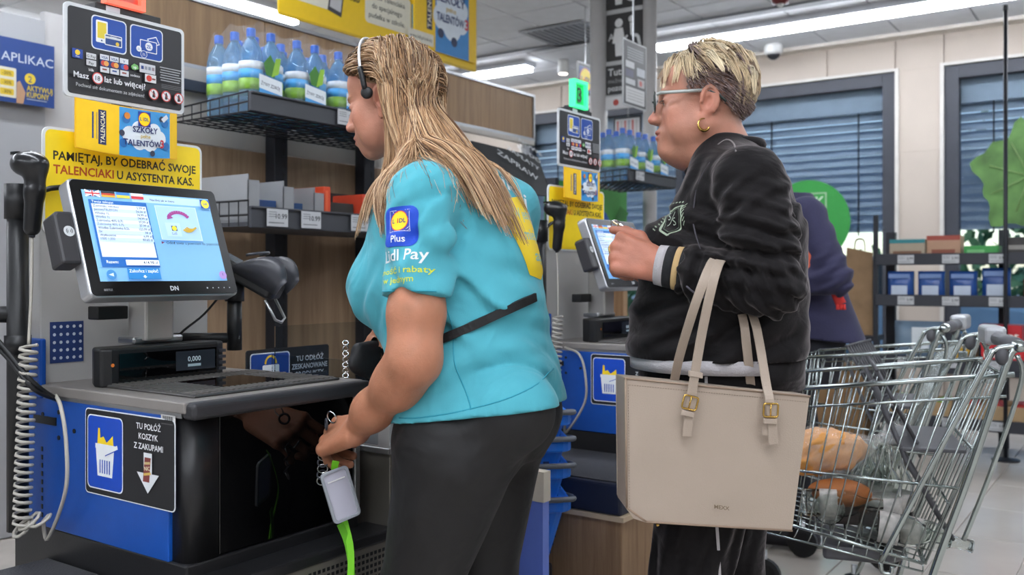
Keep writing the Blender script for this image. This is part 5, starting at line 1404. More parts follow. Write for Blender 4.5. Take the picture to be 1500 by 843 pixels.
def fold(c, n, lam, amp, rad, ph=0.0, wob=0.25):
    c = np.array(c, float); n = unit(n); rad = np.array(rad if not np.isscalar(rad) else (rad,) * 3, float); t1 = unit(np.cross(n, (.3, .5, .8)))
    def fn(X, Y, Z):
        x, y, z = X - c[0], Y - c[1], Z - c[2]
        w = np.exp(-((x / rad[0]) ** 2 + (y / rad[1]) ** 2 + (z / rad[2]) ** 2)); s = x * n[0] + y * n[1] + z * n[2]; t = x * t1[0] + y * t1[1] + z * t1[2]
        q = np.sin(2 * PI * s / lam + ph + wob * 6 * np.sin(t / lam * 1.7)); return amp * w * (q - .35 * np.sin(2 * (2 * PI * s / lam + ph)))
    return fn
def folds(fld, lst):
    def fn(X, Y, Z):
        o = 0
        for a in lst: o = o + a(X, Y, Z)
        return o
    fld.warp(fn)

# ------------------------------------------------------------------ the assistant in the turquoise T-shirt, facing the near checkout
WU0 = 1.563; WO = A(WU0, 1.2, 1.0); wf_ = A(0, 1, 0); wr_ = A(1, 0, 0)
worker = thing('person', 'assistant with long blonde hair in turquoise T-shirt and black leggings, holding a card holder', 'person', (WU0, 1.2, 0))
PUW = lambda px, py, x: Pu(px, py, WU0 + x)
SH_L, EL_L, WR_L = PUW(617, 292, -.175), PUW(607, 528, -.235), PUW(522, 630, -.178)
SH_R = A(WU0 + .175, SH_L[1] + .03, SH_L[2] - .005); EL_R = A(WU0 + .235, 1.30, 1.03); WR_R = PUW(556, 500, .06)
HW = Loc(PUW(570, 150, 0), unit(-RT * .955 + FW * .24 + A(0, 0, -.24)), (0, 0, 1), 1.0)
neckb = PUW(652, 252, 0)
# leggings + shoes
Lg = Field((1.24, .80, .02), (1.95, 1.62, 1.0), .006)
psecs = [(540, 596, 800, .16), (580, 594, 812, .186), (612, 588, 816, .194), (640, 586, 806, .19), (668, 590, 790, .17)]
Lg.loft([sec(*q, WO, wf_, wr_) for q in psecs], wf_, wr_, .03, 2.1)
kn = PUW(612, 870, -.098); th_ = PUW(668, 668, -.095)
Lg.cone(th_, kn, .123, .078, .04); an = A(kn[0] - .005, kn[1] - .06, .12); ca = kn * .62 + an * .38 + A(0, -.03, 0); Lg.chain([kn, ca, an], [.078, .066, .042], .03)
Lg.ell(PUW(758, 606, -.07), (.085, .07, .075), None, .06)
kr = PUW(703, 852, .098); tr_ = PUW(716, 668, .095); Lg.cone(tr_, kr, .115, .078, .04); anr = A(kr[0], kr[1] - .06, .12); car = kr * .62 + anr * .38 + A(0, -.03, 0); Lg.chain([kr, car, anr], [.078, .066, .042], .03)
Lg.ell(PUW(762, 606, .07), (.085, .066, .075), None, .06)
folds(Lg, [fold(PUW(690, 690, -.1), A(0, .5, .8), .09, .0016, (.2, .15, .12)), fold(PUW(640, 640, -.1), A(0, .8, .5), .07, .0016, (.2, .1, .08))])
# shirt
S = Field((1.20, .82, .72), (1.95, 1.62, 1.50), .005)
wsecs = [(238, 606, 708, .075), (262, 572, 742, .135), (290, 553, 760, .165), (330, 546, 777, .18), (375, 534, 788, .182), (420, 525, 795, .182), (450, 531, 797, .178), (490, 556, 804, .172), (540, 578, 819, .19), (585, 582, 829, .212), (625, 581, 829, .222), (650, 581, 826, .222)]
S.loft([sec(*q, WO, wf_, wr_) for q in wsecs], wf_, wr_, .02, 2.15)
for SHp, s in ((SH_L, -1), (SH_R, 1)):
    S.cone(neckb + A(s * .05, -.005, -.005), SHp + A(-s * .01, -.01, .012), .052, .062, .04)
    S.ell(A(WU0 + s * .075, PUW(560, 415, 0)[1] - .075, 1.12), (.085, .07, .08), None, .04)
slv_end = SH_L + (EL_L - SH_L) * .61
S2 = Field(S.lo, S.lo + (S.n - 1) * S.res, S.res)
S2.cone(SH_L + A(0, 0, .0), slv_end + (EL_L - SH_L) * .2, .068, .063, .02); ax_ = unit(EL_L - SH_L); S2.cut(slv_end, ax_ + A(0, 0, -.05))
S.op(lambda X, Y, Z: S2.f, S.lo + .02, S.lo + (S.n - 1) * S.res - .02, .014) if False else None
h_ = np.clip(.5 + .5 * (S.f - S2.f) / .016, 0, 1); S.f = S.f * (1 - h_) + S2.f * h_ - .016 * h_ * (1 - h_)
S3 = Field(S.lo, S.lo + (S.n - 1) * S.res, S.res); e2 = SH_R + (EL_R - SH_R) * .6
S3.cone(SH_R, e2 + (EL_R - SH_R) * .2, .068, .063, .02); S3.cut(e2, unit(EL_R - SH_R)); S.f = np.minimum(S.f, S3.f)
pA = PUW(660, 400, -.17); pB = PUW(720, 470, -.19); pC = PUW(600, 380, -.22)
folds(S, [fold(PUW(655, 425, -.17), A(0, .75, -.65), .075, .0105, (.12, .11, .12), .5), fold(PUW(745, 520, -.17), A(0, -.25, 1), .085, .0085, (.2, .13, .10), 1.2),
          fold(PUW(670, 560, -.18), A(0, .5, .85), .11, .0070, (.15, .14, .12), 2.0), fold(PUW(595, 320, -.24), A(0, .4, .8), .06, .003, (.09, .08, .12), .3),
          fold(PUW(640, 340, -.2), A(0, 1, .25), .055, .007, (.08, .05, .10), 0), fold(PUW(770, 430, -.1), A(.2, -.3, 1), .10, .0080, (.2, .12, .10), 0.4),
          fold(PUW(560, 440, -.12), A(0, .8, .6), .06, .005, (.12, .08, .08), 1.0), fold(PUW(790, 560, -.05), A(.5, .5, .8), .07, .005, (.2, .12, .08), 0)])
hf = PUW(590, 617, -.14); hb = PUW(824, 594, -.0)
hn = np.cross(hf - hb, A(1, 0, 0)); hn = unit(hn if hn[2] < 0 else -hn)
zi = np.where(S.ax[2] < .99)[0].max()
gg_ = np.stack(np.meshgrid(S.ax[0], S.ax[1], S.ax[2][:zi], indexing='ij'), -1).reshape(-1, 3); lgv = Lg.sample(gg_).reshape(len(S.ax[0]), len(S.ax[1]), zi) - .009
S.f[:, :, :zi] = np.minimum(S.f[:, :, :zi], lgv)
S.cut(hf, hn)
SV, SQ = S.mesh()
m_shirt = mat('turquoise_cotton', '4aa2b0', .85, bump=.12, bs=520, var=.05, vs=14, sheen=.12, crease=.55, cs=7.0, cst=(1, 1.6, .9))
shirt = mk('tshirt', SV, SQ, m_shirt, worker, True)
sbv = bvh_of(SV, SQ)
# seams: sleeve hem, bottom hem, side seam
def seam(pts3, par, n, name='seam', col='2b93a6', r=.0014):
    out = []
    for x in pts3:
        h_ = sbv.ray_cast(Vector(x + n * .15), Vector(-n), .4)
        if h_[0] is not None: out.append(np.array(h_[0]) + n * .0004)
    if len(out) > 2: MB().tube(out, r, 5).build(name, mat('seam_' + col, col, .8), par, True)
vw = -FW
seam([PUW(563 + i * 4, 427 - 1.4 * math.sin(i / 19 * PI), -.235) for i in range(20)], shirt, vw)
seam([PUW(590 + i * 10, 606 - i * i * .085, -.16) for i in range(24)], shirt, vw)
seam([PUW(648 + i * 1.9 + 4 * math.sin(i * .4), 440 + i * 8.0, -.17) for i in range(21)], shirt, vw)
# prints on the sleeve
nS = unit(-FW * .93 - RT * .34 + A(0, 0, .12)); c0 = PUW(597, 336, -.22)
eyS = unit(-(ax_)); eyS = unit(eyS - nS * np.dot(eyS, nS)); exS = np.cross(eyS, nS)
PS = Print
class SPrint(Print):
    def __init__(s, o, ex, ey, lift, k): Print.__init__(s, o, ex, ey, lift); s.kk = k
    def _put(s, part, col, v2, f, k=None): Print._put(s, part, col, [(a[0] * s.kk, a[1] * s.kk) for a in v2], f, k)
p = SPrint(c0 - exS * .038 - eyS * .039, exS, eyS, .0002, 1.14)
p.rect(0, 0, .066, .068, '1746b8', .014, 'badge'); p.rect(.012, .025, .052, .062, 'c9d0e0', part='badge'); p.rect(.0128, .0258, .0512, .0612, '2b3f9c', part='badge'); p.circ(.032, .0435, .0175, 'd8342a', 'badge'); p.circ(.032, .0435, .0162, 'f0c81e', 'badge')
p.text('L', .0185, .040, .0105, '23346e', 'L', .03, 'badge'); p.text('i', .0285, .040, .0115, 'c8342a', 'L', .04, 'badge'); p.text('DL', .0325, .040, .0105, '23346e', 'L', .03, 'badge'); p.text('Plus', .032, .0075, .016, 'dfe6ee', 'C', .014, 'badge')
decal(p, sbv, shirt, .007)
p = SPrint(c0 - exS * .047 - eyS * .112, exS, eyS, .0002, 1.16)
p.text('Lidl Pay', .006, .040, .0265, 'd9dede', 'L', .012, width=.082); p.text('płatność i rabaty', -.020, .019, .0145, 'c9cf2e', 'L', .008, width=.115); p.text('w jednym', .008, .004, .0145, 'c9cf2e', 'L', .008, width=.062)
decal(p, sbv, shirt, .007)
# print across the back
nB = unit(A(-.55, -.83, .05)); exB = unit(A(.83, -.55, 0)); eyB = np.cross(nB, exB)
nB2 = unit(RT * .62 - FW * .78)
nB = nB2; exB = unit(RT * .78 + FW * .62); eyB = A(0, 0, 1); exB = unit(np.cross(eyB, nB))
hb_ = sbv.ray_cast(Vector(ray(726, 302) * .5 + A(0, 0, H)), Vector(unit(ray(726, 302))), 4); cB = np.array(hb_[0]) + nB * .06
p = Print(cB, exB, eyB, .0002)
p.poly([(.005, -.005), (.05, .02), (.10, .028), (.14, .03), (.15, -.10), (.145, -.13), (.115, -.150), (.065, -.140), (.045, -.10), (.028, -.06)], 'e3c51c', 'back_print')
for k_, (s_, x_, y_) in enumerate((('W jednym', .052, -.022), ('miejscu', .070, -.066), ('apce', .095, -.11))): p.text(s_, x_, y_, .034, '7fb4b0', 'L', .012, 'back_print', width=.10)
decal(p, sbv, shirt, .010, reach=.3)
cA = PUW(682, 268, -.02); nA = unit(-FW * .85 + A(0, 0, .45) + RT * .2); exA = unit(np.cross(A(0, 0, 1), nA)); eyA = np.cross(nA, exA)
p = Print(cA + nA * .1, exA, eyA, .0002); p.text('Aplikuj', -.005, -.02, .055, 'd3dcde', 'L', .014, 'back_print'); decal(p, sbv, shirt, .010, reach=.3)
v, q = Lg.mesh(); leg = mk('leggings', v, q, mat('black_jersey', '131213', .6, bump=.08, bs=600, var=.08, sheen=.04, sheen_rough=.5, crease=.25, cs=9), worker, True)
def shoe(a, fwd, par, col):
    f = Field((a[0] - .2, a[1] - .2, -.01), (a[0] + .2, a[1] + .25, .2), .006); fwd = unit(fwd)
    f.cone(A(a[0], a[1], .05) - fwd * .04, A(a[0], a[1], .045) + fwd * .15, .043, .036, .02); f.cone(A(a[0], a[1], .06), A(a[0], a[1], .12), .045, .046, .03); f.cut((0, 0, .004), (0, 0, -1))
    v, q = f.mesh(); mk('shoe', v, q, mat('shoe_' + col, col, .6, var=.1), par, True)
shoe(an, wf_, worker, '2c2d31'); shoe(anr, wf_, worker, '2c2d31')
# body: core, arms with hands, head - one mesh
B0 = Field((1.26, .86, .05), (1.92, 1.58, 1.48), .012)
B0.loft([sec(*q[:4], WO, wf_, wr_, -.042) for q in wsecs[2:]], wf_, wr_, .02)
B0.cone(th_, kn, .095, .06, .03); B0.chain([kn, ca, an], [.06, .05, .034], .02); B0.cone(tr_, kr, .095, .06, .03); B0.chain([kr, car, anr], [.06, .05, .034], .02); B0.cone(neckb + A(0, 0, -.1), neckb, .08, .055, .03)
B1 = Field(np.minimum(np.minimum(SH_L, EL_L), WR_L) - A(.09, .09, .12), np.maximum(np.maximum(SH_L, EL_L), WR_L) + A(.09, .18, .03), .0035)
up1 = SH_L + (EL_L - SH_L) * .35; up2 = SH_L + (EL_L - SH_L) * .72
fa1 = EL_L + (WR_L - EL_L) * .28; fa2 = EL_L + (WR_L - EL_L) * .7
B1.chain([up1, up2, EL_L + A(0, .004, 0)], [.047, .0455, .041], .05); B1.chain([EL_L, fa1 + A(0, -.002, -.006), fa2, WR_L], [.0405, .040, .032, .0265], .05)
B1.ell(EL_L + A(-.002, -.010, .002), (.032, .030, .035), None, .035)
hdir = unit(PUW(472, 645, -.155) - WR_L)
tipsW = hand_field(B1, WR_L, hdir, unit(FW * .62 + RT * .12 - A(0, 0, .68)), A(0, 0, 1), [(.45, 1.15, .8), (.6, 1.2, .8), (.75, 1.15, .8), (.95, .8, .5)], [(.75, .45, .5), (.95, .1, .35), (.95, -.05, .3)], 1.18, 1.12, 1.06)
B2 = Field(np.minimum(np.minimum(SH_R, EL_R), WR_R) - .10, np.maximum(np.maximum(SH_R, EL_R), WR_R) + A(.1, .12, .02), .0045)
B2.chain([SH_R * .6 + EL_R * .4, EL_R, EL_R * .7 + WR_R * .3, WR_R], [.05, .042, .043, .027], .02)
hand_field(B2, WR_R, unit(PUW(548, 490, -.04) - WR_R), A(0, -.8, -.4), A(0, 0, 1), [(.3, .5, .3)] * 4, [(.7, .6, .2), (.9, .2, .2), (1, 0, .1)])
B3 = head_field(HW, .0032, 0, (neckb + A(0, 0, -.04), .052), .95, fem=1.0)
parts_ = [f.mesh() for f in (B0, B1, B2, B3)]
v, q = joined(*parts_); cols = np.concatenate([skin_cols(parts_[0][0], 'a97259'), skin_cols(parts_[1][0], 'ab7459', mott=.08), skin_cols(parts_[2][0], 'ab7459'), skin_cols(parts_[3][0], 'b27c66', HW, 'a25a52', .35, '6d5138')])
body = mk('body', v, q, m_skin, worker, True); set_color(body, 'Col', cols)
eyes(HW, worker)
# nails on visible fingers are hidden by the curl; ring on the hand
def ringat(c, ax, r, par, m, t=.0016, name='ring'):
    ax = unit(ax); a = unit(np.cross(ax, (.2, .3, .9))); b = np.cross(ax, a)
    MB().tube([c + r * (math.cos(x) * a + math.sin(x) * b) for x in np.linspace(0, 2 * PI, 18)[:-1]], t, 6, closed=True).build(name, m, par, True)
m_gold = mat('gold', 'c9a45a', .25, metal=1, var=.05)
mcp = WR_L + unit(hdir) * .088
pn_ = unit(FW * .62 + RT * .12 - A(0, 0, .68)); pn_ = unit(pn_ - hdir * np.dot(pn_, hdir))
tdW = unit(A(0, 0, 1) - hdir * hdir[2] - pn_ * pn_[2]); fdir = unit(hdir * math.cos(.75) + pn_ * math.sin(.75))
ringat(WR_L + 1.18 * (hdir * .083 + tdW * -.0105 * 1.12) + fdir * .022, fdir, .0120, worker, m_chrome, .0026)

# hair: collide with head and shirt
CF = Field((1.15, .80, 1.0), (2.0, 1.75, 1.80), .010)
HWc = HW
CF.ell(HW(0, -.018, .036), (.077, .099, .085), HW.R, .02); CF.ell(HW(0, .02, -.03), (.064, .06, .09), HW.R, .02); CF.cone(HW(0, -.03, -.06), neckb, .06, .07, .03)
g3 = np.stack(np.meshgrid(*CF.ax, indexing='ij'), -1).reshape(-1, 3); inside = np.all((g3 > S.lo + .01) & (g3 < S.lo + (S.n - 2) * S.res), 1)
sv = np.full(len(g3), 1.0, np.float32); sv[inside] = S.sample(g3[inside]); CF.f = np.minimum(CF.f, sv.reshape(CF.f.shape))
rs = np.random.RandomState(11)
def scalp(n, rs, L, cond, ex=(.0745, .0965, .0815), ctr=(0, -.018, .036)):
    out = []
    while len(out) < n:
        u = rs.randn(3); u /= np.linalg.norm(u); q = np.array(ctr) + u * np.array(ex)
        if cond(q): out.append(q)
    return np.array(out)
def wcond(q):
    x, y, z = q
    if y > .035: return z > .052 + (y - .035) * .55
    if y > -.03: return z > .020 + (y + .03) * .50
    return z > -.03
N1 = 6200
rl = scalp(N1, rs, HW, wcond); side = np.where(rl[:, 0] >= 0, 1.0, -1.0)
nl = (rl - np.array([0, -.018, .036])) / np.array([.0745, .0965, .0815]) ** 2; nl /= np.linalg.norm(nl, axis=1, keepdims=True)
front = np.clip((rl[:, 1] + .02) / .09, 0, 1)
dl = np.stack([side * (.55 - .10 * front), -.45 - .5 * front, 0 * front], 1) + rs.randn(N1, 3) * .05
dl -= nl * (dl * nl).sum(1, keepdims=True); dl /= np.linalg.norm(dl, axis=1, keepdims=True)
roots = HW.c + rl @ HW.R; dw = dl @ HW.R
topf = HW.inv(roots)
off = .003 + .022 * rs.rand(N1) ** 1.2
gdir = unit(A(0, 0, -1))
backv = A(0, -1, 0)
isfront = rs.rand(N1) < np.where(side < 0, .42 + .25 * front, .12)
def guide(p, i):
    lp = HW.inv(p); above = np.clip((lp[:, 2] + .06) / .04, 0, 1) * np.clip((lp[:, 1] + .022) / .03, 0, 1)
    g = np.tile(gdir, (len(p), 1)); bk = HW.y * -1.0 + HW.z * -.35
    g = g * (1 - above[:, None]) + bk[None] * above[:, None]
    z = p[:, 2]; low = np.clip((1.575 - z) / .12, 0, 1) * np.where(isfront, .0, 1.0)
    g = g + low[:, None] * (A(0, -.50, 0) + RT * .04)[None]
    lowf = np.clip((1.46 - z) / .1, 0, 1) * np.where(isfront, 1.0, 0)
    g = g + lowf[:, None] * (-FW * .22 - RT * .16)[None]
    return g / (np.linalg.norm(g, axis=1, keepdims=True) + 1e-9)
LEN = np.where(isfront, .37, .47) * (.86 + .2 * rs.rand(N1)); LEN = LEN + .05 * front
K = 30
paths = flow(roots, dw, K, LEN / K, [CF], off, gdir, .66, .016, 3, guide, 6)
# gather strands into locks
lock = rs.randint(0, 170, N1)
cent = np.stack([rl[rs.randint(0, N1)] for _ in range(170)]); dd = ((rl[:, None] - cent[None]) ** 2).sum(2); lock = dd.argmin(1)
for l in range(170):
    m = np.where(lock == l)[0]
    for fr in (True, False):
        mm = m[isfront[m] == fr]
        if len(mm) > 2:
            c_ = paths[mm].mean(0, keepdims=True); t = np.linspace(0, 1, K + 1)[None, :, None] ** 1.1; paths[mm] = paths[mm] * (1 - .62 * t) + c_ * .62 * t
for cf in (CF,):
    for k in range(4, K + 1):
        pk_ = paths[:, k]; s_ = cf.sample(pk_); m = s_ < .002; paths[m, k] += cf.grad(pk_[m]) * (.002 - s_[m])[:, None]
hv, hq = tubes(paths, .0011 + .0006 * rs.rand(N1), .0004, 3, 2)
blond = np.array([lin(c)[:3] for c in ('ab8560', '846347', 'c09e7a', '684b36', 'b28e6a', '967455', 'd0b390')])
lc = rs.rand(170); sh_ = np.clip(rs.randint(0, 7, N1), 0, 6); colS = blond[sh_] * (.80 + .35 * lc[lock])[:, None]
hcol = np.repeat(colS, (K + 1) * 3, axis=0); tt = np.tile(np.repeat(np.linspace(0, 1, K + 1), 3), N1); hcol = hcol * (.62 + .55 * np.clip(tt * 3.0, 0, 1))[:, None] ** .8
CP = Field(HW.c - .16, HW.c + .16, .004); CP.ell(HW(0, -.020, .038), (.0765, .0975, .083), HW.R, .01)
CP.cut(HW(0, .066, .062), HW.y * .66 - HW.z * .75); CP.cut(HW(0, -.015, .022), HW.y * .45 - HW.z * .89)
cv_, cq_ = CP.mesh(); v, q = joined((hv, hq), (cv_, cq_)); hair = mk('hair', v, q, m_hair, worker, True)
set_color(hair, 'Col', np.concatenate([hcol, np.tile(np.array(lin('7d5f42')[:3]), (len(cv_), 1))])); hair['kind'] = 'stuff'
# headset: band over the crown with pad above the ear
arc = [HW(.101 * math.sin(a), .014, .030 + .123 * math.cos(a)) for a in np.linspace(-1.55, 1.55, 24)]
hs = MB().tube(arc, .0040, 8, flat=.6).build('headset_band', mat('headset_silver', 'c5c6c8', .3, metal=.4), worker, True)
arc2 = [HW(-.102, .012, z) for z in np.linspace(.064, .014, 6)]
MB().tube(arc2, .0062, 8).build('headset_arm', m_black, hs, True)
MB(HW(-.098, .011, .006), HW.y, HW.z, -HW.x).lathe([(.0125, -.004), (.0135, .0), (.0125, .006), (.006, .008)], 16).build('ear_pad', m_black, hs, True)
# waist bag and its strap
wb_ = thing('waist_bag', 'black waist bag with metal chain at the assistant\'s front', 'bag', tuple(PUW(548, 540, 0)))
f = Field(PUW(552, 525, -.02) - .15, PUW(552, 525, -.02) + .15, .005); cw = PUW(562, 528, -.0)
f.ell(cw, (.11, .028, .042), None, .02); f.cone(cw + A(-.08, 0, .03), cw + A(.08, 0, .03), .014, .014, .02)
v, q = f.mesh(); mk('pouch', v, q, mat('bag_nylon', '1c1c1e', .6, bump=.3, bs=90, var=.1), wb_, True)
for i in range(7): ringat(cw + A(-.105, .015, .045 - i * .012), A(.5, .5, .3 if i % 2 else -.6), .006, wb_, m_chrome, .0016, 'chain_link')
sp = []
for px, py in [(x, np.interp(x, (590, 640, 685, 735, 794), (522, 500, 481, 458, 431))) for x in range(592, 797, 8)]:
    h_ = sbv.ray_cast(Vector(ray(px, py) * .5 + A(0, 0, H)), Vector(unit(ray(px, py))), 4)
    if h_[0] is not None: sp.append(np.array(h_[0]) + vw * .005)
if len(sp) > 3:
    v, f_ = strip([sum(sp[max(0, i - 2):i + 3]) / len(sp[max(0, i - 2):i + 3]) for i in range(len(sp))], A(0, 0, 1), .017, .008); mk('strap', v, f_, mat('strap_black', '19191b', .6, bump=.2, bs=300), wb_)
# card holder with green lanyard, keys
ch = thing('card_holder', 'clear rimmed card holder hanging from the assistant\'s hand', 'card holder', tuple(P(498, 770, 1.9)))
q4 = [P(467, 696, 1.905), P(510, 682, 1.94), P(532, 748, 1.945), P(489, 770, 1.905)]
exc = unit(q4[1] - q4[0]); eyc = unit(q4[0] - q4[3]); nc = unit(np.cross(exc, eyc)); wc_, hc_ = .062, .108; o_ = q4[3]
exc = unit(exc - eyc * np.dot(exc, eyc))
bo = MB(o_, exc, eyc, nc); outer = rrect(wc_, hc_, .010, 5, wc_ / 2, hc_ / 2); inner = rrect(wc_ - .012, hc_ - .012, .007, 5, wc_ / 2, hc_ / 2); n_ = len(outer)
V = [(x, y, 0) for x, y in outer] + [(x, y, 0) for x, y in inner] + [(x, y, .006) for x, y in outer] + [(x, y, .006) for x, y in inner]
Fc = []
for i in range(n_):
    j = (i + 1) % n_; Fc += [(i, n_ + i, n_ + j, j), (2 * n_ + i, 2 * n_ + j, 3 * n_ + j, 3 * n_ + i), (i, j, 2 * n_ + j, 2 * n_ + i), (n_ + i, 3 * n_ + i, 3 * n_ + j, n_ + j)]
bo._add(V, Fc); bo.build('rim', mat('holder_rim', '8c9096', .2, coat=.5, var=.03), ch, bevel=.001)
MB(o_, exc, eyc, nc).prism(rrect(wc_ - .011, hc_ - .011, .007, 5, wc_ / 2, hc_ / 2), .001, .003).build('card', mat('holder_card', 'a9a8b4', .12, coat=1, var=.04), ch)
MB(o_, exc, eyc, nc).box((.012, hc_ - .024, .003), (wc_ - .012, hc_ - .0215, .0045)).build('slot', m_white, ch)
ly = thing('lanyard', 'bright green lanyard hanging below the card holder', 'lanyard', tuple(P(515, 900, 1.93)))
mly = mat('lanyard_green', '6fc01e', .6, bump=.2, bs=400)
v, f_ = strip(smooth_path([P(492, 676, 1.925), P(490, 690, 1.935), P(494, 730, 1.95), P(505, 766, 1.945), P(514, 810, 1.935), P(512, 870, 1.93), P(508, 930, 1.93)], 4), RT + A(0, 0, .2), .014, .0016); mk('strap', v, f_, mly, ly)
v, f_ = strip(smooth_path([P(498, 768, 1.935), P(510, 800, 1.94), P(516, 850, 1.94), P(516, 930, 1.94)], 4), RT * .8 + FW * .4, .014, .0016); mk('strap', v, f_, mat('lanyard_green_b', '5aa51c', .6, bump=.2, bs=400), ly)
ky = thing('key_ring', 'silver key ring in the assistant\'s hand', 'keys', tuple(P(478, 618, 1.95)))
ringat(P(486, 612, 1.95), FW * .7 + RT * .5 + A(0, 0, .3), .013, ky, m_chrome, .0018, 'ring')
ringat(P(478, 622, 1.96), FW * .3 + RT * .9, .011, ky, m_dark, .0025, 'link')
for i in range(6): ringat(P(474 - i * .5, 660 + i * 9, 1.965), A(.5, .5, .3 if i % 2 else -.6), .0105, ky, m_chrome if i % 2 else m_dark, .0018, 'link')
# ------------------------------------------------------------------ the customer in black velour, facing the far checkout
ph_ = math.radians(12)
cf_ = -RT * math.cos(ph_) + FW * math.sin(ph_); cr_ = A(cf_[1], -cf_[0], 0)
CO = P(1060, 403, 2.10); CO[2] = 1.0
cust = thing('person', 'customer with short blonde hair and glasses in black velour tracksuit, carrying a handbag', 'person', (CO[0], CO[1], 0))
PC = lambda px, py, x: Ppl(px, py, CO + cr_ * x, cr_)
CS_L, CE_L, CW_L = PC(1098, 268, -.185), PC(1128, 418, -.235), PC(962, 388, -.185)
CS_R = PC(1098, 262, .185); CE_R = PC(1085, 430, .23); CW_R = PC(972, 392, .05)
HCu = Loc(PC(1027, 152, .0), unit(-RT * .985 + FW * .16 + A(0, 0, -.02)), (0, 0, 1), 1.04)
cneck = PC(1062, 222, 0)
J = Field(CO + A(-.42, -.42, -.30), CO + A(.42, .42, .55), .005)
jsecs = [(206, 1022, 1098, .062), (222, 1014, 1118, .085), (242, 1008, 1138, .13), (270, 998, 1157, .165), (310, 980, 1170, .19), (350, 962, 1177, .20), (400, 941, 1180, .205), (450, 926, 1180, .215), (490, 918, 1179, .22), (520, 918, 1178, .22), (545, 926, 1175, .215), (585, 935, 1172, .212)]
J.loft([sec(*q, CO, cf_, cr_) for q in jsecs], cf_, cr_, .02, 2.15)
for Sp, s in ((CS_L, -1), (CS_R, 1)):
    J.cone(cneck + cr_ * s * .045 + A(0, 0, -.03), Sp + A(0, 0, .005), .055, .068, .04)
    J.ell(PC(985, 372, s * .075), (.075, .08, .075), None, .05)
def merge(Fa, Fb, k):
    h_ = np.clip(.5 + .5 * (Fa.f - Fb.f) / k, 0, 1); Fa.f = Fa.f * (1 - h_) + Fb.f * h_ - k * h_ * (1 - h_)
def like(Fa): return Field(Fa.lo, Fa.lo + (Fa.n - 1) * Fa.res + 1e-6 - Fa.res * .5, Fa.res)
JL = like(J); JL.f = np.full(J.f.shape, 1.0, np.float32); JL.n = J.n; JL.ax = J.ax
mid = CE_L * .45 + CW_L * .55
JL.chain([CS_L, CS_L * .5 + CE_L * .5 + cr_ * -.004, CE_L], [.075, .070, .062], .02); JL.chain([CE_L, mid + A(0, 0, -.006), CW_L + (CE_L - CW_L) * .16], [.062, .054, .041], .03)
fax = unit(CE_L - CW_L); cuffp = CW_L + fax * .055
JL.cut(cuffp, -fax)
JR = like(J); JR.f = np.full(J.f.shape, 1.0, np.float32); JR.n = J.n; JR.ax = J.ax
JR.chain([CS_R, CE_R, CW_R + (CE_R - CW_R) * .1], [.072, .060, .042], .02); JR.cut(CW_R + (CE_R - CW_R) * .15, -unit(CE_R - CW_R))
folds(JL, [fold(PC(1105, 360, -.25), unit(CE_L - CS_L) + cf_ * .5, .042, .0105, (.12, .12, .085), .0, .35), fold(PC(1120, 420, -.25), fax * .8 + A(0, 0, .5), .036, .010, (.09, .09, .07), 1.0, .3),
           fold(PC(1030, 405, -.22), fax, .05, .0085, (.12, .12, .06), .4, .3), fold(PC(1085, 290, -.24), unit(CE_L - CS_L) + cf_ * -.5, .05, .0045, (.09, .09, .06), .4), fold(CW_L + fax * .09, fax, .028, .0045, .05, 0)])
merge(J, JL, .012); merge(J, JR, .012)
folds(J, [fold(PC(1015, 340, -.12), A(0, 0, 1) + cf_ * -.45, .06, .011, (.15, .15, .07), .2, .3), fold(PC(960, 470, -.12), A(0, 0, 1) + cf_ * .35, .075, .009, (.16, .16, .06), .2, .25),
          fold(PC(1060, 500, -.18), A(0, 0, 1) + cf_ * .5, .07, .009, (.16, .16, .07), 1.2, .25), fold(PC(1160, 330, -.08), cf_ + A(0, 0, .4), .07, .008, (.14, .14, .14), .6, .3), fold(PC(1155, 500, -.1), cf_ * .5 + A(0, 0, .9), .09, .0055, (.14, .14, .1), .6, .3),
          fold(PC(1030, 265, -.10), cf_ + A(0, 0, .6), .055, .0045, (.1, .1, .05), .2)])
zh = PC(1000, 531, -.2)[2]
J.cut(A(0, 0, zh), (0, 0, -1))
jv, jq = J.mesh()
m_velour = mat('black_velour', '171516', .78, bump=.12, bs=260, var=.25, vs=10, sheen=.75, sheen_rough=.30, sheen_col='a8a0a0', spec=.15, crease=.35, cs=8, cst=(1, 1, 1.8))
jack = mk('jacket', jv, jq, m_velour, cust, True); jbv = bvh_of(jv, jq)
# rib waistband (white stripe), cuffs with bands
wsec = sec(560, 926, 1172, .214, CO, cf_, cr_)
def band(z0, z1, grow, name, m, a0=0.0, a1=2 * PI):
    prof = []
    V = []; Fc = []; n = 48
    for z, g in ((z0, grow - .004), (z0, grow), (z1, grow), (z1, grow - .004)):
        for k in range(n):
            a = a0 + (a1 - a0) * k / (n - 1); ca, sa = math.cos(a), math.sin(a); rr_ = (abs(ca) ** 2.15 + abs(sa) ** 2.15) ** (-1 / 2.15)
            c = A(wsec[1][0], wsec[1][1], z) + cr_ * (wsec[2] + g) * ca * rr_ + cf_ * (wsec[3] + g) * sa * rr_; V.append(c)
    for i in range(3):
        for k in range(n - 1): Fc.append((i * n + k, i * n + k + 1, (i + 1) * n + k + 1, (i + 1) * n + k))
    mk(name, V, Fc, m, cust, True)
m_rib = mat('rib_white', 'a8a4a6', .85, bump=.4, bs=300, var=.05); m_ribk = mat('rib_black', '17171a', .85, bump=.4, bs=300); m_ribb = mat('rib_beige', 'b89a6c', .85, bump=.3, bs=300)
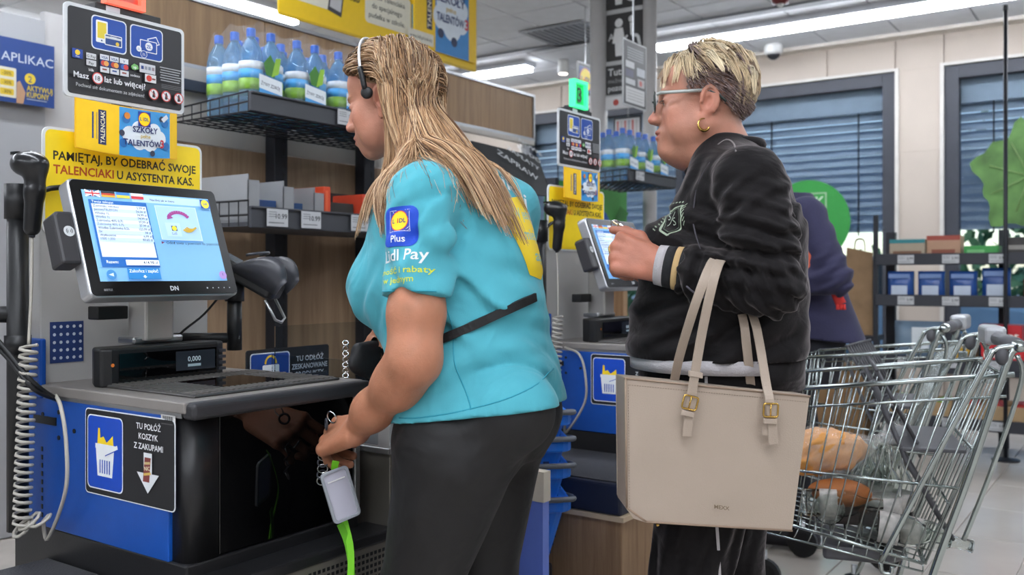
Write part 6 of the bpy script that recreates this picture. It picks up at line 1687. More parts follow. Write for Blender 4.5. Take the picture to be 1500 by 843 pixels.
zb0 = PC(950, 548, -.2)[2]; band(zb0, PC(950, 530, -.2)[2] + .004, .004, 'waist_stripe', m_rib, -.5, PI + .5); band(zb0 - .04, PC(950, 531, -.2)[2] + .008, .003, 'waistband', m_velour, PI + .5, 2 * PI - .5)
def cuff(cp, ax, segs, r0, r1, par):
    a = unit(np.cross(ax, (0, 0, 1))); b = np.cross(ax, a); L_ = sum(x[0] for x in segs); t = 0
    for (l, m) in segs:
        V = []; Fc = []; n = 28
        ra = r0 + (r1 - r0) * t / L_; rb = r0 + (r1 - r0) * (t + l) / L_
        for (tt, rr_) in ((t, ra - .004), (t, ra), (t + l, rb), (t + l, rb - .004)):
            for k in range(n): an_ = 2 * PI * k / n; V.append(cp + ax * tt + rr_ * (.82 * math.cos(an_) * a + 1.12 * math.sin(an_) * b))
        for i in range(3):
            for k in range(n): Fc.append((i * n + k, i * n + (k + 1) % n, (i + 1) * n + (k + 1) % n, (i + 1) * n + k))
        mk('cuff_band', V, Fc, m, par, True); t += l
cuff(CW_L + fax * .002, fax, [(.019, m_rib), (.020, m_ribk), (.0125, m_ribb), (.012, m_ribk)], .0375, .0425, jack)
# shoulder piping and collar
def drape(pxs, off_, r, colr, name, par):
    out = []
    for px, py in pxs:
        h_ = jbv.ray_cast(Vector(ray(px, py) * .5 + A(0, 0, H)), Vector(unit(ray(px, py))), 4)
        if h_[0] is not None: out.append(np.array(h_[0]) - FW * off_)
    if len(out) > 2: MB().tube(smooth_path(out, 3), r, 6).build(name, mat('pipe_' + colr, colr, .8), par, True)
drape([(1052, 212), (1064, 205), (1074, 209), (1078, 222)], .0, .0022, '6a6463', 'shoulder_seam', jack)
drape([(1040, 238), (1026, 262), (1018, 290), (1016, 330), (1026, 365)], .0, .0016, '37343a', 'armhole_seam', jack)
drape([(988, 398), (1006, 420), (1022, 432), (1040, 440)], .0, .0020, '55515a', 'sleeve_piping', jack)
ringp = [cneck + A(0, 0, .012) + cr_ * .068 * math.cos(a) + cf_ * .080 * math.sin(a) + A(0, 0, -.055 * (math.sin(a) > 0) * math.sin(a)) for a in np.linspace(0, 2 * PI, 40)[:-1]]
MB().tube(ringp, .011, 8, closed=True, flat=1.3).build('collar', m_velour, jack, True)
# emblem on the chest
ec = PC(984, 326, -.10); hit = jbv.ray_cast(Vector(ray(986, 324) * .5 + A(0, 0, H)), Vector(unit(ray(986, 324))), 4)
if hit[0] is not None: ec = np.array(hit[0])
en = unit(-FW * .72 - RT * .60 + A(0, 0, .18)); eex = unit(np.cross(A(0, 0, 1), en)); eey = np.cross(en, eex); tl = .22; eex, eey = eex * math.cos(tl) + eey * math.sin(tl), eey * math.cos(tl) - eex * math.sin(tl)
p = Print(ec, eex, eey, .0003)
sh = [(-.026, .030), (0, .024), (.026, .030), (.027, .0), (.018, -.024), (0, -.040), (-.018, -.024), (-.027, 0)]
p.line(sh + sh[:1], .0042, '8f9c88', 'emblem'); p.line([(a * .78, b * .78) for a, b in sh + sh[:1]], .0014, '5d6c5c', 'emblem')
for s_ in (-1, 1):
    for i in range(6): p.line([(s_ * .030, .024 - i * .009), (s_ * .037, .031 - i * .009)], .0022, '8f9c88', 'emblem')
p.text('S', -.012, .004, .024, '9aa596', 'L', .0, 'emblem'); p.text('S', .001, -.012, .024, '9aa596', 'L', .0, 'emblem'); p.line([(-.012, -.010), (.012, .016)], .0016, '9aa596', 'emblem')
for i in range(7): p.circ(-.024 + i * .008, .039 + .004 * math.sin(i * PI / 6), .0024, '8f9c88', 'emblem')
decal(p, jbv, jack, .006)
# trousers and shoes
T_ = Field((CO[0] - .36, CO[1] - .36, .03), (CO[0] + .36, CO[1] + .36, zh + .03), .006)
tsecs = [(530, 936, 1168, .20), (580, 940, 1172, .205), (620, 946, 1168, .20), (660, 955, 1150, .185)]
T_.loft([sec(*q, CO, cf_, cr_) for q in tsecs], cf_, cr_, .03, 2.1)
kl = PC(1012, 850, -.10); kr_ = PC(1064, 850, .10); al = A(kl[0], kl[1], .10) - cf_ * .03; ar = A(kr_[0], kr_[1], .10) - cf_ * .05
for top, kk, aa in ((PC(1040, 650, -.10), kl, al), (PC(1062, 650, .10), kr_, ar)): T_.cone(top, kk, .115, .082, .04); T_.cone(kk, aa, .082, .070, .03)
folds(T_, [fold(PC(1010, 810, -.1), cf_ + A(0, 0, .15), .05, .006, (.2, .2, .25), .4, .3), fold(PC(1000, 600, -.1), A(0, 0, 1) + cf_ * .4, .07, .005, (.2, .2, .12))])
tv, tq = T_.mesh(); trou = mk('trousers', tv, tq, m_velour, cust, True); tbv = bvh_of(tv, tq)
for pts in ([(1034, 552), (1036, 600), (1042, 680), (1049, 760), (1052, 800), (1054, 842), (1056, 900)],):
    out = []
    for px, py in pts:
        h_ = tbv.ray_cast(Vector(ray(px, py) * .5 + A(0, 0, H)), Vector(unit(ray(px, py))), 4)
        if h_[0] is not None: out.append(np.array(h_[0]) - FW * .001)
    if len(out) > 2: v, f_ = strip(smooth_path(out, 4), RT, .006, .002); mk('side_stripe', v, f_, m_rib, trou)
shoe(al, cf_, cust, '202024'); shoe(ar, cf_, cust, '202024')
# body: core, hands, head
C0 = Field(CO + A(-.4, -.4, -.95), CO + A(.4, .4, .5), .013)
C0.loft([sec(*q[:4], CO, cf_, cr_, -.022) for q in jsecs[2:]], cf_, cr_, .02); C0.cone(cneck + A(0, 0, -.1), cneck + A(0, 0, .0), .07, .055, .03)
for kk, aa, x in ((kl, al, -.1), (kr_, ar, .1)): C0.cone(PC(1045, 620, x), kk, .09, .06, .03); C0.cone(kk, aa + A(0, 0, -.03), .06, .04, .03)
C0.chain([CS_L, CE_L, CW_L], [.045, .04, .024], .02); C0.chain([CS_R, CE_R, CW_R], [.045, .04, .024], .02)
C1 = Field(CW_L - .16, CW_L + .14, .0032)
C1.cone(CW_L + fax * .05, CW_L, .030, .028, .02)
hd_c = unit(PC(906, 372, -.175) - CW_L); pn_c = unit(FW * .85 + RT * .25 - A(0, 0, .25))
tipsC = hand_field(C1, CW_L, hd_c, pn_c, A(0, 0, 1) - RT * .1, [(1.25, 1.5, .9), (1.3, 1.5, .9), (1.35, 1.5, .9), (1.4, 1.5, .9)], [(.75, .75, .12), (1.0, .10, .10), (1.0, -.12, .15)], 1.06, 1.12, 1.12)
C2 = Field(CW_R - .16, CW_R + .14, .005); C2.cone(CW_R + (CE_R - CW_R) * .2, CW_R, .030, .027, .02)
hand_field(C2, CW_R, unit(PC(912, 372, -.05) - CW_R), unit(-FW * .8 - A(0, 0, .3)), A(0, 0, 1), [(.6, 1.0, .6)] * 4, [(.8, .5, .2), (1, .0, .2), (1, -.1, .2)])
C3 = head_field(HCu, .0032, 1.0, (cneck + A(0, 0, -.02) - cf_ * .005, .064), .98)
ps_ = [f.mesh() for f in (C0, C1, C2, C3)]
v, q = joined(*ps_); cols = np.concatenate([skin_cols(ps_[0][0], 'a5705c'), skin_cols(ps_[1][0], 'a66c58', mott=.12), skin_cols(ps_[2][0], 'a66c58'), skin_cols(ps_[3][0], 'a5735f', HCu, '8f463f', .5, '6d5644', mott=.10)])
# undercut: short grey stubble on the side of the head
lq = HCu.inv(ps_[3][0]); w_ = np.clip((lq[:, 2] - .012 + .35 * np.clip(-lq[:, 1] - .02, 0, .09)) / .03, 0, 1) * np.clip((.045 - lq[:, 1]) / .02, 0, 1) * np.clip((np.abs(lq[:, 0]) - .03) / .02 + np.clip(-lq[:, 1] * 20, 0, 2), 0, 1)
w_ = np.maximum(w_, np.clip((-lq[:, 1] - .045) / .03, 0, 1) * np.clip((lq[:, 2] + .065) / .03, 0, 1)) * .8
n3 = len(ps_[3][0]); cols[-n3:] = cols[-n3:] * (1 - w_[:, None]) + np.array(lin('6f5c50')[:3]) * w_[:, None]
cbody = mk('body', v, q, m_skin, cust, True); set_color(cbody, 'Col', cols)
eyes(HCu, cust)
# nail on the thumb
tt_ = tipsC[4]
MB(tt_ - hd_c * .006 + A(0, 0, .0075), hd_c, unit(np.cross(A(0, 0, 1), hd_c))).ball((0, 0, 0), (.007, .0055, .0018), 10, 6).build('thumb_nail', mat('nail', 'c9998a', .2, coat=.6), cust, True)
pnc = unit(pn_c - hd_c * np.dot(pn_c, hd_c))
for i, o_ in ((1, .0105), (2, -.011)):
    fdr = unit(hd_c * math.cos(1.3) + pnc * math.sin(1.3)); ringat(CW_L + 1.06 * (hd_c * .086 + A(0, 0, 1) * o_ * 1.1) + fdr * .020 , fdr, .0118, cust, m_gold, .0026)
# short layered hair
CFc = Field(HCu.c - .22, HCu.c + .22, .008); CFc.ell(HCu(0, -.018, .036), np.array((.075, .097, .082)) * 1.04, HCu.R, .02); CFc.ell(HCu(0, .026, -.028), np.array((.064, .060, .088)) * 1.04, HCu.R, .02)
rs = np.random.RandomState(21)
def ccond(q):
    x, y, z = q
    if y > .03: return z > .076 + (y - .03) * .3
    return z > .078 + np.clip(-y - .03, 0, .1) * -1.1
N2 = 3600; rl = scalp(N2, rs, HCu, ccond); nl = (rl - np.array([0, -.018, .036])) / np.array([.0745, .0965, .0815]) ** 2; nl /= np.linalg.norm(nl, axis=1, keepdims=True)
# the parting runs along the far side; the crown whorl sends hair forward in front, back and down behind
wh = np.array([-.01, -.065, .105])
nl_ = 190; cent = rl[rs.randint(0, N2, nl_)]; lock = ((rl[:, None] - cent[None]) ** 2).sum(2).argmin(1)
ldir = rs.randn(nl_, 3) * .17; loff = rs.rand(nl_) ** 1.2
frt = np.clip((rl[:, 1] - .0) / .05, 0, 1)[:, None]; bk_ = np.clip((-rl[:, 1] - .03) / .05, 0, 1)[:, None]
sd = np.sign(rl[:, :1])
dl = frt * np.array([[-.45, .75, 0]]) + (1 - frt) * (1 - bk_) * np.stack([sd[:, 0] * .35, -.75 + 0 * sd[:, 0], -.1 + 0 * sd[:, 0]], 1) + bk_ * np.stack([sd[:, 0] * .12, -.55 + 0 * sd[:, 0], -.85 + 0 * sd[:, 0]], 1)
dl = dl + ldir[lock] + rs.randn(N2, 3) * .06; dl -= nl * (dl * nl).sum(1, keepdims=True); dl += nl * (.10 + .16 * loff[lock])[:, None]
dl /= np.linalg.norm(dl, axis=1, keepdims=True)
roots = HCu.c + HCu.s * rl @ HCu.R; dw = dl @ HCu.R
off = .003 + (.004 + .017 * loff[lock]) * (.5 + .5 * rs.rand(N2)) * np.clip((rl[:, 2] - .02) / .07, .3, 1)
LEN = (.044 + .034 * rs.rand(N2)) * (1 + .25 * frt[:, 0])
K = 12; paths = flow(roots, dw, K, LEN / K, [CFc], off, unit(A(0, 0, -1)), .94, .02, 5, None, 9)
for l in range(nl_):
    m = np.where(lock == l)[0]
    if len(m) > 2: c_ = paths[m].mean(0, keepdims=True); t = np.linspace(0, 1, K + 1)[None, :, None]; paths[m] = paths[m] * (1 - .66 * t) + c_ * .66 * t
hv, hq = tubes(paths, .0015 + .0006 * rs.rand(N2), .0005, 3, 4)
bl = np.array([lin(c)[:3] for c in ('c0ab8a', 'b09a7c', 'd6c6a8', '8f7862', 'cab899', '776560')])
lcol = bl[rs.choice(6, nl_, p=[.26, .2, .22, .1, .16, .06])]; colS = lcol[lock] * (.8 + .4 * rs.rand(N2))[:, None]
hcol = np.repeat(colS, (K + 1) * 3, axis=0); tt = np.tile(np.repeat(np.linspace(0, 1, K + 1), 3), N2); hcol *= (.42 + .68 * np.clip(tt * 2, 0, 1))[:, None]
# stubble of the undercut
def ucond(q): x, y, z = q; return (y < .035) and not ccond(q) and z > .012 - .9 * np.clip(-y - .02, 0, .075) and (z > .02 or y < -.03)
N3 = 1500; ru = scalp(N3, rs, HCu, ucond); nu = (ru - np.array([0, -.018, .036])) / np.array([.0745, .0965, .0815]) ** 2; nu /= np.linalg.norm(nu, axis=1, keepdims=True)
du = nu * .35 + np.array([0, -.75, -.6]) + rs.randn(N3, 3) * .15; du /= np.linalg.norm(du, axis=1, keepdims=True)
pu = flow(HCu.c + HCu.s * ru @ HCu.R, du @ HCu.R, 5, np.full(N3, .0038), [CFc], .001 + .004 * rs.rand(N3), unit(A(0, 0, -1)), .95)
uv, uq = tubes(pu, .0011 * np.ones(N3), .0004, 3, 6); ub = np.array([lin(c)[:3] for c in ('6d5a55', '8a7672', '5a4a46', '9d8a86')]); ucol = np.repeat(ub[rs.randint(0, 4, N3)], 6 * 3, axis=0)
CP = Field(HCu.c - .17, HCu.c + .17, .004); CP.ell(HCu(0, -.020, .038), np.array((.0765, .0975, .083)) * 1.04, HCu.R, .01); CP.cut(HCu(0, .055, .084), HCu.y * .45 - HCu.z * .9); CP.cut(HCu(0, -.03, .080), HCu.z * -.72 + HCu.y * .69)
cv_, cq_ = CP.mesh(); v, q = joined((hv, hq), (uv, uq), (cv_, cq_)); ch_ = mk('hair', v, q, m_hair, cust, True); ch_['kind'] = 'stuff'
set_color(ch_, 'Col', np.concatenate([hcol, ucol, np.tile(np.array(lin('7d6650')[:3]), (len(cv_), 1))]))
# glasses and earring
gl = thing('eyeglasses', 'grey framed eyeglasses on the customer\'s face', 'glasses', tuple(HCu(0, .09, 0)))
m_gf = mat('glasses_frame', '9fa39f', .3, metal=.3); m_gd = mat('glasses_dark', '2e3634', .3)
for s in (-1, 1):
    pts = [HCu(s * .033 + x, .101 - .06 * abs(s * .033 + x) ** 1.2 * 1.0, .002 + y) for x, y in rrect(.050, .040, .014, 4)]
    r_ = MB().tube(pts, .0019, 6, closed=True).build('rim', m_gd, gl, True)
    mk('lens', pts, [tuple(range(len(pts)))], m_acryl, r_)
    MB().tube([HCu(s * .060, .094, .014), HCu(s * .070, .085, .015), HCu(s * .078, .04, .014), HCu(s * .080, -.006, .014)], .0030, 6, flat=1.4).build('temple', m_gf, gl, True)
    MB().tube([HCu(s * .080, -.006, .014), HCu(s * .081, -.03, .006), HCu(s * .079, -.048, -.012)], .0028, 6).build('temple_tip', m_gd, gl, True)
MB().tube([HCu(-.010, .101, .006), HCu(0, .105, .009), HCu(.010, .101, .006)], .002, 6).build('bridge', m_gd, gl, True)
for s, l_ in ((-1, 'gold hoop earring on the customer\'s near ear'), (1, 'gold hoop earring on the customer\'s far ear')):
    er = thing('hoop_earring', l_, 'earring', tuple(HCu(s * .079, -.001, -.062)), 0, 'earrings')
    c_ = HCu(s * .0805, -.001, -.0585); MB().tube([c_ + .0135 * (math.cos(a) * unit(HCu.y + HCu.x * .5 * s) + math.sin(a) * HCu.z) for a in np.linspace(0, 2 * PI, 22)[:-1]], [.0012 + .0012 * (1 - math.sin(a)) for a in np.linspace(0, 2 * PI, 22)[:-1]], 6, closed=True).build('hoop', m_gold, er, True)
kc = thing('key_bunch', 'bunch of keys held in the customer\'s fist', 'keys', tuple(P(896, 335, 2.0)))
k0 = tt_ + A(0, 0, .008)
ringat(k0 + RT * .004 + A(0, 0, .006), FW * .6 + A(0, 0, .5), .009, kc, m_chrome, .0014, 'ring')
for i in range(2): MB(k0 + RT * (.010 + .012 * i) + A(0, 0, .004 - .004 * i), unit(RT * .8 - A(0, 0, .45)), unit(FW + A(0, 0, .3)), (0, 0, 1)).box((-.004, -.004, -.001), (.022, .004, .001)).box((-.012, -.008, -.001), (-.002, .008, .001)).build('key', m_chrome if i else m_gold, kc)

# ------------------------------------------------------------------ beige handbag on the forearm
m_bag = mat('bag_leather', 'a39486', .48, bump=.22, bs=420, var=.03, vs=6, spec=.4); m_bage = mat('bag_edge', '8d7866', .55); m_stitch = mat('bag_stitch', '6f5e50', .7)
BD = 1.83
bo_ = P(915, 745, BD); bR = P(1160, 778, BD + .03); bex = unit(bR - bo_); bn = unit(np.cross(bex, A(0, 0, 1))); bn = bn if np.dot(bn, FW) < 0 else -bn
tag_bag = thing('handbag', 'large beige leather handbag hanging from the customer\'s forearm', 'handbag', tuple(P(1045, 775, BD)))
fr = [P(915, 553, BD), P(1187, 580, BD + .03), P(1161, 779, BD + .03), P(946, 766, BD), P(928, 760, BD), P(917, 745, BD)]
cen = sum(fr) / len(fr)
V = []; nb = len(fr); levels = ((0.0, .985), (.006, 1.0), (.018, 1.0), (.09, .985), (.105, .96))
fine = []
for i in range(nb):
    a_, b_ = fr[i], fr[(i + 1) % nb]
    for k in range(8): fine.append(a_ + (b_ - a_) * k / 8)
nf = len(fine)
for t, sc_ in levels:
    for x in fine: V.append(cen + (x - cen) * sc_ - bn * t)
Fc = [(i * nf + k, i * nf + (k + 1) % nf, (i + 1) * nf + (k + 1) % nf, (i + 1) * nf + k) for i in range(len(levels) - 1) for k in range(nf)]
Fc += [tuple(range(nf)), tuple(range((len(levels) - 1) * nf, len(levels) * nf))[::-1]]
bb = mk('body', V, Fc, m_bag, tag_bag, bevel=.002)
for (a_, b_, off_) in ((fr[0], fr[1], .008), (fr[0], fr[5], .0), (fr[5], fr[3], 0), (fr[3], fr[2], 0)):
    inn = unit(cen - (a_ + b_) / 2) * .006; MB().tube([a_ + bn * .0008 + inn * .3, b_ + bn * .0008 + inn * .3], .0022, 6).build('piping', m_bage, tag_bag, True)
st_ = MB()
def stitches(a_, b_, n):
    for i in range(n): x = a_ + (b_ - a_) * (i + .2) / n; y = a_ + (b_ - a_) * (i + .75) / n; st_.tube([x + bn * .0006, y + bn * .0006], .0005, 4)
dn = A(0, 0, -1)
stitches(fr[0] + dn * .014 + bex * .008, fr[1] + dn * .014 - bex * .008, 70); stitches(fr[0] + dn * .012 + bex * .007, fr[5] + bex * .007, 44); stitches(fr[5] + bex * .008, fr[4] + bex * .006 + A(0, 0, .005), 6)
# handles
def strap(pts, w, par, name='handle', wd=None):
    v, f_ = strip(smooth_path(pts, 6), wd if wd is not None else bex, w, .0035); o = mk(name, v, f_, m_bag, par, bevel=.0012); return o
fz = lambda px, py, d=.0: P(px, py, BD + d)
h1 = [fz(1006, 640, -.006), fz(1010, 600, -.008), fz(1016, 560, -.010), fz(1026, 500, -.025), fz(1036, 450, -.045), fz(1044, 415, -.05), fz(1050, 394, -.03), fz(1057, 381, .02), fz(1068, 384, .075), fz(1086, 420, .11), fz(1104, 466, .045), fz(1112, 500, .03), fz(1122, 560, .015), fz(1128, 592, -.003), fz(1133, 652, .001)]
strap(h1, .0185, tag_bag)
h2 = [fz(987, 562, .075), fz(996, 520, .03), fz(1014, 460, -.035), fz(1028, 420, -.05), fz(1038, 395, -.03), fz(1047, 380, .02), fz(1058, 380, .075), fz(1072, 415, .115), fz(1088, 466, .05), fz(1094, 510, .045), fz(1101, 578, .085)]
strap(h2, .0185, tag_bag)
def buckle(px, py, d, rot=.15):
    c = fz(px, py, d) + bn * .004; ux = unit(bex * math.cos(rot) - A(0, 0, 1) * math.sin(rot)); uy = np.cross(bn, ux)
    MB().tube([c + ux * x + uy * y for x, y in rrect(.029, .026, .004, 3)], .0021, 6, closed=True).tube([c + uy * .013, c - uy * .013], .0016, 6).build('buckle', m_gold, tag_bag, True)
    MB(c - uy * .022, ux, uy, bn).box((-.013, -.005, -.005), (.013, .005, .003)).build('keeper', m_bag, tag_bag, bevel=.001)
buckle(1010, 590, -.01, .1); buckle(1128, 601, -.004, -.1)
MB(fz(1019, 549, -.012), bex, A(0, 0, 1), bn).box((-.014, -.006, -.006), (.014, .006, .004)).build('strap_loop', m_bag, tag_bag, bevel=.002)
lt = fz(1116, 604, .002) + bn * .0005
MB(lt, bex, A(0, 0, 1), bn).box((0, -.045, 0), (.012, .0, .002)).build('tab', m_bag, tag_bag)
st_.build('stitching', m_stitch, tag_bag); tag(bpy.data.objects['stitching'], kind='stuff')
p = Print(fz(1046, 745, .005) + bn * .001, bex, A(0, 0, 1), .0004); p.text('MEXX', 0, 0, .0105, '6d5d4a', 'L', .02, width=.031, part='logo'); p.build(tag_bag)
MB().ball(P(963, 769, BD + .02), .004).build('foot_stud', m_gold, tag_bag, True)
# ================================================================== third person behind the customer
c3 = P(1175, 403, 3.98); d3f = unit(-RT * .93 + FW * .36); d3r = A(d3f[1], -d3f[0], 0); c3[2] = 1.0
p3 = thing('person', 'person in navy coat bending forward, mostly hidden behind the customer', 'person', (c3[0], c3[1], 0))
P3 = lambda px, py, x: Ppl(px, py, c3 + d3r * x, d3r)
K3 = Field(c3 + A(-.55, -.55, -.38), c3 + A(.55, .55, .58), .009)
K3.loft([sec(*q, c3, d3f, d3r) for q in [(285, 1105, 1188, .13), (310, 1100, 1205, .17), (350, 1098, 1218, .19), (400, 1096, 1228, .19), (440, 1094, 1240, .19), (500, 1090, 1262, .20), (512, 1090, 1266, .20)]], d3f, d3r, .03)
s3, e3, w3 = P3(1180, 318, -.2), P3(1222, 408, -.25), P3(1150, 415, -.26)
K3.chain([s3, e3, w3], [.085, .068, .05], .02); K3.chain([P3(1150, 318, .2), P3(1150, 420, .25), P3(1100, 420, .2)], [.085, .068, .05], .02)
folds(K3, [fold(e3, A(0, 0, 1) + d3f * .4, .06, .010, .12, 0, .3), fold(P3(1215, 350, -.1), d3f + A(0, 0, .5), .08, .008, .15, 0, .3)])
K3.cut(P3(1260, 503, 0), A(0, 0, -1) + d3f * .12)
v, q = K3.mesh(); m_navy = mat('navy_wool', '2b2a45', .85, bump=.25, bs=160, var=.1, sheen=.1); coat = mk('coat', v, q, m_navy, p3, True)
T3 = Field(c3 + A(-.4, -.4, -.97), c3 + A(.4, .4, -.1), .011)
T3.loft([sec(*q, c3, d3f, d3r) for q in [(470, 1110, 1235, .16), (520, 1115, 1235, .165), (560, 1120, 1225, .16)]], d3f, d3r, .03)
feet = []
for x in (-.1, .1):
    a = P3(1160, 560, x); b = A(*(c3[:2] + d3r[:2] * x), .5) + d3f * .02; c = A(*(c3[:2] + d3r[:2] * x), .1); T3.cone(a, b, .10, .075, .03); T3.cone(b, c, .075, .055, .03); feet.append(c)
v, q = T3.mesh(); mk('trousers', v, q, mat('dark_trousers', '1a1a22', .8, var=.1), p3, True)
for c in feet: shoe(c, d3f, p3, '26262c')
L3 = Loc(P3(1085, 268, 0), unit(d3f + A(0, 0, -.45)), (0, 0, 1)); h3 = head_field(L3, .006, .4, (P3(1115, 315, 0), .06)); v, q = h3.mesh()
hz = Field(w3 - .15, w3 + .15, .006); hand_field(hz, w3, unit(d3f - A(0, 0, .1)), A(0, 0, -1), d3r, [(.4, .5, .4)] * 4, [(.7, .6, .2), (1, .1, .1), (1, 0, 0)])
v, q = joined((v, q), hz.mesh()); b3 = mk('body', v, q, m_skin, p3, True); set_color(b3, 'Col', skin_cols(v, 'b4826c'))
eyes(L3, p3)
CP = Field(L3.c - .17, L3.c + .17, .006); CP.ell(L3(0, -.022, .040), (.080, .102, .088), L3.R, .01); CP.cut(L3(0, .06, .07), L3.y * .6 - L3.z * .8); CP.cut(L3(0, -.03, .0), -L3.z); CP.warp(lambda X, Y, Z: .002 * np.sin(X * 420 + 3 * np.sin(Z * 60)) * np.sin(Y * 390)); v, q = CP.mesh(); hh = mk('hair', v, q, mat('brown_hair', '4a382c', .5, bump=.6, bs=120), p3, True)
MB(P3(1180, 378, -.275), -d3r, d3f, (0, 0, 1)).box((-.012, -.035, -.05), (.012, .02, .05)).build('orange_badge', ink('cf5a38'), p3)
rk = thing('red_glove', 'red glove hanging from the navy coat pocket', 'glove', tuple(P3(1228, 450, -.23)))
a, b = P3(1220, 420, -.235), P3(1232, 446, -.235)
MB().tube([a, a * .6 + b * .4, b], [.010, .020, .022], 8, flat=.6).build('palm', mat('red_knit', 'd23a36', .8, bump=.3), rk, True)
for i in range(3): MB().tube([b + RT * (.012 * (i - 1)), b + RT * (.014 * (i - 1)) - A(0, 0, .022)], .0065, 6).build('finger', MATS['red_knit'], rk, True)

# ================================================================== shopping carts
m_cart = mat('cart_zinc', 'aab2b0', .24, metal=.95, var=.05); m_cartp = mat('cart_plastic', '4a4a4e', .5, bump=.05, var=.05)
cax = unit(RT * .95 - FW * .31); cal = unit(FW * .95 + RT * .31)
cq0 = P(1480, 550, 2.3)
NP = lambda px, py, x=0.0: Ppl(px, py, cq0 + cal * x, cal)
NN = lambda px, py, x: NP(px, py, 0) + cal * x
W_C = .46
def build_cart():
    t = thing('shopping_cart', '', 'shopping cart', (cq0[0], cq0[1], 0))
    rails = [((1166, 570), (1486, 549), .0075), ((1166, 597), (1474, 581), .004), ((1160, 689), (1404, 716), .0042), ((1150, 767), (1352, 826), .0048)]
    for x in (0, W_C):
        b = MB()
        for a, c, r in rails: b.tube([NN(*a, x), NN(*c, x)], r, 6)
        for i in range(13):
            k = i / 12; top = (1176 + k * 294, 569 - k * 19); bot = (1150 + k * 204, 767 + k * 59); b.tube([NN(*top, x), NN(*bot, x)], .0022, 5)
        b.tube([NN(1166, 570, x), NN(1145, 767, x)], .005, 6)
        b.build('basket_side', m_cart, t, True)
    # floor and front
    b = MB()
    for i in range(9): b.tube([NN(1150, 767, W_C * i / 8), NN(1352, 826, W_C * i / 8)], .0022, 4)
    for i in range(10): k = i / 9; b.tube([NN(1150 + 202 * k, 767 + 59 * k, 0), NN(1150 + 202 * k, 767 + 59 * k, W_C)], .003, 4)
    b.tube([NN(1120, 780, -.0), NN(1352, 838, 0)], .003, 5); 
    for i in range(12): k = i / 11; b.tube([NN(1120 + 232 * k, 780 + 58 * k, 0), NN(1130 + 222 * k, 762 + 63 * k, 0)], .0018, 4)
    b.build('basket_floor', m_cart, t, True)
    b = MB()
    for i in range(9): b.tube([NN(1166, 570, W_C * i / 8), NN(1145, 767, W_C * i / 8)], .0024, 4)
    for py in (570, 640, 700, 767): px = 1166 - (py - 570) * .107; b.tube([NN(px, py, 0), NN(px, py, W_C)], .003, 4)
    b.build('basket_front', m_cart, t, True)
    # rear gate
    b = MB()
    for i in range(11): b.tube([NN(1476, 552, W_C * i / 10), NN(1356, 826, W_C * i / 10)], .0024, 4)
    for k in (0, .4, .7, 1): b.tube([NN(1476 - 120 * k, 552 + 274 * k, 0), NN(1476 - 120 * k, 552 + 274 * k, W_C)], .004, 5)
    b.build('rear_gate', m_cart, t, True)
    # handle arms, handle
    for x in (-.015, W_C + .015):
        MB().tube(smooth_path([NN(1289, 822, x), NN(1292, 836, x), NN(1304, 838, x), NN(1306, 828, x)], 4), .006, 8).tube(smooth_path([NN(1289, 822, x), NN(1370, 668, x), NN(1445, 528, x), NN(1456, 513, x), NN(1472, 508, x), NN(1492, 508, x)], 5), .0075, 8).build('handle_arm', m_cart, t, True)
        MB().tube(smooth_path([NN(1484, 512, x), NN(1472, 535, x), NN(1420, 690, x), NN(1366, 838, x), NN(1330, 960, x), NN(1300, 1010, x)], 5), .0095, 8).tube(smooth_path([NN(1488, 520, x), NN(1494, 560, x), NN(1450, 690, x), NN(1410, 790, x)], 5), .006, 8).build('rear_leg', m_cart, t, True)
        MB().tube([NN(1300, 1010, x), NN(1120, 1010, x)], .009, 8).build('chassis_rail', m_cart, t, True)
        for px in (1310, 1125):
            c = NN(px, 1010, x); c[2] = .062
            w = MB(c, cax, A(0, 0, 1), cal).lathe([(.045, -.014), (.06, -.010), (.06, .010), (.045, .014)], 18).build('wheel', m_black, t)
            MB().tube([c + A(0, 0, .0), c + A(0, 0, .09)], .010, 8).build('caster_fork', m_steel, t, True)
        MB(NN(1466, 522, x), cal, cax, A(0, 0, 1)).ball((0, 0, 0), (.018, .016, .022), 12, 8).build('hinge_cap', m_cartp, t, True)
    h0, h1 = NN(1492, 507, -.03), NN(1492, 507, W_C + .03)
    MB().tube([h0, h1], .014, 12).build('handle_bar', m_cart, t, True)
    MB().tube([h0 + cal * .05, h0 + cal * .30], .019, 12).build('grip', mat('grip_grey', '5a5a5e', .45), t, True)
    MB(h0 + cal * .33, cal, cax, A(0, 0, 1)).box((0, -.028, -.02), (.13, .028, .032)).build('coin_lock', mat('coin_lock', 'a5a7aa', .35, metal=.3), t, bevel=.012, bseg=3)
    for i in range(7):
        ringat(h0 + cal * .46 - A(0, 0, .012 + .0125 * i), cal * (1 if i % 2 else .1) + cax * (.1 if i % 2 else 1), .0075, t, m_cart, .002, 'chain_link')
    MB(h0 + cal * .46 - A(0, 0, .105), cax, cal, A(0, 0, 1)).box((-.016, -.006, -.036), (.016, .006, .0)).build('key_block', m_cart, t, bevel=.003)
    # child seat: slotted back and plate
    sb = MB()
    A0 = lambda k, x: NN(1286 + 60 * k, 545 + 108 * k, x)
    for i in range(11): sb.tube([A0(0, .05 + .036 * i), A0(1, .05 + .036 * i)], .0045, 5)
    for k in (0, .5, 1): sb.tube([A0(k, .04), A0(k, .42)], .0055, 5)
    sb.build('seat_back', m_cartp, t, True)
    pl_ = [NN(1322, 660, .04), NN(1322, 660, .42), NN(1420, 664, .42), NN(1420, 664, .04)]
    MB().hexa([x - A(0, 0, .010) for x in pl_] + pl_).build('seat_plate', m_cartp, t, bevel=.003)
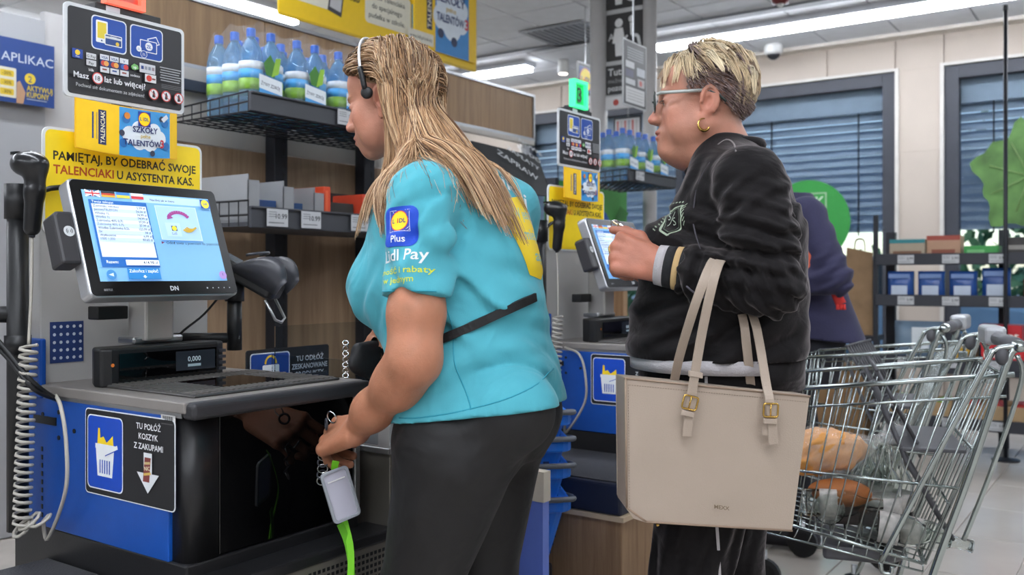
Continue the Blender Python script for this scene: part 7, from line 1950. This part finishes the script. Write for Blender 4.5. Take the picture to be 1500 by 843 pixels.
    for x in (.05, .41): MB().tube([NN(1280, 560, x), NN(1330, 680, x), NN(1400, 800, x)], .007, 6).build('seat_strut', m_cartp, t, True)
    MB(NN(1235, 812, .12), cax, cal, A(0, 0, 1)).prism([(-.05, -.05), (.12, -.05), (.16, .0), (.12, .18), (-.05, .18)], -.04, .0).build('bumper', m_cartp, t, bevel=.01)
    return t
cart = build_cart(); cart['label'] = 'near wire shopping cart holding bread and glass jars'; cart['group'] = 'shopping carts'
cart2 = copy_tree(cart); cart2['label'] = 'empty wire shopping cart behind the near one, with coin lock on its handle'
hN = NN(1492, 507, 0); tgt = P(1322, 480, (1.15 - hN[2]) * F / 77); mv = tgt - hN
b = cart.matrix_basis.translation; place(cart2, A(b.x + mv[0], b.y + mv[1], 0) + np.array([*cax[:2], 0]) * .13, -.26)
# goods in the near cart
def floor_z(k): return NN(1150 + 202 * k, 767 + 59 * k, 0)
m_jar = mat('jar_glass', 'f6faf8', .02, trans=1.0, ior=1.18, var=0, spec=.6)
def inside(px, x, dz=0): k = (px - 1150) / 202; return floor_z(k) + cal * x + A(0, 0, dz + .006)
cr = thing('crate_bread', '', '', (0, 0, 0)); bpy.data.objects.remove(cr)
bl_c = inside(1200, .20, .17)
br = thing('bread_bag', 'bagged bread loaf lying in the near cart', 'bread', tuple(bl_c - A(0, 0, .06)))
f = Field(bl_c - .2, bl_c + .2, .005); Rb = np.array([cax, cal, A(0, 0, 1)])
f.ell(bl_c, (.115, .06, .055), Rb, .02); f.ell(bl_c + A(0, 0, .02) + cax * .02, (.105, .062, .042), Rb, .03); f.ell(bl_c + cax * -.05 + A(0, 0, -.02), (.08, .06, .045), Rb, .02)
f.warp(lambda X, Y, Z: .005 * np.sin(X * 70 + 2 * np.sin(Z * 60)) * np.sin(Y * 80 + Z * 40) + .003 * np.sin(X * 190) * np.sin(Y * 170 + Z * 150)); f.cut(bl_c + cax * -.085, -cax + A(0, 0, .3)); v, q = f.mesh(); mk('loaf', v, q, mat('bread_crust', 'cf9048', .6, bump=.5, bs=40, var=.35, vs=14), br, True)
f2 = Field(bl_c - .22, bl_c + .22, .007); f2.ell(bl_c + A(0, 0, .004), (.132, .072, .068), Rb, .02); f2.cone(bl_c + cax * .10 + A(0, 0, .02), bl_c + cax * .165 + A(0, 0, .05), .03, .012, .03); f2.cone(bl_c + cax * .165 + A(0, 0, .05), bl_c + cax * .20 + A(0, 0, .065), .012, .035, .01)
f2.warp(lambda X, Y, Z: .004 * np.sin(X * 90 + 4 * np.sin(Z * 50)) * np.sin(Y * 110 + Z * 60)); v, q = f2.mesh(); mk('plastic_bag', v, q, mat('bread_film', 'f2f4f5', .1, alpha=.17, bump=.9, bs=30, var=0, spec=1.0), br, True)
br2c = inside(1232, .14, .085)
b2 = thing('bread_roll', 'second smaller loaf under the bagged bread', 'bread', tuple(br2c - A(0, 0, .03)))
f = Field(br2c - .15, br2c + .15, .006); f.ell(br2c, (.085, .05, .038), Rb, .02); v, q = f.mesh(); mk('loaf', v, q, mat('bread_dark', 'a05f2e', .6, bump=.5, bs=40, var=.25, vs=14), b2, True)
mp_ = inside(1252, .16, .01)
dp = thing('dark_packet', 'dark packet with red corner below the bread', 'packet', tuple(mp_))
MB(mp_, cax, cal, A(0, 0, 1)).prism([(-.07, -.05), (.07, -.045), (.075, .05), (-.065, .055)], 0, .05).build('pack', mat('pack_dark', '2a1d1b', .35, bump=.3), dp, bevel=.012, bseg=3); MB(mp_ + A(0, 0, .05), cax, cal, A(0, 0, 1)).box((-.065, -.04, 0), (-.03, .0, .004)).build('patch', ink('a83a2c'), dp)
def glass_bottle(c, ax, label, scale=1.0):
    ax = unit(ax); u_ = unit(np.cross(ax, FW if abs(np.dot(ax, FW)) < .9 else RT)); w_ = np.cross(ax, u_)
    t = thing('glass_bottle', label, 'bottle', tuple(c), 0, 'glass bottles in the cart')
    pr_ = [(.030, 0), (.036, .004), (.037, .02), (.037, .11), (.033, .13), (.018, .155), (.0145, .165), (.0145, .195), (.017, .197), (.017, .205), (.012, .206), (.011, .17), (.014, .155), (.030, .125), (.033, .11), (.033, .012), (.001, .008)]
    MB(c, u_, w_, ax).lathe([(a * scale, b * scale) for a, b in pr_], 18).build('glass', m_jar, t, True)
    MB(c, u_, w_, ax).lathe([(.0374 * scale, .045 * scale), (.0374 * scale, .09 * scale)], 18).build('label', mat('bottle_label', 'b9b5b0', .5, var=.3, vs=50), t, True)
up = A(0, 0, 1)
glass_bottle(inside(1275, .22), up, 'upright glass bottle right of the bread in the near cart', 1.15)
glass_bottle(inside(1302, .16), up, 'upright glass bottle under the child seat edge', 1.2)
glass_bottle(inside(1296, .30), up, 'upright glass bottle at the far side of the near cart', 1.2)
glass_bottle(inside(1330, .30), up, 'upright glass bottle nearest the rear gate', 1.1)
glass_bottle(inside(1175, .10, .04), cax + A(0, 0, .05), 'glass bottle lying behind the handbag\'s lower corner', 1.0)
glass_bottle(inside(1258, .05, .04), cax - A(0, 0, .12), 'glass bottle lying along the near wire side', 1.1)
glass_bottle(inside(1300, .10, .04), cax - cal * .3 - A(0, 0, .1), 'glass bottle lying at the low rear corner of the near cart', 1.05)
glass_bottle(inside(1215, .05, .05), cal - A(0, 0, .1), 'glass jar lying below the loaf with its base to the camera', 1.1)

# ================================================================== snack rack by the window
rack = thing('snack_rack', 'dark snack rack in front of the windows at the right', 'rack', (6.7, 1.0, 0))
RU, RV0, RV1 = 6.5, -.6, 1.56
for v_ in (RV1, .85, .15, -.55):
    MB().box((RU + .40, v_ - .03, 0), (RU + .45, v_ + .03, 1.45)).build('post', m_post, rack)
MB().box((RU + .0, RV1 - .01, 0), (RU + .02, RV1 + .02, 1.55)).build('side_frame', m_post, rack)
lv = {'top': 1.27, 'mid': 1.0, 'low': .60, 'base': .22}
for k_, z in lv.items():
    MB().box((RU, RV0, z - .03), (RU + .42, RV1, z - .015)).build('shelf_board', m_rail, rack); MB().box((RU - .015, RV0, z - .055), (RU, RV1, z + .02)).build('shelf_rail', mat('rack_rail', '2f3138', .5), rack, bevel=.004)
    for v_ in np.arange(1.42, .3, -.27): price(A(RU - .016, v_, z - .045), (0, -1, 0), (0, 0, 1), '2.99', rack, .10, .055)
def goods(name, v1, w, z, h, dpt, col, label, cat, txt=None, tc='e8e4da', bands=(), bag=False, du=.02):
    t = thing(name, label, cat, (RU + du + dpt / 2, v1 - w / 2, z))
    if bag:
        n = 8; V = []; Fc = []
        for i in range(n + 1):
            k = i / n; th = dpt * (.12 + .88 * math.sin(PI * min(1, max(0, k))) ** .6) / 2; ww = w * (.5 - .03 * math.sin(PI * k))
            for a, b_ in ((-1, -.6), (-.6, -1), (.6, -1), (1, -.6), (1, .6), (.6, 1), (-.6, 1), (-1, .6)): V.append((RU + du + dpt / 2 + b_ * th, v1 - w / 2 - a * ww, z + h * k))
        for i in range(n):
            for j in range(8): Fc.append((i * 8 + j, i * 8 + (j + 1) % 8, (i + 1) * 8 + (j + 1) % 8, (i + 1) * 8 + j))
        Fc += [tuple(range(7, -1, -1)), tuple(range(n * 8, n * 8 + 8))]
        mk('bag', V, Fc, mat('foil_' + col, col, .25, bump=.4, bs=40, var=.12), t, True)
    else: MB().box((RU + du, v1 - w, z), (RU + du + dpt, v1, z + h)).build('box', ink(col), t, bevel=.004)
    if txt or bands:
        p = Print((RU + du - (.004 if bag else .0), v1, z), (0, -1, 0), (0, 0, 1), .001)
        for a, b_, c_, d_, cc in bands: p.rect(a * w, b_ * h, c_ * w, d_ * h, cc)
        if txt: p.text(txt, w / 2, h * .38, h * .36, tc, 'C', .02, width=min(w * .86, w))
        p.build(t)
z = lv['top'] - .015
goods('snack_pouch', 1.48, .22, z, .13, .15, 'a89a86', 'beige and teal pouch box at the left end of the top rack shelf', 'box', bands=[(0, .8, 1, 1, '2f7f86'), (.1, .1, .9, .4, '7d5a44')])
goods('snack_pouch', 1.25, .20, z, .15, .15, 'b08a70', 'beige box with red top on the top rack shelf', 'box', bands=[(0, .8, 1, 1, '9c4638'), (.15, .15, .85, .4, '8a4f3c')])
goods('gum_box', 1.03, .20, z, .08, .15, '3f9a4a', 'long green gum box on the top rack shelf', 'box', bands=[(.1, .3, .6, .7, '77c07a')])
goods('chocolate_box', .80, .20, z, .13, .15, '33302f', 'black chocolate box left of the orange box', 'box', bands=[(.12, .4, .88, .62, '8d8a84')])
goods('bar_box', .57, .29, z, .15, .18, 'd9772a', 'orange box of snack bars on the top rack shelf', 'box', bands=[(.14, .3, .88, .9, 'b9a994'), (.14, .3, .88, .45, '9c5a3c')])
goods('candy_box', .25, .17, z, .14, .16, 'b8405e', 'pink candy box right of the orange box', 'box', bands=[(.3, .2, .7, .7, 'd9a03a')])
goods('candy_box', .06, .17, z, .14, .16, 'c25a48', 'coral candy box at the right end of the top rack shelf', 'box')
z = lv['mid'] - .015
for i in range(4): goods('snack_bag', 1.50 - i * .19, .165, z, .19 + .02 * (i == 3), .10, '2a4f90', ['first blue foil bag from the left on the middle rack shelf', 'second blue foil bag from the left on the middle rack shelf', 'third blue foil bag from the left on the middle rack shelf', 'fourth and tallest blue foil bag on the middle rack shelf'][i], 'snack bag', bands=[(.2, .15, .8, .5, 'b9c4d4'), (.1, .75, .9, .9, '6d86b4')], bag=True)
goods('chocolate_pouch', .70, .22, z, .14, .12, '7c3a33', 'brown and red chocolate pouch on the middle rack shelf', 'snack bag', bands=[(.1, .3, .9, .6, 'c9b8a8')], bag=True)
goods('chocolate_pouch', .46, .22, z, .16, .12, '8a3f35', 'second brown and red chocolate pouch, right of the first', 'snack bag', bands=[(.1, .3, .9, .6, 'bfa58c')], bag=True)
goods('tea_box', .20, .14, z, .13, .12, '8fae92', 'pale green box on the middle rack shelf', 'box', bands=[(0, 0, .25, 1, '3f8a4a')])
goods('tea_box', .04, .16, z, .13, .12, 'c98a34', 'amber box at the right end of the middle rack shelf', 'box')
z = lv['low'] - .015
goods('crisp_pack', 1.46, .30, z, .26, .14, '6f8396', 'clear blue pack with white square on the low rack shelf', 'pack', bands=[(.4, .3, .75, .85, 'c9d0d4')], bag=True)
goods('yellow_carton', 1.15, .18, z, .10, .2, 'b9912e', 'low yellow carton on the low rack shelf', 'carton')
goods('wafer_box', .93, .24, z + .0, .12, .2, 'c5272d', 'lower red wafer box on the low rack shelf', 'box', txt='KitKat')
goods('wafer_box', .94, .24, z + .121, .13, .19, 'b9222a', 'upper red wafer box stacked on the other', 'box', txt='KitKat')
goods('wafer_box', .66, .16, z, .11, .18, 'c4342f', 'red box right of the stacked wafer boxes', 'box', bands=[(.1, .2, .6, .7, 'd8b8b0')])
goods('wafer_box', .48, .16, z, .11, .18, 'b93038', 'small crimson box right of the red boxes', 'box')
goods('blue_box', .10, .24, z, .26, .2, '2148a0', 'tall blue box on the low rack shelf', 'box', bands=[(.1, .5, .9, .8, '8fa4cc')])
z = lv['base'] - .015
def crate(v1, w, colr, label, fcol, n, flab):
    t = thing('fruit_crate', label, 'crate', (RU + .15, v1 - w / 2, z), 0, 'fruit crates at the bottom of the rack')
    MB().box((RU + .02, v1 - w, z), (RU + .36, v1, z + .02)).build('bottom', ink(colr), t)
    for lo, hi in (((RU + .01, v1 - w, z), (RU + .025, v1, z + .12)), ((RU + .355, v1 - w, z), (RU + .37, v1, z + .12)), ((RU + .02, v1 - w, z), (RU + .36, v1 - w + .012, z + .15)), ((RU + .02, v1 - .012, z), (RU + .36, v1, z + .15))): MB().box(lo, hi).build('side', ink(colr), t)
    rs = np.random.RandomState(int(v1 * 100) % 97)
    for i in range(n):
        c = A(RU + .08 + .08 * (i % 3), v1 - .06 - (w - .12) * (i // 3) / max(1, (n - 1) // 3), z + .10 + .01 * rs.rand())
        o = MB(c).lathe([(.004, .028), (.02, .034), (.036, .02), (.041, 0), (.036, -.022), (.02, -.036), (.004, -.034)][::-1], 14).build('apple', ink(fcol[i % len(fcol)]), None, True)
        tag(o, flab, 'apple', flab.split(' in ')[0] + ' loose')
crate(1.50, .40, 'a58a66', 'cardboard crate of green apples at the left of the rack base', ['6fae3a'], 9, 'green apple in the left cardboard crate')
crate(1.06, .40, 'a58a66', 'cardboard crate of red apples at the middle of the rack base', ['a8322c', 'b8402c'], 9, 'red apple in the middle cardboard crate')
crate(.62, .40, '9a7d58', 'cardboard crate of yellow apples right of the red ones', ['b9a040'], 9, 'yellow apple in the right cardboard crate')
for i in range(5):
    v_ = .15 - i * .07; b_ = thing('dressing_bottle', ['first', 'second', 'third', 'fourth', 'fifth'][i] + ' dark olive bottle from the left on the rack base', 'bottle', (RU + .06, v_, z), 0, 'olive bottles on the rack base')
    MB((RU + .06, v_, z)).lathe([(.026, 0), (.03, .01), (.03, .13), (.012, .19), (.012, .23)], 12).build('glass', mat('olive_glass', '4a4a1c', .2), b_, True); MB((RU + .06, v_, z)).lathe([(.0305, .04), (.0305, .1)], 12).build('label', ink('a89a4c'), b_, True); MB((RU + .06, v_, z)).lathe([(.014, .23), (.014, .25)], 10).build('cap', m_black, b_, True)
# brown paper bags hung on the left of the rack
pbg = ['first brown paper bag hanging at the left of the rack', 'second brown paper bag, behind the first', 'third brown paper bag, rearmost of the hanging ones']
for i in range(3):
    t = thing('paper_bag', pbg[i], 'paper bag', (RU + .1 + .05 * i, 1.72, .75), 0, 'paper bags at the rack')
    c = A(RU + .06 + .06 * i, 1.60 + .015 * i, .74)
    MB(c).hexa([(0, 0, 0), (.028, 0, 0), (.028, .20, 0), (0, .20, 0), (.006, .0, .56), (.018, .0, .56), (.018, .17, .60), (.006, .17, .60)]).build('paper', mat('kraft', '8a6f52', .8, bump=.3, bs=30, var=.15), t, bevel=.002)
    MB().tube(smooth_path([c + A(.012, .05, .58), c + A(.012, .06, .65), c + A(.012, .11, .65), c + A(.012, .12, .58)], 4), .004, 6).build('handle', mat('kraft_handle', '75593e', .8), t, True)
tag(MB().box((RU + .02, 1.64, .0), (RU + .4, 1.98, .5)).box((RU + .0, 1.62, .5), (RU + .42, 2.0, .53)).build('kraft_carton', mat('kraft_box', '7d6142', .8, var=.15)), 'brown carton below the hanging paper bags', 'carton')
MB().box((RU + .06, 1.58, .70), (RU + .30, 1.84, .735)).build('bag_hook', m_post, rack); MB().box((RU + .16, 1.58, 0), (RU + .19, 1.61, .7)).build('bag_stand', m_post, rack)
pl = thing('ceiling_pole', 'thin dark pole rising beside the leaf decal at the far right', 'pole', tuple(P(1474, 640, 5.9)))
c = P(1473, 403, 5.75); MB((c[0], c[1], 0)).tube([(0, 0, 0), (0, 0, 2.80)], .012, 10).build('tube', m_post, pl, True); MB((c[0], c[1], 0)).lathe([(.08, 0), (.08, .01), (.02, .02)], 16).build('foot', m_post, pl); MB((c[0], c[1], 0)).lathe([(.016, 2.79), (.016, 2.82)], 10).build('cap', m_black, pl)
# window decals
gd = thing('green_disc', 'large green round sign on the window behind the navy coat', 'sign', tuple(Pu(1183, 385, 8.498)))
c = Pu(1183, 325, 8.498); MB(c, (0, -1, 0), (0, 0, 1), (-1, 0, 0)).prism(circ(.38, 40), -.006, .0).build('disc', ink('2f8a3c'), gd)
p = Print(c, (0, -1, 0), (0, 0, 1), .001); p.rect(-.25, .10, .17, .26, '9fb89c', part='print'); p.rect(-.24, .11, .16, .25, '2f8a3c', part='print'); p.text('ESK', .155, .135, .13, 'c0d2bc', 'R', .012); p.build(gd)
lf = thing('leaf_decal', 'big lettuce leaf decal on the right window', 'decal', tuple(Pu(1475, 320, 8.40)))
c = Pu(1508, 258, 8.50); rs = np.random.RandomState(9); V = [c + A(-.012, 0, 0)]; n = 48; Fc = []
for ring_ in range(1, 6):
    for k in range(n):
        a = 2 * PI * k / n; r = ring_ / 5 * (.40 + .05 * math.sin(5 * a) + .03 * math.sin(11 * a + 1)) * (.95 if math.cos(a) > 0 else 1.05); V.append(c + A(-.012 - .012 * abs(math.sin(a * 6 + ring_)) * ring_ / 5, -r * math.cos(a) * .9, r * math.sin(a)))
for k in range(n): Fc.append((0, 1 + k, 1 + (k + 1) % n))
for r_ in range(4):
    for k in range(n): Fc.append((1 + r_ * n + k, 1 + (r_ + 1) * n + k, 1 + (r_ + 1) * n + (k + 1) % n, 1 + r_ * n + (k + 1) % n))
mk('leaf', V, Fc, mat('lettuce', '4c7038', .6, var=.35, vs=7, bump=.5, bs=16), lf, True)
for k in range(7): a = .4 + k * .8; MB().tube([c + A(-.028, 0, 0), c + A(-.03, -.3 * math.cos(a), .3 * math.sin(a))], .004, 5).build('vein', ink('7d9c60'), lf, True)
